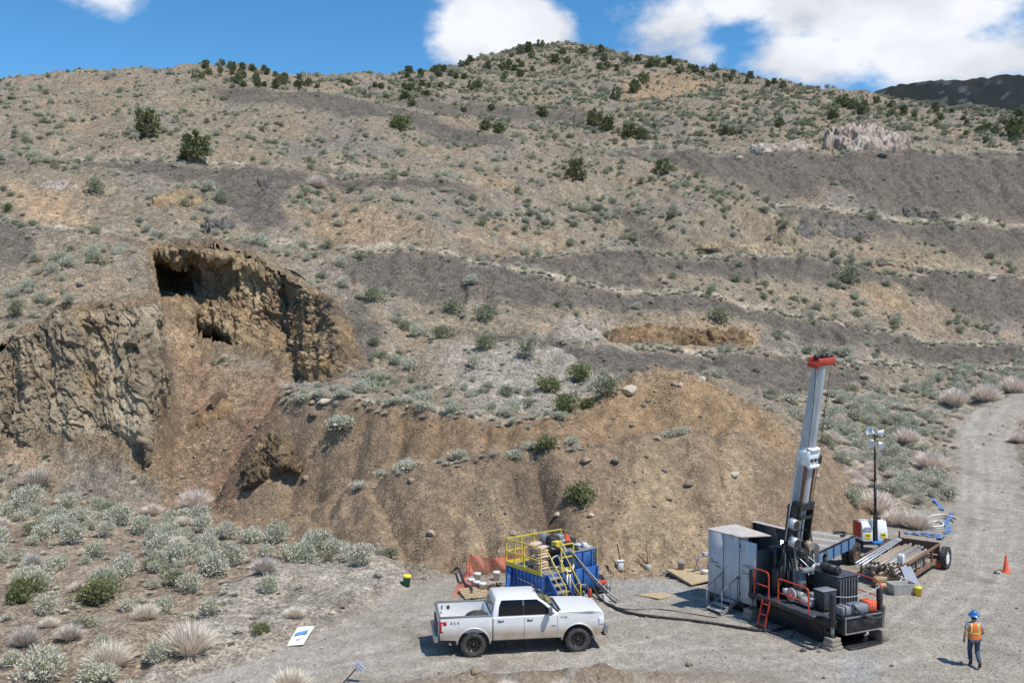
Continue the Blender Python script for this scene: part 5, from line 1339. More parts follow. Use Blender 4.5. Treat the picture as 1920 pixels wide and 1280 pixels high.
    slab('windscreen', (3.02, 1.455), (2.63, 1.715), .86, .80, MAT['windscreen'], .012)
    slab('upper_windscreen', (2.62, 1.722), (2.33, 1.905), .80, .70, MAT['windscreen'], .012)
    slab('rear_window', (.665, 1.50), (.715, 1.715), .80, .77, MAT['dark_glass'], -.012)
    q = MB(); q.box((3.04, 0, 1.462), (.20, 1.62, .02), ry=.1); q.build('wiper_cowl', MAT['black_plastic'], t)
    q = MB(); q.box((2.28, 0, 1.975), (.07, .05, .035)); q.build('roof_aerial', MAT['grey_plastic'], t)
    q = MB(); q.box((4.625, 0, .98), (.06, 1.20, .26)); q.build('grille', MAT['rim_black'], t)
    q = MB(); q.box((4.70, 0, .70), (.16, 1.86, .24)); q.build('front_bumper', MAT['chrome'], t, .04, 2)
    q = MB(); q.box((4.68, 0, .54), (.12, 1.5, .10)); q.build('air_dam', MAT['black_plastic'], t)
    q = MB(); q.box((-1.29, 0, .68), (.15, 1.92, .22)); q.build('rear_bumper', MAT['chrome'], t, .03, 2)
    q = MB(); q.box((-1.22, 0, 1.02), (.05, 1.3, .30)); q.build('tailgate_panel', MAT['black_plastic'], t)
    q = MB(); q.box((1.7, 0, .52), (5.2, 1.0, .20)); q.box((0, 0, .43), (.12, 1.5, .12)); q.box((WB, 0, .43), (.12, 1.5, .12)); q.build('chassis', MAT['black_plastic'], t)  # axles, plus a black box added to deepen the shade beneath the truck
    q = MB(); q.cyl((-.80, -.78, .50), (-.80, -.92, .48), .045, n=10); q.build('exhaust_pipe', MAT['chrome'], t)
    q = MB(); q.box((WB, 0, .72), (1.15, 1.6, .45)); q.box((0, 0, .70), (1.0, 1.7, .26)); q.build('wheel_housing', MAT['black_plastic'], t)
    for x in (0, WB):
        for s in (-1, 1): wheel(t, (x, s * .86, .425), .425, .29, s)
    Mt = lambda x, z: Matrix.Translation((x, -1.0035, z)) @ Matrix.Rotation(R(90), 4, 'X')
    text_mesh('badge_digit', '4', .16, MAT['black_print'], t, Mt(-.78, 1.22)); text_mesh('badge_letter', 'X', .14, MAT['red_print'], t, Mt(-.66, 1.22)); text_mesh('badge_digit', '4', .16, MAT['black_print'], t, Mt(-.54, 1.22))
    text_mesh('fender_badge', 'F-150', .10, MAT['black_print'], t, Mt(3.17, 1.27))
    q = MB(); q.box((2.80, -1.002, .99), (.14, .006, .035)); q.build('door_badge', MAT['grey_plastic'], t)
    # spare tyre lying in the bed
    s = thing('spare_tyre', 'black spare tyre standing in the bed of the white pickup', 'tyre', t.matrix_basis @ Vector((.18, -.25, 1.10)), R(8.5))
    w = wheel(s, (0, 0, 0), .40, .26, -1); w.rotation_euler = (R(38), 0, 0)
    bpy.context.view_layer.update()
    return t
TRUCK = pickup()
# ------------------------------------------------------------------ mud tank and its clutter
def catenary(a, b, sag, n=14, wob=0.0):
    a, b = Vector(a), Vector(b)
    return [a.lerp(b, k / n) - Vector((0, 0, sag * 4 * (k / n) * (1 - k / n))) + Vector((wob * math.sin(k * 1.3), wob * math.cos(k * .9), 0)) for k in range(n + 1)]
def smooth_path(pts, n=6):
    P = [Vector(p) for p in pts]; out = []
    for i in range(len(P) - 1):
        p0, p1, p2, p3 = P[max(i - 1, 0)], P[i], P[i + 1], P[min(i + 2, len(P) - 1)]
        for k in range(n):
            f = k / n
            out.append(.5 * (2 * p1 + (p2 - p0) * f + (2 * p0 - 5 * p1 + 4 * p2 - p3) * f * f + (3 * p1 - p0 - 3 * p2 + p3) * f ** 3))
    return out + [P[-1]]
def gpt(px, py, dz=0.0):
    p = hit(px, py); return Vector((p.x, p.y, p.z + dz))
def local(t, v): return Matrix.Translation(t.location) @ Matrix.Rotation(t.rotation_euler.z, 4, 'Z') @ Vector(v)
def bucket(name, label, px, py, r, h, m, rim=None, group=None, tilt=(0, 0), loc=None, handle=True):
    p = gpt(px, py) if loc is None else Vector(loc)
    t = thing(name, label, 'bucket', p, rnd.uniform(0, 6), group); t.rotation_euler[0], t.rotation_euler[1] = tilt
    b = MB(); b.lathe([(.001, .01), (r * .84, .01), (r * .86, .0), (r * .99, h), (r * 1.05, h), (r * 1.05, h - .03), (r * .96, h - .035), (r * .82, .03), (.001, .03)], 22); b.build('shell', MAT[m], t)
    l = MB(); l.lathe([(r * 1.0, h - .06), (r * 1.07, h - .055), (r * 1.07, h + .012), (r * .9, h + .016), (.001, h + .012)], 22); l.build('lid' if rim else 'rim', MAT[rim or m], t)
    if handle:
        q = MB(); q.tube([(math.cos(a) * r * 1.05, -math.sin(a) * .06, h - .05 - math.sin(a) * r * .75) for a in [math.pi * k / 10 for k in range(11)]], .006, 5); q.build('handle', MAT['galv'], t)
    return t
def mud_tank():
    t = thing('mud_tank', 'blue steel mud tank with yellow railed deck and a short stair', 'tank', (1.17, 40.2, zat(1.17, 40.2)), R(37))
    BL, Y = MAT['blue_paint'], MAT['yellow_paint']
    q = MB(); q.box((1.55, 1.05, .72), (3.10, 2.10, .95)); q.build('lower_tank', BL, t, .02, 1)
    for k in range(9):
        q = MB(); q.box((-.02, .18 + k * .22, .72), (.04, .06, .92)); q.build('rib', BL, t)
    for x in (.05, .95, 1.55, 2.3, 3.05):
        q = MB(); q.box((x, -.03, .72), (.08, .06, .95)); q.build('rib', BL, t)
    q = MB(); q.beam((-.03, 1.75, 1.15), (-.75, 1.2, .05), .12, .10); q.build('brace', BL, t)
    q = MB(); q.beam((-.06, .3, .78), (-.06, 1.25, .86), .04, .04); q.build('pull_bar', MAT['galv'], t)
    q = MB(); q.box((1.55, 1.05, .13), (3.2, 1.6, .22)); q.build('skid', MAT['rig_black'], t)
    q = MB(); q.box((.78, 1.05, 1.215), (1.56, 2.10, .04)); q.build('deck', MAT['grate'], t)
    for k in range(10):
        q = MB(); q.box((.08 + k * .155, 1.05, 1.243), (.025, 2.06, .014)); q.build('deck_bar', MAT['steel'], t)
    u = MB(); u.box((2.36, 1.05, 1.56), (1.46, 2.0, .70)); u.build('upper_tank', BL, t, .02, 1)
    for x in (1.80, 2.3, 2.8):
        q = MB(); q.box((x, .03, 1.56), (.06, .05, .70)); q.build('rib', BL, t)
    q = MB(); q.box((2.36, 1.05, 1.925), (1.5, 2.05, .03)); q.build('tank_top', MAT['steel'], t)
    q = MB(); q.box((2.9, .04, 1.66), (.2, .03, .28)); q.build('hatch', MAT['panel_dark'], t)
    q = MB(); q.box((2.85, .6, 1.955), (.4, .7, .03), rz=.2); q.build('lid_sheet', MAT['panel_white'], t)
    # rails
    H = 1.1; z0 = 1.23
    def post(x, y, h=H, m=Y): q = MB(); q.beam((x, y, z0), (x, y, z0 + h), .05); q.build('rail_post', m, t)
    def rail(a, b, m=Y, w=.045):
        for zz, nm in ((H, 'top_rail'), (H * .52, 'mid_rail')):
            q = MB(); q.beam((a[0], a[1], z0 + zz), (b[0], b[1], z0 + zz), w); q.build(nm, m, t)
    def toe(a, b): q = MB(); q.beam((a[0], a[1], z0 + .06), (b[0], b[1], z0 + .06), .02, .17); q.build('toe_board', Y, t)
    for p in ((.02, .02), (.02, 1.0), (.02, 2.08), (.85, 2.08), (1.55, 2.08), (3.05, 2.08), (1.1, .02), (1.75, .02), (.02, 1.55)): post(*p)
    rail((.02, .02), (.02, 2.08)); toe((.0, .0), (.0, 2.1))
    rail((.02, 2.08), (3.05, 2.08)); toe((.0, 2.1), (1.55, 2.1))
    rail((1.1, .02), (1.75, .02)); toe((1.1, -.01), (1.75, -.01))
    q = MB(); q.beam((3.07, .02, 1.2), (3.07, .02, 2.35), .025); q.beam((3.07, .02, 2.35), (3.05, 2.08, 2.33), .02); q.build('back_rail', Y, t)
    # stair
    st = empty('stair'); st.parent = t
    for x in (.28, 1.0):
        q = MB(); q.beam((x, -.02, 1.20), (x, -1.05, .02), .04, .16); q.build('stringer', BL, st)
    for k in range(5):
        q = MB(); f = (k + .6) / 5.2; q.box((.64, -.02 - 1.03 * f, 1.20 - 1.18 * f), (.70, .24, .035)); q.build('tread', MAT['wood_grey'], st)
    for x in (.26, 1.02):
        q = MB(); q.tube([(x, .03, 2.25), (x, -.15, 2.13), (x, -1.12, .98), (x, -1.12, .05)], .022, 7); q.tube([(x, .03, 1.75), (x, -1.12, .52)], .018, 6); q.build('hand_rail', Y, st)
    # hopper and mixing gear
    q = MB(); q.lathe([(.07, 0), (.07, .42), (.30, .72), (.30, .80), (.27, .80), (.06, .44)], 4, Matrix.Translation((1.35, .75, 1.24)) @ Matrix.Rotation(R(45), 4, 'Z'), False); q.build('hopper', MAT['rig_black'], t)
    q = MB(); q.box((1.35, .75, 1.955), (.36, .36, .02)); q.build('hopper_lip', MAT['galv'], t)
    q = MB(); q.cyl((1.05, .95, 1.26), (1.05, .95, 1.85), .13, n=14); q.build('mix_cylinder', MAT['yellow_paint'], t)
    q = MB(); q.cyl((1.15, 1.25, 1.26), (1.15, 1.25, 1.95), .16, n=16); q.build('drum', MAT['white_plastic'], t)
    q = MB(); q.box((2.0, 1.5, 2.10), (.5, .4, .34)); q.cyl((2.0, 1.25, 2.12), (2.0, 1.75, 2.12), .13); q.build('gear_motor', MAT['rig_black'], t, .02, 1)
    q = MB(); q.box((1.9, 1.1, 2.05), (.35, .3, .2)); q.build('motor_guard', MAT['yellow_paint'], t)
    q = MB(); q.box((2.15, .75, 2.06), (.35, .3, .22)); q.build('pump_block', MAT['rig_black'], t)
    q = MB(); q.add([(2.25, 1.0, 1.96), (2.62, .9, 1.96), (2.55, 1.3, 2.02), (2.40, 1.05, 2.46), (2.36, 1.12, 2.42)], [(0, 1, 3), (1, 2, 3), (2, 4, 3), (4, 0, 3), (0, 2, 1)]); q.build('red_flag', MAT['orange_red'], t)
    q = MB(); q.tube(smooth_path([(1.4, .3, 1.6), (1.2, .1, 1.35), (1.45, -.1, 1.22), (1.75, 0, 1.4), (1.8, .15, 1.7), (1.55, .3, 1.95)], 8), .045, 8); q.build('white_hose', MAT['hose_white'], t)
    for k, (a, b) in enumerate((((1.62, .1, 2.1), (2.85, -1.35, .08)), ((1.75, .0, 1.8), (2.55, -1.5, .06)), ((1.5, -.08, 1.5), (1.75, -.7, .06)))):
        q = MB(); q.tube(catenary(a, b, .12), .035, 8); q.build('drain_hose', MAT['hose_black'] if k else MAT['steel'], t)
    q = MB(); q.cyl((1.3, -.1, .1), (1.3, -.1, 1.1), .045); q.cyl((1.45, -.1, .1), (1.45, -.1, 1.1), .04); q.build('down_pipe', MAT['galv'], t)
    wheel(t, (3.45, .35, .34), .34, .2, -1, 6, 'galv', None)
    wheel(t, (3.45, 1.75, .34), .34, .2, 1, 6, 'galv', None, )
    q = MB(); q.beam((3.1, 1.05, .36), (3.5, 1.05, .36), .1); q.beam((3.45, .3, .34), (3.45, 1.8, .34), .07); q.build('axle', MAT['rig_black'], t)
    for k, (x, y, w, d, h, m) in enumerate(((2.5, 1.6, .3, .3, .34, 'steel'), (2.8, 1.2, .25, .3, .22, 'rig_black'), (1.75, 1.75, .3, .25, .45, 'rig_grey'), (2.2, .35, .5, .2, .12, 'rig_black'), (2.7, .35, .25, .2, .2, 'white_plastic'))):
        q = MB(); q.box((x, y, 1.94 + h / 2), (w, d, h), rz=.3 * k); q.build('fitting', MAT[m], t, .02, 1)
    for k in range(5):
        q = MB(); q.tube(smooth_path([(1.55 + .2 * k, .2 + .3 * k, 2.0), (1.6 + .25 * k, .5 + .2 * k, 2.25 - .03 * k), (2.0 + .2 * k, .9 + .1 * k, 2.0)], 6), .025, 6); q.build('feed_line', MAT['hose_black'] if k % 2 else MAT['hose_white'], t)
    q = MB(); q.tube([(1.15 + .22 * math.cos(a), .35 + .05 * math.sin(a * 3), 1.55 + .26 * math.sin(a)) for a in [2 * math.pi * k / 20 for k in range(20)]], .035, 7, True); q.build('hose_coil', MAT['hose_white'], t)
    t.scale = (1, 1.15, 1)
    return t
TANK = mud_tank()
def sack_mesh():
    b = MB(); n, m = 9, 7; g = {}
    for s in (1, -1):
        for i in range(n + 1):
            for j in range(m + 1):
                u, v = i / n * 2 - 1, j / m * 2 - 1
                h = (max(0, 1 - abs(u) ** 5) * max(0, 1 - abs(v) ** 5)) ** .5
                b.v.append(Vector((u * .33 * (1 - .05 * abs(v)), v * .21 * (1 - .06 * abs(u)), s * .065 * h)))
        o = 0 if s > 0 else (n + 1) * (m + 1)
        for i in range(n):
            for j in range(m):
                a = o + i * (m + 1) + j; f = [a, a + m + 1, a + m + 2, a + 1]
                b.f.append(f if s > 0 else f[::-1]); b.sm.append(True)
    o = b.build('sack', MAT['sack']); me = o.data; bpy.data.objects.remove(o); return me
SK = sack_mesh()
ordn = ['lowest', 'second', 'third', 'fourth', 'fifth', 'sixth', 'seventh', 'top']
for nm, cx, cy, n in (('near', .62, .78, 8), ('far', .92, 1.5, 8)):
    for k in range(n):
        o = bpy.data.objects.new('cement_sack', SK); COL.objects.link(o)
        o.location = local(TANK, (cx + rnd.uniform(-.03, .03), cy + rnd.uniform(-.03, .03), 1.31 + k * .118)); o.rotation_euler = (rnd.uniform(-.05, .05), rnd.uniform(-.05, .05), R(37) + rnd.uniform(-.15, .15) + (.5 if k == n - 1 else 0))
        tag(o, 'tan paper sack, %s in the %s stack on the mud tank deck' % (ordn[k] if k < 7 else 'top', nm), 'sack', 'tan sacks stacked on the mud tank deck')
# safety netting
def netting():
    t = thing('safety_fence', 'sagging orange plastic mesh fence on thin posts left of the mud tank', 'fence', gpt(890, 1085))
    o = t.location
    A = [gpt(846, 1119), gpt(852, 1104), gpt(866, 1088), gpt(882, 1078), gpt(910, 1076), gpt(945, 1074), gpt(985, 1066)]
    Bt = [gpt(905, 1117, .05), gpt(884, 1104, .25), gpt(876, 1090, .55), gpt(881, 1079, .95), gpt(912, 1077, .75), gpt(946, 1075, .80), gpt(985, 1066, .8)]
    Pa, Pb = smooth_path(A, 16), smooth_path(Bt, 16)
    nu, nv = len(Pa), 15; G = []
    for i in range(nu):
        G.append([Pa[i].lerp(Pb[i], j / (nv - 1)) + Vector((0, .08 * math.sin(i * .35 + j * .4), .02 * math.sin(i * .8))) - o for j in range(nv)])
    b = MB(); w = .30
    for i in range(nu - 1):
        for j in range(nv - 1):
            q = [G[i][j], G[i + 1][j], G[i + 1][j + 1], G[i][j + 1]]; c = (q[0] + q[1] + q[2] + q[3]) / 4
            inn = [p.lerp(c, w * 2 if False else .42) for p in q]
            b.add(q + inn, [(k, (k + 1) % 4, (k + 1) % 4 + 4, k + 4) for k in range(4)])
    b.build('mesh', MAT['net_orange'], t)
    for (px, py, h) in ((880, 1082, 1.05), (936, 1076, 1.0), (868, 1092, .6)):
        q = MB(); p = gpt(px, py) - o; q.cyl(p - Vector((0, 0, .1)), p + Vector((.01, .02, h)), .016, n=6); q.build('post', MAT['rust'], t)
netting()
bucket('white_bucket', 'white bucket, leftmost of the cluster by the orange fence', 884, 1101, .15, .36, 'white_plastic', group='white buckets by the fence')
bucket('white_bucket', 'white bucket at the back of the cluster, nearest the fence', 895, 1091, .16, .38, 'white_plastic', group='white buckets by the fence')
bucket('white_bucket', 'white bucket in the middle of the cluster by the fence', 894, 1106, .15, .36, 'white_plastic', group='white buckets by the fence')
bucket('white_bucket', 'white bucket at the front right of the cluster on the pallet', 905, 1110, .16, .38, 'white_plastic', group='white buckets by the fence')
bucket('white_bucket', 'white bucket standing alone against the blue tank', 931, 1088, .16, .38, 'white_plastic', 'white_plastic', group='white buckets by the fence')
bucket('green_bucket', 'tall green bucket with yellow rim on the gravel bank', 762, 1100, .17, .48, 'green_plastic', 'yellow_plastic', tilt=(.05, .12))
def pallet():
    p = gpt(890, 1116)
    t = thing('wooden_pallet', 'weathered wooden pallet tilted in front of the white buckets', 'pallet', p, R(18)); t.rotation_euler[0] = R(6)
    for k in range(7):
        q = MB(); q.box((0, -.5 + k * .165, .13), (1.15, .10, .02)); q.build('slat', MAT['wood'], t)
    for x in (-.52, 0, .52):
        q = MB(); q.box((x, 0, .06), (.05, 1.12, .10)); q.build('bearer', MAT['wood_grey'], t)
    t2 = thing('plank_stack', 'short planks heaped against the blue tank behind the buckets', 'planks', gpt(922, 1100), R(-30))
    for k in range(5):
        q = MB(); q.box((rnd.uniform(-.05, .05), -.2 + k * .11, .05 + .03 * (k % 2)), (.7, .09, .03), rz=rnd.uniform(-.1, .1), ry=-.25); q.build('plank', MAT['wood'], t2)
    q = MB()
    for k in range(9):
        a = k * .7; q.add([(math.cos(a) * .3, math.sin(a) * .2, .02), (math.cos(a + .7) * .3, math.sin(a + .7) * .2, .02), (math.cos(a + .35) * .12, math.sin(a + .35) * .1, .24 + .05 * math.sin(k * 2))], [(0, 1, 2)])
    o = q.build('tarp_heap', mat('tarp_brown', (.20, .12, .105), .7, var=.2)); o.location = gpt(927, 1108, .03); o.scale = (1.2, 1.2, 1.2)
    tag(o, 'crumpled brown tarp lying at the foot of the blue tank', 'tarp')
pallet()
def hose(name, label, pts, r, m, cat='hose', group=None, dz=None):
    P = smooth_path([gpt(*p[:2], (p[2] if len(p) > 2 else r * .9)) for p in pts], 7); c = P[0].copy()
    b = MB(); b.tube([p - c for p in P], r, 8); o = b.build(name, MAT[m]); o.location = c
    return tag(o, label, cat, group)
hose('suction_hose', 'black hose draped over the pallet behind the pickup', [(846, 1075), (858, 1075, .25), (865, 1092, .3), (872, 1102, .2), (884, 1113, .22), (884, 1122), (892, 1131)], .05, 'hose_black')
hose('supply_hose', 'long black hose running across the pad from tank to rig', [(1108, 1112, .4), (1126, 1126), (1150, 1140), (1185, 1152), (1240, 1159), (1300, 1167), (1370, 1176), (1430, 1184), (1462, 1182), (1492, 1172, .15), (1512, 1163, .7)], .055, 'hose_black')
hose('thin_line', 'thin dark line on the ground beside the long hose', [(1142, 1136), (1180, 1143), (1235, 1142), (1300, 1152), (1345, 1158)], .018, 'hose_black')
# pump, fire extinguisher, fuel can by the tank
def small_gear():
    t = thing('pump_set', 'small red petrol pump beside the tank wheel', 'pump', gpt(1128, 1112), R(20))
    q = MB(); q.box((0, 0, .12), (.5, .34, .05)); q.box((-.1, 0, .28), (.28, .3, .28)); q.build('engine_block', MAT['rig_black'], t, .02, 1)
    q = MB(); q.box((.02, 0, .47), (.36, .30, .10)); q.build('fuel_tank', MAT['rig_red'], t, .03, 2)
    q = MB(); q.cyl((.2, -.05, .25), (.36, -.05, .25), .12); q.build('pump_head', MAT['galv'], t)
    q = MB(); q.tube([(-.3, -.2, .02), (-.3, -.2, .55), (-.3, .2, .55), (-.3, .2, .02)], .015, 6); q.tube([(.3, -.2, .02), (.3, -.2, .55), (.3, .2, .55), (.3, .2, .02)], .015, 6); q.build('pump_frame', MAT['rig_black'], t)
    c = thing('jerry_can', 'white plastic jerry can on the ground beside the red pump', 'can', gpt(1135, 1128), R(30))
    q = MB(); q.box((0, 0, .16), (.26, .18, .32)); q.build('body', MAT['white_plastic'], c, .03, 2); q = MB(); q.cyl((.08, 0, .31), (.08, 0, .38), .03); q.build('cap', MAT['rig_red'], c)
    e = thing('fire_extinguisher', 'red fire extinguisher standing at the foot of the tank stair', 'extinguisher', gpt(1106, 1122))
    q = MB(); q.lathe([(.001, 0), (.07, 0), (.075, .02), (.075, .36), (.05, .42), (.02, .44), (.001, .44)], 14); q.build('cylinder', MAT['rig_red'], e); q = MB(); q.box((0, 0, .48), (.05, .12, .05)); q.tube([(0, .05, .48), (.08, .05, .4), (.09, .03, .1)], .012, 6); q.build('valve', MAT['rig_black'], e)
    d = thing('hose_reel', 'steel hose reel stand at the foot of the tank stair', 'reel', gpt(1090, 1124), R(30))
    for y in (-.15, .15):
        q = MB(); q.tube([(.25 * math.cos(a), y, .42 + .25 * math.sin(a)) for a in [2 * math.pi * k / 18 for k in range(18)]], .014, 6, True); q.beam((-.2, y, 0), (0, y, .42), .03); q.beam((.2, y, 0), (0, y, .42), .03); q.build('reel_ring', MAT['galv'], d)
    for k in range(3):
        q = MB(); q.tube([(.13 * math.cos(a), -.1 + k * .09, .42 + .13 * math.sin(a)) for a in [2 * math.pi * j / 14 for j in range(14)]], .035, 6, True); q.build('coil', MAT['hose_black'], d)
small_gear()
# ------------------------------------------------------------------ loose things on the pad
def mats():
    for pts, lab, z in (([(1248, 1078), (1300, 1072), (1352, 1088), (1296, 1102)], 'plywood mat lying beneath the dark bucket left of the cabin', .10), ([(1192, 1117), (1240, 1112), (1268, 1118), (1236, 1125)], 'muddy plywood sheet lying on the wet pad', .04)):
        P = [gpt(*p) for p in pts]; c = sum(P, Vector()) / 4; zz = max(p.z for p in P) + z
        b = MB(); V = [Vector((p.x - c.x, p.y - c.y, zz - c.z)) for p in P] + [Vector((p.x - c.x, p.y - c.y, zz - c.z - .05)) for p in P]
        b.add(V, [(0, 1, 2, 3), (7, 6, 5, 4), (0, 4, 5, 1), (1, 5, 6, 2), (2, 6, 7, 3), (3, 7, 4, 0)])
        o = b.build('plywood_sheet', MAT['plywood']); o.location = c; tag(o, lab, 'plywood')
        if z > .08:
            for i, (a, d) in enumerate(((0, 3), (1, 2))):
                q = MB(); q.beam(V[a] * .85 - Vector((0, 0, .10)), V[d] * .85 - Vector((0, 0, .10)), .09, .10); q.build('bearer', MAT['wood_grey'], o)
    p = gpt(1277, 1077); bucket('dark_bucket', 'dark grey bucket standing on the plywood mat', 0, 0, .16, .40, 'rig_grey', loc=(p.x, p.y, p.z + .12))
mats()
def board():
    P = [gpt(538, 1214, .04), gpt(569, 1213, .10), gpt(590, 1187, .28), gpt(558, 1191, .24)]; c = sum(P, Vector()) / 4
    t = thing('fallen_sign', 'white sign board with blue stripe lying tilted on the gravel bank', 'sign', c)
    n = (P[1] - P[0]).cross(P[3] - P[0]).normalized()
    V = [p - c for p in P]
    b = MB(); b.add(V + [v - n * .03 for v in V], [(0, 1, 2, 3), (7, 6, 5, 4), (0, 4, 5, 1), (1, 5, 6, 2), (2, 6, 7, 3), (3, 7, 4, 0)]); b.build('board', MAT['sign_white'], t)
    def at(u, v, h=.004): return V[0] + (V[1] - V[0]) * u + (V[3] - V[0]) * v + n * h
    b = MB(); b.add([at(.08, .48), at(.82, .62), at(.84, .80), at(.10, .68)], [(0, 1, 2, 3)]); b.build('stripe', MAT['sign_blue'], t)
    for (u, v, w) in ((.35, .30, .3), (.40, .22, .2)):
        b = MB(); b.add([at(u, v), at(u + w, v + .03), at(u + w, v + .06), at(u, v + .03)], [(0, 1, 2, 3)]); b.build('text_line', MAT['sign_grey'], t)
board()
def stake_sign():
    a = Vector(unproj(640, 1284, 31.4)); b = Vector(unproj(670, 1250, 31.7))
    t = thing('stake_sign', 'small grey lettered sign on a leaning stake at the bottom of the picture', 'sign', a)
    d = b - a
    q = MB(); q.beam(-d * .25, d * .93, .03, .03); q.build('stake', MAT['rig_black'], t)
    ex = Vector((1, -.05, -.98)).normalized(); ey = Vector((.62, .5, .62)).normalized(); ez = ex.cross(ey).normalized()
    if ez.y > 0: ez = -ez
    ey = ez.cross(ex)
    M = Matrix.Translation(d * 1.02 + Vector((.07, -.04, .03))) @ Matrix((ex, ey, ez)).transposed().to_4x4()
    q = MB(); q.add([(x * .20, y * .105, z * .01) for x in (-1, 1) for y in (-1, 1) for z in (-1, 1)], [(0, 1, 3, 2), (4, 6, 7, 5), (0, 4, 5, 1), (2, 3, 7, 6), (0, 2, 6, 4), (1, 5, 7, 3)], M=M); q.build('plate', MAT['sign_grey'], t)
    text_mesh('lettering', 'Quaert', .10, MAT['black_print'], t, M @ Matrix.Translation((0, .02, .0125)))
    q = MB(); q.box((0, 0, 0), (.30, .02, .004)); q.v = [M @ (v + Vector((0, -.065, .013))) for v in q.v]; q.build('underline', MAT['black_print'], t)
stake_sign()
def pad_edge():
    t = thing('box_on_stake', 'small white box with tall black stake at the foot of the heap', 'box', gpt(1163, 1073), R(15))
    q = MB(); q.box((0, 0, .26), (.26, .22, .42), taper=.92); q.build('box', MAT['white_plastic'], t, .01, 1)
    q = MB(); q.box((0, 0, .49), (.32, .27, .03)); q.build('lid', MAT['sign_white'], t)
    q = MB(); q.beam((.02, .06, .5), (-.1, .16, 1.25), .06, .03); q.build('stake', MAT['rig_black'], t)
    q = MB(); q.beam((-.1, .16, 1.25), (-.105, .165, 1.32), .06, .03); q.build('stake_tip', MAT['sign_white'], t)
    s = thing('steel_rod', 'thin dark steel rod standing upright in a lump of concrete', 'rod', gpt(1215, 1066))
    q = MB(); q.cyl((0, 0, -.05), (-.08, .1, 1.35), .02, n=7); q.build('shaft', MAT['rust'], s)
    b = MB(); b.lathe([(.001, .14), (.12, .12), (.17, .05), (.16, -.05)], 9); b.build('footing', MAT['concrete'], s)
    q = MB(); q.beam((-.05, .05, .12), (-.42, .2, .55), .05); q.build('prop', MAT['rust'], s)
    w = thing('yellow_stakes', 'bundle of yellow wooden stakes leaning behind the tank', 'stakes', gpt(1147, 1078))
    for k in range(4):
        q = MB(); q.beam((k * .07 - .1, 0, -.02), (k * .05 - .12, .12, .75 + .1 * (k % 2)), .045, .03); q.build('stake', MAT['plywood'], w)
    h = thing('sawhorse', 'grey steel trestle with clutter standing behind the white cabin', 'trestle', gpt(1320, 1078), R(25))
    for x in (-.3, .3):
        for y in (-.3, .3):
            q = MB(); q.beam((x * 1.2, y, 0), (x, 0, .85), .04); q.build('leg', MAT['steel'], h)
    q = MB(); q.beam((-.5, 0, .87), (.5, 0, .87), .08, .06); q.build('top_bar', MAT['steel'], h)
    q = MB(); q.box((.15, 0, .96), (.4, .2, .12)); q.build('tool_tray', MAT['roof_sheet'], h)
    bucket('white_bucket', 'white bucket under the grey trestle behind the cabin', 1322, 1082, .15, .3, 'white_plastic')
    rb = thing('round_weight', 'small round concrete weight at the corner of the plywood mat', 'weight', gpt(1245, 1079, .05)); q = MB(); q.cyl((0, -.06, .08), (0, .06, .08), .12, n=16); q.build('disc', MAT['concrete'], rb); q = MB(); q.cyl((0, -.075, .08), (0, .075, .08), .035, n=8); q.build('eye', MAT['rust'], rb)
pad_edge()
def cone():
    t = thing('traffic_cone', 'orange traffic cone standing at the right side of the pad', 'cone', gpt(1886, 1073))
    q = MB(); q.box((0, 0, .02), (.38, .38, .04)); q.build('base', MAT['cone_orange'], t, .01, 1)
    q = MB(); q.lathe([(.15, .04), (.14, .06), (.035, .78), (.03, .80), (.001, .80)], 20); q.build('body', MAT['cone_orange'], t)
    r = thing('broken_post', 'short dark broken pipe end lying beside the traffic cone', 'debris', gpt(1872, 1074), .4)
    q = MB(); q.cyl((-.25, 0, .05), (.2, .05, .12), .05, n=8); q.build('pipe', MAT['rust'], r); q = MB(); q.box((-.1, -.1, .05), (.3, .16, .08), rz=.5); q.build('lump', MAT['concrete'], r)
cone()
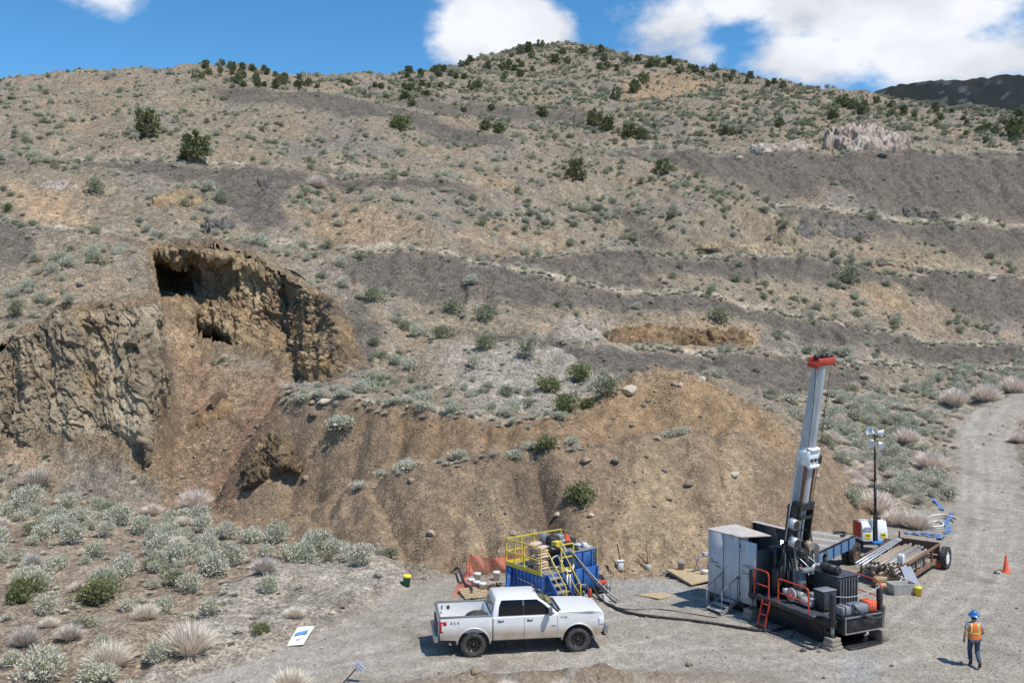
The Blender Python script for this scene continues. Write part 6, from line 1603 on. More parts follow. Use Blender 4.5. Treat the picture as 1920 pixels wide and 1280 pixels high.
# hose pile
hose('white_hose', 'coiled white hose lying on the gravel behind the rod trailer', [(1740, 990), (1765, 988), (1768, 983), (1758, 979), (1742, 980), (1738, 974), (1748, 968), (1772, 967), (1795, 974)], .06, 'hose_white')
hose('grey_hose', 'grey hose looped inside the coiled white hose', [(1728, 1001), (1748, 994), (1774, 991), (1788, 982), (1784, 977), (1766, 972), (1757, 980)], .045, 'steel')
for k, (pts, lab) in enumerate(([(1697, 1000), (1720, 1004), (1745, 1008), (1770, 1009)], 'blue flat hose stretched nearest the rod trailer'), ) if False else enumerate((([(1697, 1000), (1720, 1003), (1745, 1007), (1772, 1009)], 'blue flat hose stretched nearest the rod trailer'), ([(1712, 1000), (1738, 1003), (1760, 1005), (1762, 1013)], 'blue flat hose folded next to the nearest one'), ([(1786, 963), (1778, 975), (1774, 985), (1780, 992), (1772, 1002)], 'blue flat hose running under the white coil'), ([(1748, 935), (1756, 945), (1764, 952), (1768, 958)], 'blue flat hose crumpled farthest behind the white coil'))):
    P = smooth_path([gpt(*p, .04) for p in pts], 8); c = P[0].copy(); b = MB()
    for i in range(len(P) - 1):
        d = (P[i + 1] - P[i]).normalized(); s = Vector((-d.y, d.x, 0)); w0, w1 = .11 + .05 * math.sin(i * .9 + k), .11 + .05 * math.sin((i + 1) * .9 + k)
        z0, z1 = Vector((0, 0, .035 * (1 + math.sin(i * 1.1)))), Vector((0, 0, .035 * (1 + math.sin((i + 1) * 1.1))))
        a, e = P[i] - c + z0, P[i + 1] - c + z1; tk = Vector((0, 0, .02))
        b.add([a - s * w0, a + s * w0, e + s * w1, e - s * w1, a - s * w0 - tk, a + s * w0 - tk, e + s * w1 - tk, e - s * w1 - tk], [(0, 3, 2, 1), (4, 5, 6, 7), (0, 4, 7, 3), (1, 2, 6, 5)])
    o = b.build('flat_hose', MAT['hose_blue']); o.location = c; tag(o, lab, 'hose', 'blue flat hoses behind the rod trailer')
def plate():
    P = [gpt(1765, 997, .03), gpt(1780, 1003, .03), gpt(1797, 998, .03), gpt(1778, 992, .03)]; c = sum(P, Vector()) / 4
    b = MB(); b.add([p - c for p in P] + [p - c - Vector((0, 0, .03)) for p in P], [(0, 1, 2, 3), (7, 6, 5, 4), (0, 4, 5, 1), (1, 5, 6, 2), (2, 6, 7, 3), (3, 7, 4, 0)])
    o = b.build('flat_plate', MAT['steel']); o.location = c; tag(o, 'grey steel plate lying beside the hose pile', 'plate')
plate()
# ------------------------------------------------------------------ drill rig
def rig():
    t = thing('drill_rig', 'black crawler drill rig with tall white mast and red hand rails', 'drill rig', (11.3, 34.9, zat(11.9, 36.5)), R(26))
    BK, GR, RD, ST = MAT['rig_black'], MAT['rig_grey'], MAT['rig_red'], MAT['galv']
    def bx(name, c, d, m=BK, bev=.015, par=None, **k):
        q = MB(); q.box(c, d, **k); return q.build(name, m, par or t, bev, 1)
    # tracks
    for x in (.35, 1.85):
        tr = empty('crawler_track'); tr.parent = t
        y0, y1, r = .75, 3.35, .36; prof = []
        for k in range(9): a = R(90 + 180 * k / 8); prof.append((y0 + r * math.cos(a), .38 + r * math.sin(a)))
        for k in range(9): a = R(-90 + 180 * k / 8); prof.append((y1 + r * math.cos(a), .38 + r * math.sin(a)))
        q = MB(); Mz = Matrix.Rotation(R(90), 4, 'Z')
        q.prism(prof, -x - .18, -x + .18, M=Mz); q.build('track_frame', BK, tr)
        n = len(prof); per = []
        for i in range(n):
            a, b = Vector(prof[i]), Vector(prof[(i + 1) % n]); L = (b - a).length; m = max(1, int(L / .14))
            for j in range(m): per.append((a.lerp(b, (j + .5) / m), (b - a).normalized()))
        for (p, d) in per:
            q = MB(); ang = math.atan2(d.y, d.x); q.box((x, p.x, p.y), (.46, .10, .05), rx=ang); q.build('track_pad', MAT['rig_deck'], tr)
        for k in range(4):
            q = MB(); q.cyl((x - .2, y0 + .1 + k * .8, .38), (x + .2, y0 + .1 + k * .8, .38), .26 if k in (0, 3) else .16, n=16); q.build('roller', BK, tr)
    bx('chassis', (1.1, 2.1, .82), (2.2, 4.1, .28))
    bx('deck', (1.1, 2.2, 1.02), (2.1, 4.0, .08), MAT['rig_deck'])
    wk = bx('walkway', (-.12, 2.25, 1.06), (.62, 3.5, .06), MAT['rig_deck'])
    bx('walkway_edge', (-.44, 2.25, 1.02), (.04, 3.5, .16), BK)
    for y in (1.1, 2.0, 2.8): bx('timber', (-.18, y, .97), (.30, .55, .06), MAT['wood'])
    # front bin with pipe frame
    bx('front_bin', (1.25, .05, .82), (1.85, .62, .62))
    q = MB()
    for z in (.56, 1.12): q.beam((.34, -.30, z), (2.18, -.30, z), .035)
    for x in (.34, 2.18): q.beam((x, -.30, .56), (x, -.30, 1.12), .035)
    q.build('bin_frame', MAT['steel'], t)
    bx('battery_box', (.62, .12, 1.30), (.50, .50, .30), GR, .02); bx('battery_box', (1.26, .10, 1.30), (.66, .50, .30), GR, .02)
    for x in (.50, .80): bx('strap', (x, .12, 1.305), (.05, .515, .315), MAT['black_plastic'], 0)
    bx('tool_chest', (1.82, .12, 1.33), (.38, .50, .34), MAT['orange_red'], .015)
    bx('chest_hasp', (1.82, -.14, 1.36), (.05, .02, .08), MAT['galv'], 0)
    # engine and coolers
    e = bx('engine_house', (1.55, 1.55, 1.66), (1.0, 1.5, 1.12), BK, .03)
    for k in range(14): bx('louvre', (1.10 + k * .068, .795, 1.66), (.03, .03, .96), GR if k % 2 else BK, 0, e)
    for k in range(10): bx('side_louvre', (1.045, .95 + k * .12, 1.70), (.03, .05, .8), MAT['rig_deck'], 0, e)
    bx('cooler_top', (1.55, 1.55, 2.235), (1.04, 1.54, .03), MAT['rig_deck'], .01, e)
    c = bx('oil_cooler', (.62, 1.0, 1.45), (.66, .50, .70), BK, .02)
    bx('cooler_screen', (.62, .743, 1.45), (.58, .02, .60), MAT['rig_deck'], 0, c); bx('cooler_lid', (.62, 1.0, 1.815), (.68, .52, .03), GR, .01, c)
    q = MB(); q.cyl((1.25, 1.05, 2.42), (1.25, 1.75, 2.42), .16, n=18); q.cyl((1.25, .95, 2.42), (1.25, 1.06, 2.42), .12, .16, n=18); q.lathe([(.16, 0), (.14, .07), (.08, .12), (.001, .13)], 18, Matrix.Translation((1.25, 1.75, 2.42)) @ Matrix.Rotation(R(-90), 4, 'X')); q.cyl((1.25, 1.3, 2.42), (1.25, 1.4, 2.42), .175, n=18); q.build('air_filter', MAT['black_plastic'], t)
    q = MB(); q.tube(smooth_path([(1.25, 1.85, 2.42), (1.12, 2.05, 2.42), (.98, 2.05, 2.30), (.98, 2.05, 2.1)], 6), .07, 10); q.build('intake_pipe', ST, t)
    q = MB(); q.cyl((1.55, 2.0, 2.25), (1.55, 2.0, 2.72), .09, n=14); q.cyl((1.55, 2.0, 2.7), (1.50, 1.9, 2.86), .07, n=12); q.build('exhaust', BK, t)
    bx('hydraulic_tank', (.62, 2.35, 1.85), (.42, .42, .78), GR, .08); bx('hydraulic_block', (.75, 2.1, 2.25), (.55, .26, .16), GR, .02)
    q = MB(); q.cyl((.66, 2.35, 2.24), (.66, 2.35, 2.31), .06); q.build('filler_cap', RD, t)
    bx('control_panel', (1.0, 3.35, 2.25), (.36, .08, .40), MAT['sign_white'], .02); bx('panel_gauge', (1.0, 3.305, 2.25), (.22, .02, .22), MAT['black_plastic'], 0)
    bx('operator_screen', (2.05, 3.45, 2.25), (1.0, .40, 1.15), MAT['panel_dark'], .12); bx('screen_stand', (2.05, 3.5, 1.4), (.6, .3, .7), BK, .03); bx('pump_stack', (1.75, 2.75, 1.6), (.6, .6, 1.1), BK, .05)
    # mud pump at the walkway
    p = bx('mud_pump', (.25, 1.45, 1.28), (.40, .50, .26), ST, .04)
    for k in range(4):
        q = MB(); q.cyl((.12 + k * .09, 1.25, 1.36), (.12 + k * .09, 1.15, 1.50), .035, n=8); q.build('pump_valve', ST, p)
    q = MB(); q.cyl((.25, 1.7, 1.40), (.25, 2.2, 1.40), .15, n=14); q.build('pump_body', MAT['steel'], p)
    q = MB(); q.cyl((-.02, 2.10, 1.42), (.03, 2.10, 1.42), .25, n=22); d = q.build('winch_disc', MAT['roof_sheet'], t)
    q = MB(); q.cyl((-.10, 2.10, 1.36), (-.02, 2.10, 1.36), .11, n=14); q.build('winch_hub', MAT['orange_red'], d)
    # red hand rails and ladder
    def rail(pts, mids):
        q = MB(); q.tube(smooth_path(pts, 5), .028, 8)
        for a, b in mids: q.tube([a, b], .022, 7)
        q.build('hand_rail', RD, t)
    x = -.42
    rail([(x, .72, 1.05), (x, .72, 1.6), (x, .74, 1.92), (x, .86, 2.02), (x, 1.3, 2.02), (x, 2.15, 2.02), (x, 2.3, 1.98), (x, 2.32, 1.8), (x, 2.32, 1.05)], [((x, .72, 1.5), (x, 2.32, 1.5))])
    rail([(x, 2.85, 1.0), (x, 2.85, 1.7), (x, 2.87, 2.0), (x, 3.0, 2.1), (x, 3.5, 2.1), (x, 3.66, 2.05), (x, 3.68, 1.9), (x, 3.68, 1.05)], [((x, 2.85, 1.55), (x, 3.68, 1.55))])
    rail([(2.55, .2, 1.0), (2.55, .2, 1.7), (2.55, .25, 1.95), (2.55, .4, 2.05), (2.55, 1.2, 2.08), (2.5, 1.9, 2.08)], [((2.55, .2, 1.5), (2.55, 1.8, 1.5))])
    la = empty('ladder'); la.parent = t
    for y in (2.72, 3.12):
        q = MB(); q.beam((-.46, y, 1.05), (-.72, y, .08), .05, .06); q.build('ladder_side', RD, la)
    for k in range(3):
        f = .15 + k * .38; q = MB(); q.beam((-.46 - .26 * f, 2.72, 1.05 - .97 * f), (-.46 - .26 * f, 3.12, 1.05 - .97 * f), .05); q.build('rung', RD, la)
    # low skid frame along the near side
    q = MB(); q.beam((-.75, .2, .05), (-.75, 3.6, .05), .07); q.beam((-.75, .2, .05), (.1, .2, .3), .05); q.beam((-.75, 1.4, .05), (.1, 1.6, .5), .05); q.build('outrigger_frame', MAT['rig_deck'], t)
    # jacks
    for (x, y, h) in ((.02, .0, 1.95), (2.32, .05, 1.85), (-.22, 4.05, 1.9), (2.3, 4.1, 1.7)):
        j = empty('jack'); j.parent = t
        q = MB(); q.box((x, y, (h + .80) / 2 + .02), (.17, .17, h - .78)); q.build('jack_sleeve', BK, j, .01, 1)
        q = MB(); q.cyl((x, y, .44), (x, y, .85), .06, n=12); q.build('jack_leg', MAT['steel'], j)
        q = MB(); q.cyl((x, y, .42), (x, y, .455), .13, n=14); q.build('jack_foot', BK, j)
        q = MB()
        for k in range(6): q.box((x, y - .09, .8 + k * .15), (.05, .015, .07))
        q.build('pin_holes', MAT['rig_deck'], j)
    q = MB(); q.tube(catenary((.02, 0, 1.9), (2.32, .05, 1.95), .18), .016, 6); q.build('tie_cable', ST, t)
    q = MB(); q.tube(smooth_path([(.9, -.05, 1.5), (1.1, -.35, 1.2), (1.6, -.42, 1.02), (2.0, -.4, 1.05), (2.3, -.2, 1.3)], 6), .045, 8); q.build('front_hose', MAT['hose_black'], t)
    # mast: a frame that leans towards the front
    base = Vector((1.0, 3.45, .55)); lean = R(10.4); Mm = Matrix.Translation(base) @ Matrix.Rotation(lean, 4, 'X') @ Matrix.Rotation(R(12), 4, 'Z')
    ms = empty('mast'); ms.parent = t
    def mb(name, f, m, bev=0):
        q = MB(); f(q); q.v = [Mm @ v for v in q.v]; return q.build(name, m, ms, bev, 1)
    def lower(q):
        for sx in (-.40, .40):
            q.box((sx, 0, 2.05), (.16, .46, 4.2)); q.box((sx, -.26, 2.0), (.07, .09, 3.9))
        for k in range(9): q.beam((-.34, -.16, .25 + k * .48), (.34, -.16, .25 + k * .48), .06, .05)
        for k in range(4): q.beam((-.34, .16, .3 + k * .95), (.34, .16, 1.2 + k * .95), .05)
        q.box((0, -.05, 4.12), (.86, .5, .28)); q.box((0, -.30, 3.7), (.74, .08, .10))
    mb('lower_frame', lower, BK)
    mb('feed_beam', lambda q: q.box((0, .06, 2.4), (.34, .26, 4.6)), MAT['mast_white'])
    mb('feed_cylinder', lambda q: (q.cyl((.10, -.14, 1.2), (.10, -.14, 5.4), .045, n=12), q.cyl((-.10, -.14, 1.6), (-.10, -.14, 5.4), .045, n=12)), ST)
    mb('upper_beam', lambda q: q.add([(sx * w, sy * d, z) for (z, w, d) in ((4.2, .27, .24), (6.1, .26, .24), (9.6, .235, .19)) for (sx, sy) in ((-1, -.35), (-.35, -1), (.35, -1), (1, -.35), (1, 1), (-1, 1))],
       [(r * 6 + k, r * 6 + (k + 1) % 6, r * 6 + 6 + (k + 1) % 6, r * 6 + 6 + k) for r in (0, 1) for k in range(6)] + [(5, 4, 3, 2, 1, 0), tuple(range(12, 18))]), MAT['mast_white'])
    mb('rust_channel', lambda q: (q.box((-.25, -.16, 5.0), (.06, .14, 1.5)), q.box((.25, -.16, 5.0), (.06, .14, 1.5))), MAT['rust'])
    mb('clamp_collar', lambda q: (q.box((0, 0, 6.02), (.66, .56, .58)), q.box((0, -.30, 5.72), (.60, .16, .14)), q.box((0, -.1, 6.36), (.56, .46, .12))), MAT['sign_white'], .03)
    mb('clamp_bolt', lambda q: [q.cyl((sx, -.33, 5.98), (sx, -.37, 5.98), .07, n=10) for sx in (-.22, .0, .22)], BK)
    mb('side_motor', lambda q: q.box((.43, -.15, 5.92), (.16, .3, .32)), BK, .02)
    mb('crown', lambda q: (q.box((.04, -.20, 9.72), (1.02, .07, .28)), q.box((.04, .20, 9.72), (1.02, .07, .28)), q.box((0, 0, 9.62), (.7, .42, .08)), q.box((-.44, 0, 9.58), (.12, .46, .2))), MAT['crown_red'], .012)
    mb('sheave', lambda q: (q.cyl((.46, -.1, 9.78), (.46, .1, 9.78), .17, n=18), q.cyl((-.3, -.08, 9.85), (-.3, .08, 9.85), .12, n=16), q.cyl((.1, -.08, 9.86), (.1, .08, 9.86), .10, n=14)), MAT['rig_black'])
    mb('mast_aerial', lambda q: (q.beam((-.25, 0, 9.9), (-.05, .1, 10.35), .015), q.beam((-.25, 0, 9.9), (-.3, .1, 10.25), .015), q.beam((-.2, 0, 9.9), (.12, .1, 10.2), .012)), BK)
    mb('hoist_cable', lambda q: (q.tube([(.60, -.05, 9.72), (.56, -.1, 5.0), (.50, -.1, .6)], .014, 5), q.tube([(-.42, -.1, 9.5), (-.40, -.2, 8.2), (-.36, -.2, 6.3)], .014, 5)), BK)
    def lad(q):
        for sx in (-.52, -.38): q.beam((sx, .1, .6), (sx, .1, 6.2), .035)
        for k in range(15): q.beam((-.52, .1, .9 + k * .36), (-.38, .1, .9 + k * .36), .025)
        for k in range(5): q.beam((-.52, .1, 2.6 + k * .72), (-.36, .1, 3.2 + k * .72), .02)
    mb('side_ladder', lad, MAT['galv'])
    for k, (z, sx) in enumerate(((3.55, -.72), (2.78, -.52))):
        def drum(q, z=z, sx=sx):
            q.cyl((sx, -.42, z), (sx, -.14, z), .20, n=20)
        def core(q, z=z, sx=sx):
            q.cyl((sx, -.435, z), (sx, -.41, z), .17, n=18); q.box((sx + .2, -.1, z - .1), (.3, .1, .1))
        mb('hose_drum', drum, MAT['galv']); mb('drum_core', core, BK)
    mb('drill_head', lambda q: (q.box((0, -.30, 2.2), (.5, .36, .5)), q.cyl((.15, -.42, 1.4), (.15, -.42, 2.0), .09, n=12)), BK, .03)
    mb('head_motor', lambda q: q.cyl((.30, -.52, 2.55), (.30, -.28, 2.55), .17, n=16), MAT['rod_tan'])
    mb('drill_string', lambda q: q.cyl((.0, -.38, -.5), (.0, -.38, 2.2), .05, n=12), MAT['rod_grey'])
    # struts
    for (a, b, r) in (((.35, 1.95, 1.1), (.62, 3.0, 4.55), .035), ((1.75, 2.6, 1.1), (1.46, 2.86, 4.55), .035), ((.75, 2.5, 1.1), (.85, 2.9, 4.2), .03), ((1.25, 3.0, 1.3), (1.30, 3.1, 3.6), .025)):
        q = MB(); q.tube([a, b], r, 8); q.tube([a, Vector(a).lerp(Vector(b), .45)], r * 1.6, 8); q.build('strut', MAT['rig_deck'], t)
    # hose bundles
    hr = random.Random(3)
    for k in range(11):
        xx = .20 + .07 * k + hr.uniform(-.05, .05)
        a = (xx - .05, 3.0 + hr.uniform(-.15, .25), 1.05 + hr.uniform(0, .2)); b = (.45 + hr.uniform(-.1, .25), 3.0 + hr.uniform(-.1, .3), 2.9 + hr.uniform(-.3, .5))
        m_ = (xx - .12 + hr.uniform(-.15, .1), 2.65 + hr.uniform(-.2, .2), 2.0 + hr.uniform(-.2, .2))
        q = MB(); q.tube(smooth_path([a, m_, b], 8), hr.choice((.03, .04, .05)), 7); q.build('hydraulic_hose', MAT['hose_black'], t)
    for k in range(9):
        a = (hr.uniform(.3, 1.9), hr.uniform(2.2, 3.2), 1.1); b = (hr.uniform(.3, 1.9), hr.uniform(2.2, 3.2), hr.uniform(1.2, 2.0)); m_ = ((a[0] + b[0]) / 2 + hr.uniform(-.3, .3), (a[1] + b[1]) / 2 - .2, hr.uniform(1.4, 2.1))
        q = MB(); q.tube(smooth_path([a, m_, b], 7), hr.choice((.018, .025)), 6); q.build('thin_hose', hr.choice((MAT['hose_black'], GR, MAT['galv'])), t)
    for k in range(10):
        c_ = (hr.uniform(.2, 1.9), hr.uniform(2.3, 3.9), 1.06); h = hr.uniform(.2, .8)
        bx('machinery_block', (c_[0], c_[1], c_[2] + h / 2), (hr.uniform(.2, .5), hr.uniform(.2, .4), h), hr.choice((BK, BK, GR, MAT['rig_deck'])), .02)
    bx('mast_cradle', (1.0, 3.75, 1.9), (1.0, .5, 1.8), BK, .03); bx('feed_gearbox', (.75, 3.2, 1.75), (.55, .5, 1.3), BK, .05); bx('rod_clamp', (1.15, 2.95, 1.55), (.5, .45, .9), BK, .04)
    bx('hose_guard', (.30, 3.25, 1.6), (.26, .4, 1.1), BK, .05); bx('rear_screen', (.35, 3.9, 1.9), (.9, .06, 1.6), MAT['panel_dark'], .02)
    for k in range(12):
        xx = .35 + .10 * k + hr.uniform(-.05, .05)
        q = MB(); q.tube(smooth_path([(xx, 2.75 + hr.uniform(-.2, .2), 1.1), (xx + hr.uniform(-.2, .2), 2.55 + hr.uniform(-.1, .2), 1.9 + hr.uniform(-.3, .5)), (.7 + hr.uniform(0, .6), 2.95, 2.6 + hr.uniform(-.3, .9)), (.75 + hr.uniform(0, .5), 3.1, 3.4 + hr.uniform(-.2, .5))], 7), hr.choice((.02, .03, .04)), 6); q.build('hydraulic_hose', MAT['hose_black'], t)
    for k in range(16):
        a = (hr.uniform(.2, 2.0), hr.uniform(1.9, 2.6), hr.uniform(1.1, 1.5)); b = (hr.uniform(.5, 1.6), hr.uniform(2.9, 3.3), hr.uniform(1.6, 3.0)); m_ = ((a[0] + b[0]) / 2 + hr.uniform(-.4, .4), hr.uniform(2.2, 2.8), hr.uniform(1.7, 2.6))
        q = MB(); q.tube(smooth_path([a, m_, b], 7), hr.choice((.018, .025, .03)), 6); q.build('control_hose', MAT['hose_black'] if k % 5 else MAT['galv'], t)
    for k in range(8):
        bx('fitting', (hr.uniform(.15, .9), hr.uniform(1.2, 2.9), 1.2 + hr.uniform(0, .25)), (hr.uniform(.1, .25), hr.uniform(.1, .25), hr.uniform(.1, .3)), hr.choice((BK, GR, ST, MAT['rig_deck'])), .015)
    bx('valve_bank', (.95, 2.75, 1.5), (.4, .16, .2), MAT['yellow_paint'], .01)
    # waste tray under the front
    bx('drip_tray', (1.25, .35, .04), (1.6, 1.5, .05), BK, .01)
    return t
RIG = rig()
for (x, y, n, lab) in ((.02, .0, 3, 'left front jack'), (2.32, .05, 1, 'right front jack'), (-.22, 4.05, 2, 'left rear jack'), (2.3, 4.1, 2, 'right rear jack')):
    h = .43 / n
    for k in range(n):
        q = MB()
        if n == 1: q.box((0, 0, .215), (.36, .66, .428))
        else: q.box((0, 0, h * (k + .5)), (.58 - .07 * k, .46 - .04 * k, h - .004), rz=.12 * (k % 2))
        o = q.build('timber_block', MAT['wood_grey'], None, .008, 1); o.location = local(RIG, (x, y, 0)); o.rotation_euler = (0, 0, R(26) + (.05 if k else 0))
        tag(o, 'timber cribbing block under the %s of the drill rig%s' % (lab, '' if n == 1 else (', lowest one' if k == 0 else ', top one' if k == n - 1 else ', middle one')), 'timber', 'timber blocks under the rig jacks')
# ------------------------------------------------------------------ driller's cabin
def cabin():
    t = thing('cabin', 'white panelled drill cabin with open door and flat tan roof', 'cabin', (8.1, 40.8, zat(8.6, 40)), R(32))
    W_, D = MAT['panel_white'], MAT['panel_dark']
    zb, zt = .42, 2.95
    def bx(name, c, d, m, bev=.01, par=None, **k): q = MB(); q.box(c, d, **k); return q.build(name, m, par or t, bev, 1)
    for k, (y0, y1) in enumerate(((0, -.86), (-.90, -1.76))):
        p = bx('wall_panel', (0, (y0 + y1) / 2, (zb + zt) / 2), (.05, abs(y1 - y0), zt - zb), W_, .008)
    d = bx('open_door', (0, -2.24, (zb + zt) / 2 - .03), (.05, .88, zt - zb - .06), W_, .008)
    for z in (.75, 2.65): bx('hinge', (-.035, -1.82, z), (.02, .05, .10), MAT['black_plastic'], 0, d)
    bx('latch', (-.04, -1.72, 1.35), (.03, .16, .04), MAT['black_plastic'], 0)
    for y in (-.88, -1.785): bx('panel_gap', (.01, y, (zb + zt) / 2), (.03, .045, zt - zb), MAT['black_plastic'], 0)
    bx('hinge_plate', (-.03, -.92, 2.55), (.015, .04, .3), MAT['steel'], 0)
    bx('back_wall', (.85, .02, (zb + zt) / 2), (1.65, .05, zt - zb), W_)
    bx('floor', (.95, -1.0, zb), (1.9, 2.1, .08), D); bx('skid', (.95, -1.0, .2), (1.8, 2.0, .36), MAT['rig_black'])
    q = MB(); R0 = [(-.06, .06), (-.06, -1.80), (1.55, -1.95), (1.60, .10)]
    q.add([(x, y, zt + .015 - (.10 if i == 2 else 0)) for i, (x, y) in enumerate(R0)] + [(x, y, zt + .05 - (.10 if i == 2 else 0)) for i, (x, y) in enumerate(R0)], [(0, 1, 2, 3), (7, 6, 5, 4), (0, 4, 5, 1), (1, 5, 6, 2), (2, 6, 7, 3), (3, 7, 4, 0)]); q.build('roof', MAT['roof_sheet'], t)
    f = bx('far_wall', (2.35, -1.2, 1.75), (.05, 1.9, 2.6), D)
    bx('wall_frame', (2.30, -.28, 1.75), (.08, .08, 2.6), MAT['rig_black'], 0, f); bx('wall_shelf', (2.25, -1.2, 1.55), (.14, 1.2, .04), MAT['steel'], 0, f)
    bx('far_roof', (2.28, -1.25, 3.09), (.32, 2.1, .03), MAT['roof_sheet'], 0, None, ry=.08)
    bx('cross_wall', (1.9, -.25, 1.6), (.9, .05, 2.3), D)
    l = thing('work_lamp', 'lit work lamp glowing inside the dark drill cabin', 'lamp', local(t, (2.22, -1.95, 2.55)), R(32))
    q = MB(); q.box((0, 0, 0), (.10, .16, .18)); q.build('housing', MAT['black_plastic'], l, .02, 1)
    q = MB(); q.box((-.055, -.02, 0), (.02, .14, .16)); q.box((0, -.088, 0), (.09, .02, .16)); q.build('lens', MAT['lamp_glow'], l)
    q = MB(); q.tube(smooth_path([(.25, -2.55, 2.30), (.55, -2.45, 2.34), (.75, -2.4, 2.15), (.78, -2.4, 1.6), (.62, -2.45, 1.0), (.6, -2.5, .55)], 6), .025, 8); q.tube([(.25, -2.55, 1.6), (.6, -2.45, 1.35)], .02, 7); q.build('grab_rail', MAT['galv'], t)
    bx('door_stop', (.3, -2.62, 1.3), (.5, .04, 1.6), MAT['panel_dark'])
    Mt = lambda y, z: Matrix.Translation((-.0275, y, z)) @ Matrix.Rotation(R(-90), 4, 'Z') @ Matrix.Rotation(R(90), 4, 'X')
    for y, z in ((-.45, 1.72), (-2.22, 1.62)):
        for (s, tx, dz, dy) in ((.22, 'Q', .03, .24), (.15, 'uaert', 0, -.02), (.11, 'Drilling', -.15, -.12)):
            text_mesh('lettering', tx, s, MAT['black_print'], t, Mt(y + dy, z + dz))
    text_mesh('lettering', 'LF90-3', .20, MAT['black_print'], t, Mt(-2.24, 1.90))
    # steps
    s = thing('cabin_steps', 'grey steel steps with two hand rails leading up to the cabin', 'steps', local(t, (-.06, -1.35, 0)), R(32))
    for y in (-.42, .42):
        q = MB(); q.beam((0, y, .48), (-.95, y, .02), .04, .14); q.build('stringer', MAT['steel'], s)
        q = MB(); q.tube([(.0, y, 1.42), (-.95, y, .92)], .022, 7); q.tube([(-.05, y, .5), (-.05, y, 1.40)], .02, 6); q.tube([(-.9, y, .05), (-.9, y, .95)], .02, 6); q.tube([(-.45, y, .3), (-.45, y, 1.18)], .018, 6); q.build('hand_rail', MAT['rig_grey'], s)
    for k in range(3):
        q = MB(); q.box((-.16 - k * .30, 0, .40 - k * .145), (.26, .82, .03)); q.build('tread', MAT['galv'], s)
cabin()
# ------------------------------------------------------------------ flatbed trailer with blue sides
def flatbed():
    t = thing('flatbed_trailer', 'flatbed trailer with faded blue sides and plank deck behind the drill rig', 'trailer', (14.0, 44.3, zat(14.5, 45)), R(51))
    q = MB(); q.box((.9, 1.0, .98), (5.6, 2.0, .12)); q.build('frame', MAT['rig_black'], t)
    for k in range(14):
        q = MB(); q.box((-1.7 + k * .40, 1.0, 1.30), (.37, 2.0, .05)); q.build('deck_plank', MAT['wood_grey'] if k % 3 else MAT['concrete'], t)
    for k in range(6):
        q = MB(); q.box((-1.45 + k * .93, -.03, 1.03), (.82, .04, .50)); q.build('side_panel', MAT['blue_old'], t)
        q = MB(); q.box((-1.90 + k * .93, -.05, 1.03), (.09, .08, .56)); q.build('side_post', MAT['blue_paint'], t)
    q = MB(); q.beam((-1.9, -.03, 1.33), (3.7, -.03, 1.33), .07, .06); q.build('side_rail', MAT['rig_black'], t)
    q = MB(); q.beam((-1.9, 2.0, 1.42), (3.7, 2.0, 1.42), .12, .16); q.build('back_beam', MAT['rust'], t)
    for y in (-.05, .30): wheel(t, (3.55, y, .48), .48, .26, -1, 5, 'rust', None)
    for y in (1.7, 2.0): wheel(t, (3.55, y, .48), .48, .26, 1, 5, 'rust', None)
    for x in (-1.5,):
        for y in (.2, 1.8): q = MB(); q.beam((x, y, 0), (x, y, .95), .12); q.build('stand_leg', MAT['rig_black'], t)
    q = MB(); q.tube(smooth_path([(2.9, .4, 1.36), (3.1, .2, 1.5), (3.4, .5, 1.45), (3.3, .9, 1.4)], 6), .06, 8); q.build('deck_hose', MAT['hose_black'], t)
flatbed()
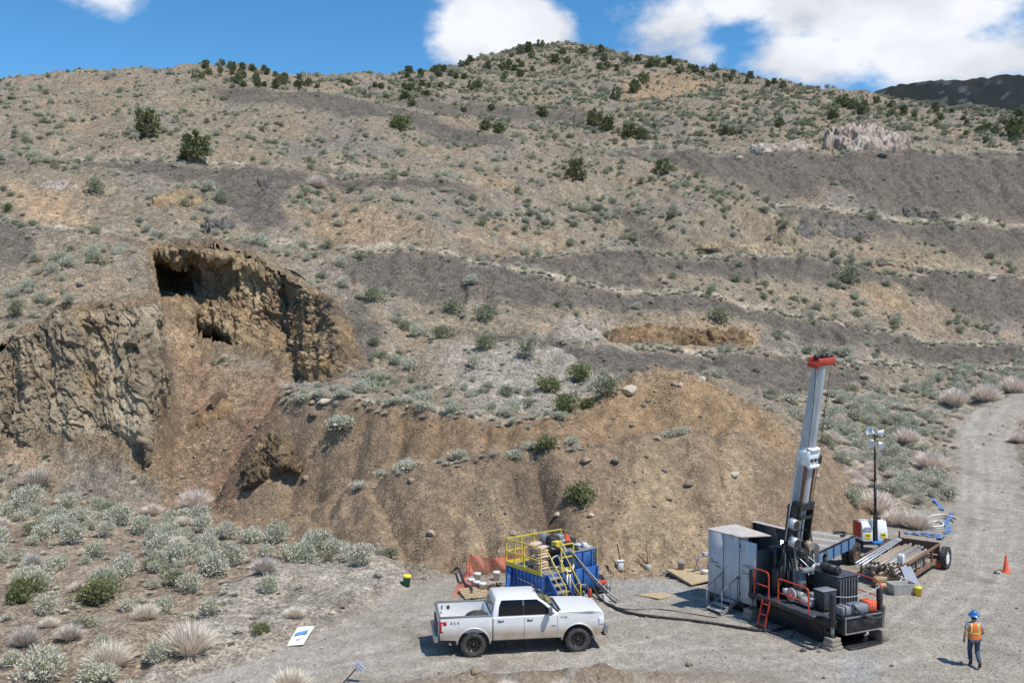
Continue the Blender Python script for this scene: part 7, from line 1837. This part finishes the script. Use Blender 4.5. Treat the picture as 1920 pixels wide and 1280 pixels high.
# ------------------------------------------------------------------ light tower
def tower():
    t = thing('light_tower', 'white towable light tower with black mast and four round lamps', 'light tower', (17.95, 49.6, zat(17.95, 49.6)), R(8))
    def hood(x0, x1, name, m):
        prof = [(-.50, .62), (.50, .62), (.46, 1.2), (.30, 1.58), (-.30, 1.58), (-.48, 1.15)]
        q = MB(); q.prism([(p[0], p[1]) for p in prof], x0, x1, M=Matrix.Rotation(R(90), 4, 'Z')); return q.build(name, m, t, .06, 2)
    hood(.12, .66, 'left_hood', MAT['sign_white']); hood(-.66, -.12, 'right_hood', MAT['sign_white'])
    q = MB(); q.box((-.67, .1, 1.15), (.05, .8, .75)); q.build('end_panel', MAT['crown_red'], t, .02, 1)
    q = MB(); q.box((0, 0, .54), (1.3, 1.1, .14)); q.build('chassis', MAT['rig_black'], t)
    q = MB(); q.box((-.4, -.505, .90), (.30, .02, .26), rx=0); q.box((.42, -.505, .90), (.26, .02, .26)); q.build('sticker', MAT['sticker'], t)
    for x in (-.4, .42): q = MB(); q.box((x, -.518, .92), (.16, .01, .05), ry=.2); q.build('sticker_mark', MAT['black_print'], t)
    q = MB(); q.box((-.4, -.49, 1.22), (.40, .03, .22)); q.build('vent_panel', MAT['sign_grey'], t)
    q = MB(); q.box((.05, -.62, .58), (.55, .3, .12)); q.build('blue_cover', MAT['tarp_blue'], t, .05, 2)
    q = MB(); q.box((0, -.46, 1.25), (.16, .16, 1.6)); q.box((.18, -.46, 1.75), (.18, .1, .1)); q.build('mast_foot', MAT['rig_black'], t)
    q = MB(); q.cyl((0, -.46, 1.9), (-.02, -.46, 3.6), .065, n=10); q.cyl((-.02, -.46, 3.5), (-.05, -.46, 5.0), .05, n=10); q.cyl((-.05, -.46, 4.9), (-.08, -.46, 6.15), .035, n=8); q.build('mast', MAT['rig_black'], t)
    q = MB(); q.tube([(-.1 + .03 * math.sin(k * 2.2), -.5 + .03 * math.cos(k * 2.2), 2.0 + k * .085) for k in range(44)], .012, 5); q.build('coiled_cable', MAT['rig_black'], t)
    for k, (x, y, z, dx, dy, dz) in enumerate(((-.30, -.6, 5.55, -.5, -.75, -.45), (.12, -.68, 5.45, .25, -.8, -.5), (-.28, -.5, 6.05, -.85, -.2, .45), (.18, -.5, 6.0, .9, -.3, -.1))):
        q = MB(); d = Vector((dx, dy, dz)).normalized(); M = Matrix.Translation((x, y, z)) @ d.to_track_quat('Z', 'Y').to_matrix().to_4x4()
        q.lathe([(.001, -.14), (.09, -.14), (.11, -.05), (.19, .12), (.21, .14), (.19, .13), (.001, .02)], 20, M); lp = q.build('lamp_head', MAT['sign_white'], t)
        q = MB(); q.lathe([(.18, .105), (.001, .10)], 18, M); q.build('lamp_glass', MAT['lamp_clear'], lp)
        q = MB(); q.beam((-.06, -.46, 5.75), (x, y, z), .03); q.build('lamp_bracket', MAT['rig_black'], t)
    wheel(t, (-.75, .0, .33), .33, .2, -1, 5, 'galv', None); wheel(t, (.75, .0, .33), .33, .2, 1, 5, 'galv', None)
    q = MB(); q.beam((.6, 0, .5), (1.75, .1, .55), .07); q.beam((1.6, .1, .1), (1.6, .1, .95), .06); q.build('outrigger', MAT['rig_black'], t)
tower()
# ------------------------------------------------------------------ rod trailer
def rod_trailer():
    t = thing('rod_trailer', 'rusty steel trailer loaded with drill rods behind the rig', 'trailer', (17.2, 42.9, zat(18, 44)), R(51.5))
    RU = MAT['rust']
    for y in (.0, 2.0):
        q = MB(); q.beam((-.2, y, 1.05), (4.6, y, 1.05), .08, .08); q.build('top_rail', RU, t)
        q = MB(); q.beam((-.2, y, .38), (4.6, y, .38), .12, .16); q.build('bottom_rail', RU, t)
        for k in range(5):
            q = MB(); q.beam((-.15 + k * 1.17, y, .3), (-.15 + k * 1.17, y, 1.05), .08); q.build('stake', RU, t)
    for k in range(4): q = MB(); q.beam((.1 + k * 1.45, 0, .40), (.1 + k * 1.45, 2.0, .40), .10); q.build('cross_beam', RU, t)
    q = MB(); q.box((4.6, 1.0, .85), (.05, 2.0, .55)); q.build('end_board', RU, t)
    wheel(t, (4.45, -.32, .50), .50, .30, -1, 5, 'sign_white', None); wheel(t, (4.45, 2.32, .50), .50, .30, 1, 5, 'sign_white', None)
    q = MB(); q.beam((4.45, -.3, .5), (4.45, 2.3, .5), .10); q.build('axle', RU, t)
    q = MB(); q.box((4.1, -.12, .2), (.3, .22, .22)); q.build('brake_box', MAT['crown_red'], t)
    hr = random.Random(9); n = 0
    spots = []
    for row in range(4):
        for k in range(12 - row):
            spots.append((.14 + k * .148 + row * .07 + hr.uniform(-.02, .02), .53 + row * .125))
    shared = {}; layn = {}
    for (y, z) in spots:
        L = hr.choice((3.9, 4.4, 4.6)); m = hr.choice(('rod_tan', 'rod_tan', 'rod_grey')); key = (L, m)
        if key not in shared:
            q = MB(); q.cyl((0, 0, 0), (L, 0, 0), .058, n=10); q.cyl((L - .16, 0, 0), (L + .004, 0, 0), .066, n=10); q.cyl((-.004, 0, 0), (.14, 0, 0), .066, n=10); q.cyl((-.008, 0, 0), (-.006, 0, 0), .04, n=8)
            o = q.build('drill_rod', MAT[m]); shared[key] = o.data; bpy.data.objects.remove(o)
        o = bpy.data.objects.new('drill_rod', shared[key]); COL.objects.link(o); n += 1
        o.location = local(t, (hr.uniform(-.75, -.1), y, z)); o.rotation_euler = (0, 0, R(51.5) + hr.uniform(-.012, .012))
        lay = ('bottom', 'second', 'third', 'top')[int(round((z - .53) / .125))]
        layn[lay] = layn.get(lay, 0) + 1; nw = ('nearest', 'second nearest', 'third nearest', 'fourth nearest', 'fifth nearest', 'sixth nearest', 'seventh nearest', 'eighth nearest', 'ninth nearest', 'tenth nearest', 'eleventh nearest', 'farthest')[layn[lay] - 1]
        tag(o, '%s drill rod, %s in the %s layer on the rod trailer' % ('tan rusty' if m == 'rod_tan' else 'grey steel', nw, lay), 'drill rod', 'drill rods on the rod trailer')
    for k, (y, lab) in enumerate(((1.80, 'farthest'), (1.62, 'middle'), (1.44, 'nearest'))):
        q = MB(); q.cyl((0, 0, 0), (5.6, 0, .1), .04, n=9); q.cyl((5.4, 0, .096), (5.62, 0, .1), .055, n=9); o = q.build('long_pipe', MAT['galv']); o.location = local(t, (-1.5 - .1 * k, y, 1.06)); o.rotation_euler = (0, 0, R(51.5) + .01 * k)
        tag(o, '%s of three long silver pipes along the far side of the rod trailer' % lab, 'pipe', 'long silver pipes on the rod trailer')
    b = thing('white_canister', 'white box-shaped canister standing on the drill rods', 'canister', local(t, (-.05, .32, 1.02)), R(51)); q = MB(); q.box((0, 0, .17), (.30, .26, .34)); q.build('body', MAT['white_plastic'], b, .03, 2); q = MB(); q.box((0, 0, .36), (.2, .2, .04)); q.build('cap', MAT['sign_white'], b)
    p = local(t, (-.35, -.35, 0)); s = thing('clear_sheet', 'pale sheet of plastic leaning against the rod trailer corner', 'sheet', p, R(20))
    q = MB(); q.add([(-.25, 0, .03), (.30, -.15, .03), (.10, .35, .95), (-.40, .42, .95)], [(0, 1, 2, 3)]); q.add([(-.25, .02, .03), (.30, -.13, .03), (.10, .37, .95), (-.40, .44, .95)], [(3, 2, 1, 0)]); q.build('sheet', MAT['sign_grey'], s)
rod_trailer()
bucket('yellow_bucket', 'yellow bucket on the ground in front of the rod trailer', 1721, 1116, .16, .36, 'yellow_plastic')
def tub():
    t = thing('grey_tub', 'dirty grey plastic tub beside the yellow bucket', 'tub', gpt(1690, 1113), R(10)); q = MB()
    V = [(-.45, -.25, 0), (.45, -.25, 0), (.45, .25, 0), (-.45, .25, 0), (-.55, -.32, .48), (.55, -.32, .48), (.55, .32, .48), (-.55, .32, .48), (-.50, -.27, .48), (.50, -.27, .48), (.50, .27, .48), (-.50, .27, .48), (-.42, -.2, .1), (.42, -.2, .1), (.42, .2, .1), (-.42, .2, .1)]
    q.add(V, [(3, 2, 1, 0)] + [(k, (k + 1) % 4, (k + 1) % 4 + 4, k + 4) for k in range(4)] + [(k + 4, (k + 1) % 4 + 4, (k + 1) % 4 + 8, k + 8) for k in range(4)] + [(k + 8, (k + 1) % 4 + 8, (k + 1) % 4 + 12, k + 12) for k in range(4)] + [(12, 13, 14, 15)]); q.build('shell', MAT['concrete'], t)
    q = MB(); q.tube(smooth_path([(-.1, 0, .5), (.1, .1, .62), (.35, 0, .6), (.5, -.2, .5)], 6), .02, 6); q.build('hose_end', MAT['hose_white'], t)
    h = thing('white_jug', 'white round jug on top of the timber stack behind the tub', 'jug', gpt(1690, 1097, .35)); q = MB(); q.lathe([(.001, 0), (.15, 0), (.17, .1), (.14, .24), (.05, .28), (.04, .32), (.001, .32)], 16); q.build('body', MAT['white_plastic'], h); q = MB(); q.tube([(.06, 0, .27), (.16, 0, .28), (.17, 0, .15)], .02, 6); q.build('handle', MAT['white_plastic'], h)
    w = thing('timber_stack', 'stack of brown timber baulks between the rig and the rod trailer', 'timber', gpt(1668, 1102), R(20))
    for k, (x, y, z, L) in enumerate(((0, 0, .12, 1.4), (0, .3, .12, 1.3), (0, .15, .36, 1.3), (.1, .45, .36, 1.0), (-.1, -.35, .10, .9))):
        q = MB(); q.box((x, y, z), (L, .25, .22), rz=hr0.uniform(-.08, .08)); q.build('baulk', MAT['rust'] if k % 2 else MAT['wood'], w, .01, 1)
hr0 = random.Random(2)
tub()
# ------------------------------------------------------------------ the worker
mat('skin', (.48, .28, .20), .6, var=.06); mat('denim', (.045, .07, .13), .85, var=.3, scale=8, dirt=(.16, .2, .28), dirt_amt=.4); mat('vest', (.88, .20, .03), .6, var=.05); mat('vest_band', (.62, .62, .22), .45, var=.05)
mat('shirt', (.34, .32, .34), .8, var=.08); mat('boots', (.06, .045, .035), .7, var=.2); mat('hat_blue', (.03, .19, .50), .3, var=.03, coat=.4); mat('hair', (.035, .025, .02), .8, var=.1); mat('glove', (.05, .05, .05), .8, var=.1)
def skin_mesh(name, verts, edges, radii, mtl, parent, root=0, sub=2):
    me = bpy.data.meshes.new(name); me.from_pydata(verts, edges, []); o = bpy.data.objects.new(name, me); COL.objects.link(o)
    md = o.modifiers.new('skin', 'SKIN'); md.use_smooth_shade = True
    for i, r in enumerate(radii):
        sv = me.skin_vertices[0].data[i]; sv.radius = r if isinstance(r, tuple) else (r, r); sv.use_root = i == root
    s = o.modifiers.new('sub', 'SUBSURF'); s.levels = sub; s.render_levels = sub
    dg = bpy.context.evaluated_depsgraph_get(); m2 = bpy.data.meshes.new_from_object(o.evaluated_get(dg))
    bpy.data.objects.remove(o); m2.name = name; m2.materials.clear(); m2.materials.append(MAT[mtl])
    for p in m2.polygons: p.use_smooth = True
    o = bpy.data.objects.new(name, m2); COL.objects.link(o); o.parent = parent
    return o
def person():
    """faces +y (away from the camera), walking; x to the right"""
    g = gpt(1826, 1249)
    t = thing('person', 'worker in orange vest, blue hard hat and jeans walking away on the gravel', 'person', g, R(-12))
    V = [(0, 0, .98), (0, .01, 1.18), (0, .03, 1.40), (0, .045, 1.52), (0, .07, 1.60), (0, .09, 1.70),               # pelvis .. head
         (-.20, .02, 1.42), (-.29, -.06, 1.15), (-.31, .02, .91), (.20, .02, 1.42), (.29, .0, 1.16), (.24, .19, 1.03),  # arms
         (-.10, .0, .93), (-.10, .16, .52), (-.08, .10, .10), (-.08, .22, .06), (.10, .0, .93), (.10, .03, .50), (.12, -.26, .18), (.12, -.20, .06)]
    E = [(0, 1), (1, 2), (2, 3), (3, 4), (4, 5), (2, 6), (6, 7), (7, 8), (2, 9), (9, 10), (10, 11), (0, 12), (12, 13), (13, 14), (14, 15), (0, 16), (16, 17), (17, 18), (18, 19)]
    rad = [(.15, .11), (.15, .11), (.16, .11), .06, .085, .085, .062, .048, .034, .062, .048, .034, .085, .058, .04, .035, .085, .058, .04, .035]
    body = skin_mesh('body', V, E, rad, 'skin', t)
    # jeans
    Vj = [(0, 0, 1.00), (-.10, .0, .90), (-.10, .165, .52), (-.08, .11, .14), (.10, .0, .90), (.10, .035, .50), (.12, -.255, .20)]
    skin_mesh('jeans', Vj, [(0, 1), (1, 2), (2, 3), (0, 4), (4, 5), (5, 6)], [(.175, .135), .115, .082, .072, .115, .082, .072], 'denim', t)
    for s, p, q in ((-1, (-.08, .08, .06), (-.08, .26, .05)), (1, (.12, -.30, .15), (.12, -.17, .03))):
        skin_mesh('boot', [p, tuple((a + b) / 2 for a, b in zip(p, q)), q, (p[0], p[1] + (.0 if s < 0 else .0), p[2] + .12)], [(0, 1), (1, 2), (0, 3)], [.055, .055, .045, .055], 'boots', t)
    # shirt under the vest with short sleeves
    skin_mesh('shirt', [(0, 0, .93), (0, .01, 1.18), (0, .025, 1.40), (-.20, .02, 1.42), (-.265, -.035, 1.24), (.20, .02, 1.42), (.265, .005, 1.24), (0, .04, 1.50)], [(0, 1), (1, 2), (2, 3), (3, 4), (2, 5), (5, 6), (2, 7)], [(.185, .135), (.17, .13), (.175, .13), .085, .075, .085, .075, .07], 'shirt', t)
    # vest: rings about the torso
    def ring(z, a, b, y, n=28): return [(a * math.copysign(abs(math.cos(k * 2 * math.pi / n)) ** .8, math.cos(k * 2 * math.pi / n)), y + b * math.copysign(abs(math.sin(k * 2 * math.pi / n)) ** .8, math.sin(k * 2 * math.pi / n)), z) for k in range(n)]
    prof = [(.94, .205, .155, 0), (1.05, .20, .15, .0), (1.16, .20, .15, .008), (1.28, .215, .155, .015), (1.38, .225, .15, .022), (1.45, .20, .12, .03), (1.50, .12, .085, .04)]
    q = MB(); n = 28; vs = [p for (z, a, b, y) in prof for p in ring(z, a, b, y)]
    q.add(vs, [(r * n + k, r * n + (k + 1) % n, (r + 1) * n + (k + 1) % n, (r + 1) * n + k) for r in range(len(prof) - 1) for k in range(n)], True); v = q.build('vest', MAT['vest'], t)
    def band(z0, z1, m='vest_band'):
        f = lambda z: [np.interp(z, [p[0] for p in prof], [p[i] for p in prof]) for i in (1, 2, 3)]
        q = MB(); a, b = f(z0), f(z1); q.add(ring(z0, a[0] + .006, a[1] + .006, a[2]) + ring(z1, b[0] + .006, b[1] + .006, b[2]), [(k, (k + 1) % n, (k + 1) % n + n, k + n) for k in range(n)], True); q.build('vest_stripe', MAT[m], v)
    band(1.13, 1.185)
    for sx in (-.11, .11):
        q = MB()
        for k in range(len(prof) - 1):
            pass
        pts = []
        for z in (1.19, 1.25, 1.32, 1.38, 1.43, 1.47):
            a, b, y = [np.interp(z, [p[0] for p in prof], [p[i] for p in prof]) for i in (1, 2, 3)]
            yy = y - b * max(.05, 1 - (abs(sx) / a) ** 2.4) ** .42 - .012
            pts.append((sx, yy, z))
        q.add([(x - .026, y, z) for x, y, z in pts] + [(x + .026, y, z) for x, y, z in pts], [(k, k + 6, k + 7, k + 1) for k in range(5)]); q.build('vest_stripe', MAT['vest_band'], v)
    # head details
    fx = MB(); fx.lathe([(.001, -.02), (.018, -.015), (.022, .02), (.012, .05), (.001, .055)], 8, Matrix.Translation((0, .19, 1.655))); fx.build('nose', MAT['skin'], t)
    for s in (-1, 1):
        q = MB(); q.lathe([(.001, -.035), (.018, -.02), (.022, .01), (.012, .035), (.001, .036)], 8, Matrix.Translation((s * .088, .085, 1.655))); q.build('ear', MAT['skin'], t)
        q = MB(); q.lathe([(.001, -.01), (.012, 0), (.001, .01)], 8, Matrix.Translation((s * .035, .172, 1.685))); q.build('eye', MAT['boots'], t)
    q = MB(); q.box((0, .178, 1.61), (.05, .012, .012)); q.build('mouth', MAT['crown_red'], t)
    q = MB(); q.lathe([(.090, -.09), (.098, -.03), (.096, .03), (.09, .05)], 18, Matrix.Translation((0, .072, 1.68))); 
    q.v = [p for p in q.v]; q.build('hair', MAT['hair'], t)
    q = MB(); q.lathe([(.001, .145), (.05, .138), (.10, .10), (.128, .04), (.132, .0), (.19, -.018), (.195, -.026), (.13, -.012), (.12, .0), (.001, .11)], 26, Matrix.Translation((0, .08, 1.735)) @ Matrix.Rotation(R(6), 4, 'X')); h = q.build('hard_hat', MAT['hat_blue'], t)
    q = MB(); q.tube([(0, .08 + .135 * math.cos(a), 1.735 + .148 * math.sin(a)) for a in [math.pi * (.12 + .76 * k / 10) for k in range(11)]], .012, 6); q.build('hat_ridge', MAT['hat_blue'], h)
    # hands with fingers
    for s, w, d in ((-1, Vector((-.31, .02, .91)), Vector((-.05, .10, -1)).normalized()), (1, Vector((.24, .19, 1.03)), Vector((-.3, .9, -.1)).normalized())):
        side = Vector((0, 1, 0)) if s < 0 else Vector((.2, 0, 1)); side = (side - d * side.dot(d)).normalized(); inn = d.cross(side) * (1 if s < 0 else -1)
        vs = [w, w + d * .045, w + d * .085]; es = [(0, 1), (1, 2)]; rs = [.03, .036, .036]
        for k, (o_, L) in enumerate(((-.032, .055), (-.011, .07), (.011, .075), (.032, .068))):
            b = len(vs); vs += [w + d * .09 + side * o_, w + d * (.09 + L * .5) + side * o_ * 1.1 + inn * .008, w + d * (.09 + L * .85) + side * o_ * 1.1 + inn * .03]; es += [(2, b), (b, b + 1), (b + 1, b + 2)]; rs += [.011, .010, .008]
        b = len(vs); vs += [w + d * .05 + side * .045 + inn * .01, w + d * .09 + side * .065 + inn * .02]; es += [(1, b), (b, b + 1)]; rs += [.013, .010]
        skin_mesh('hand', [tuple(p) for p in vs], es, rs, 'glove' if s < 0 else 'skin', t, 1, 1)
person()
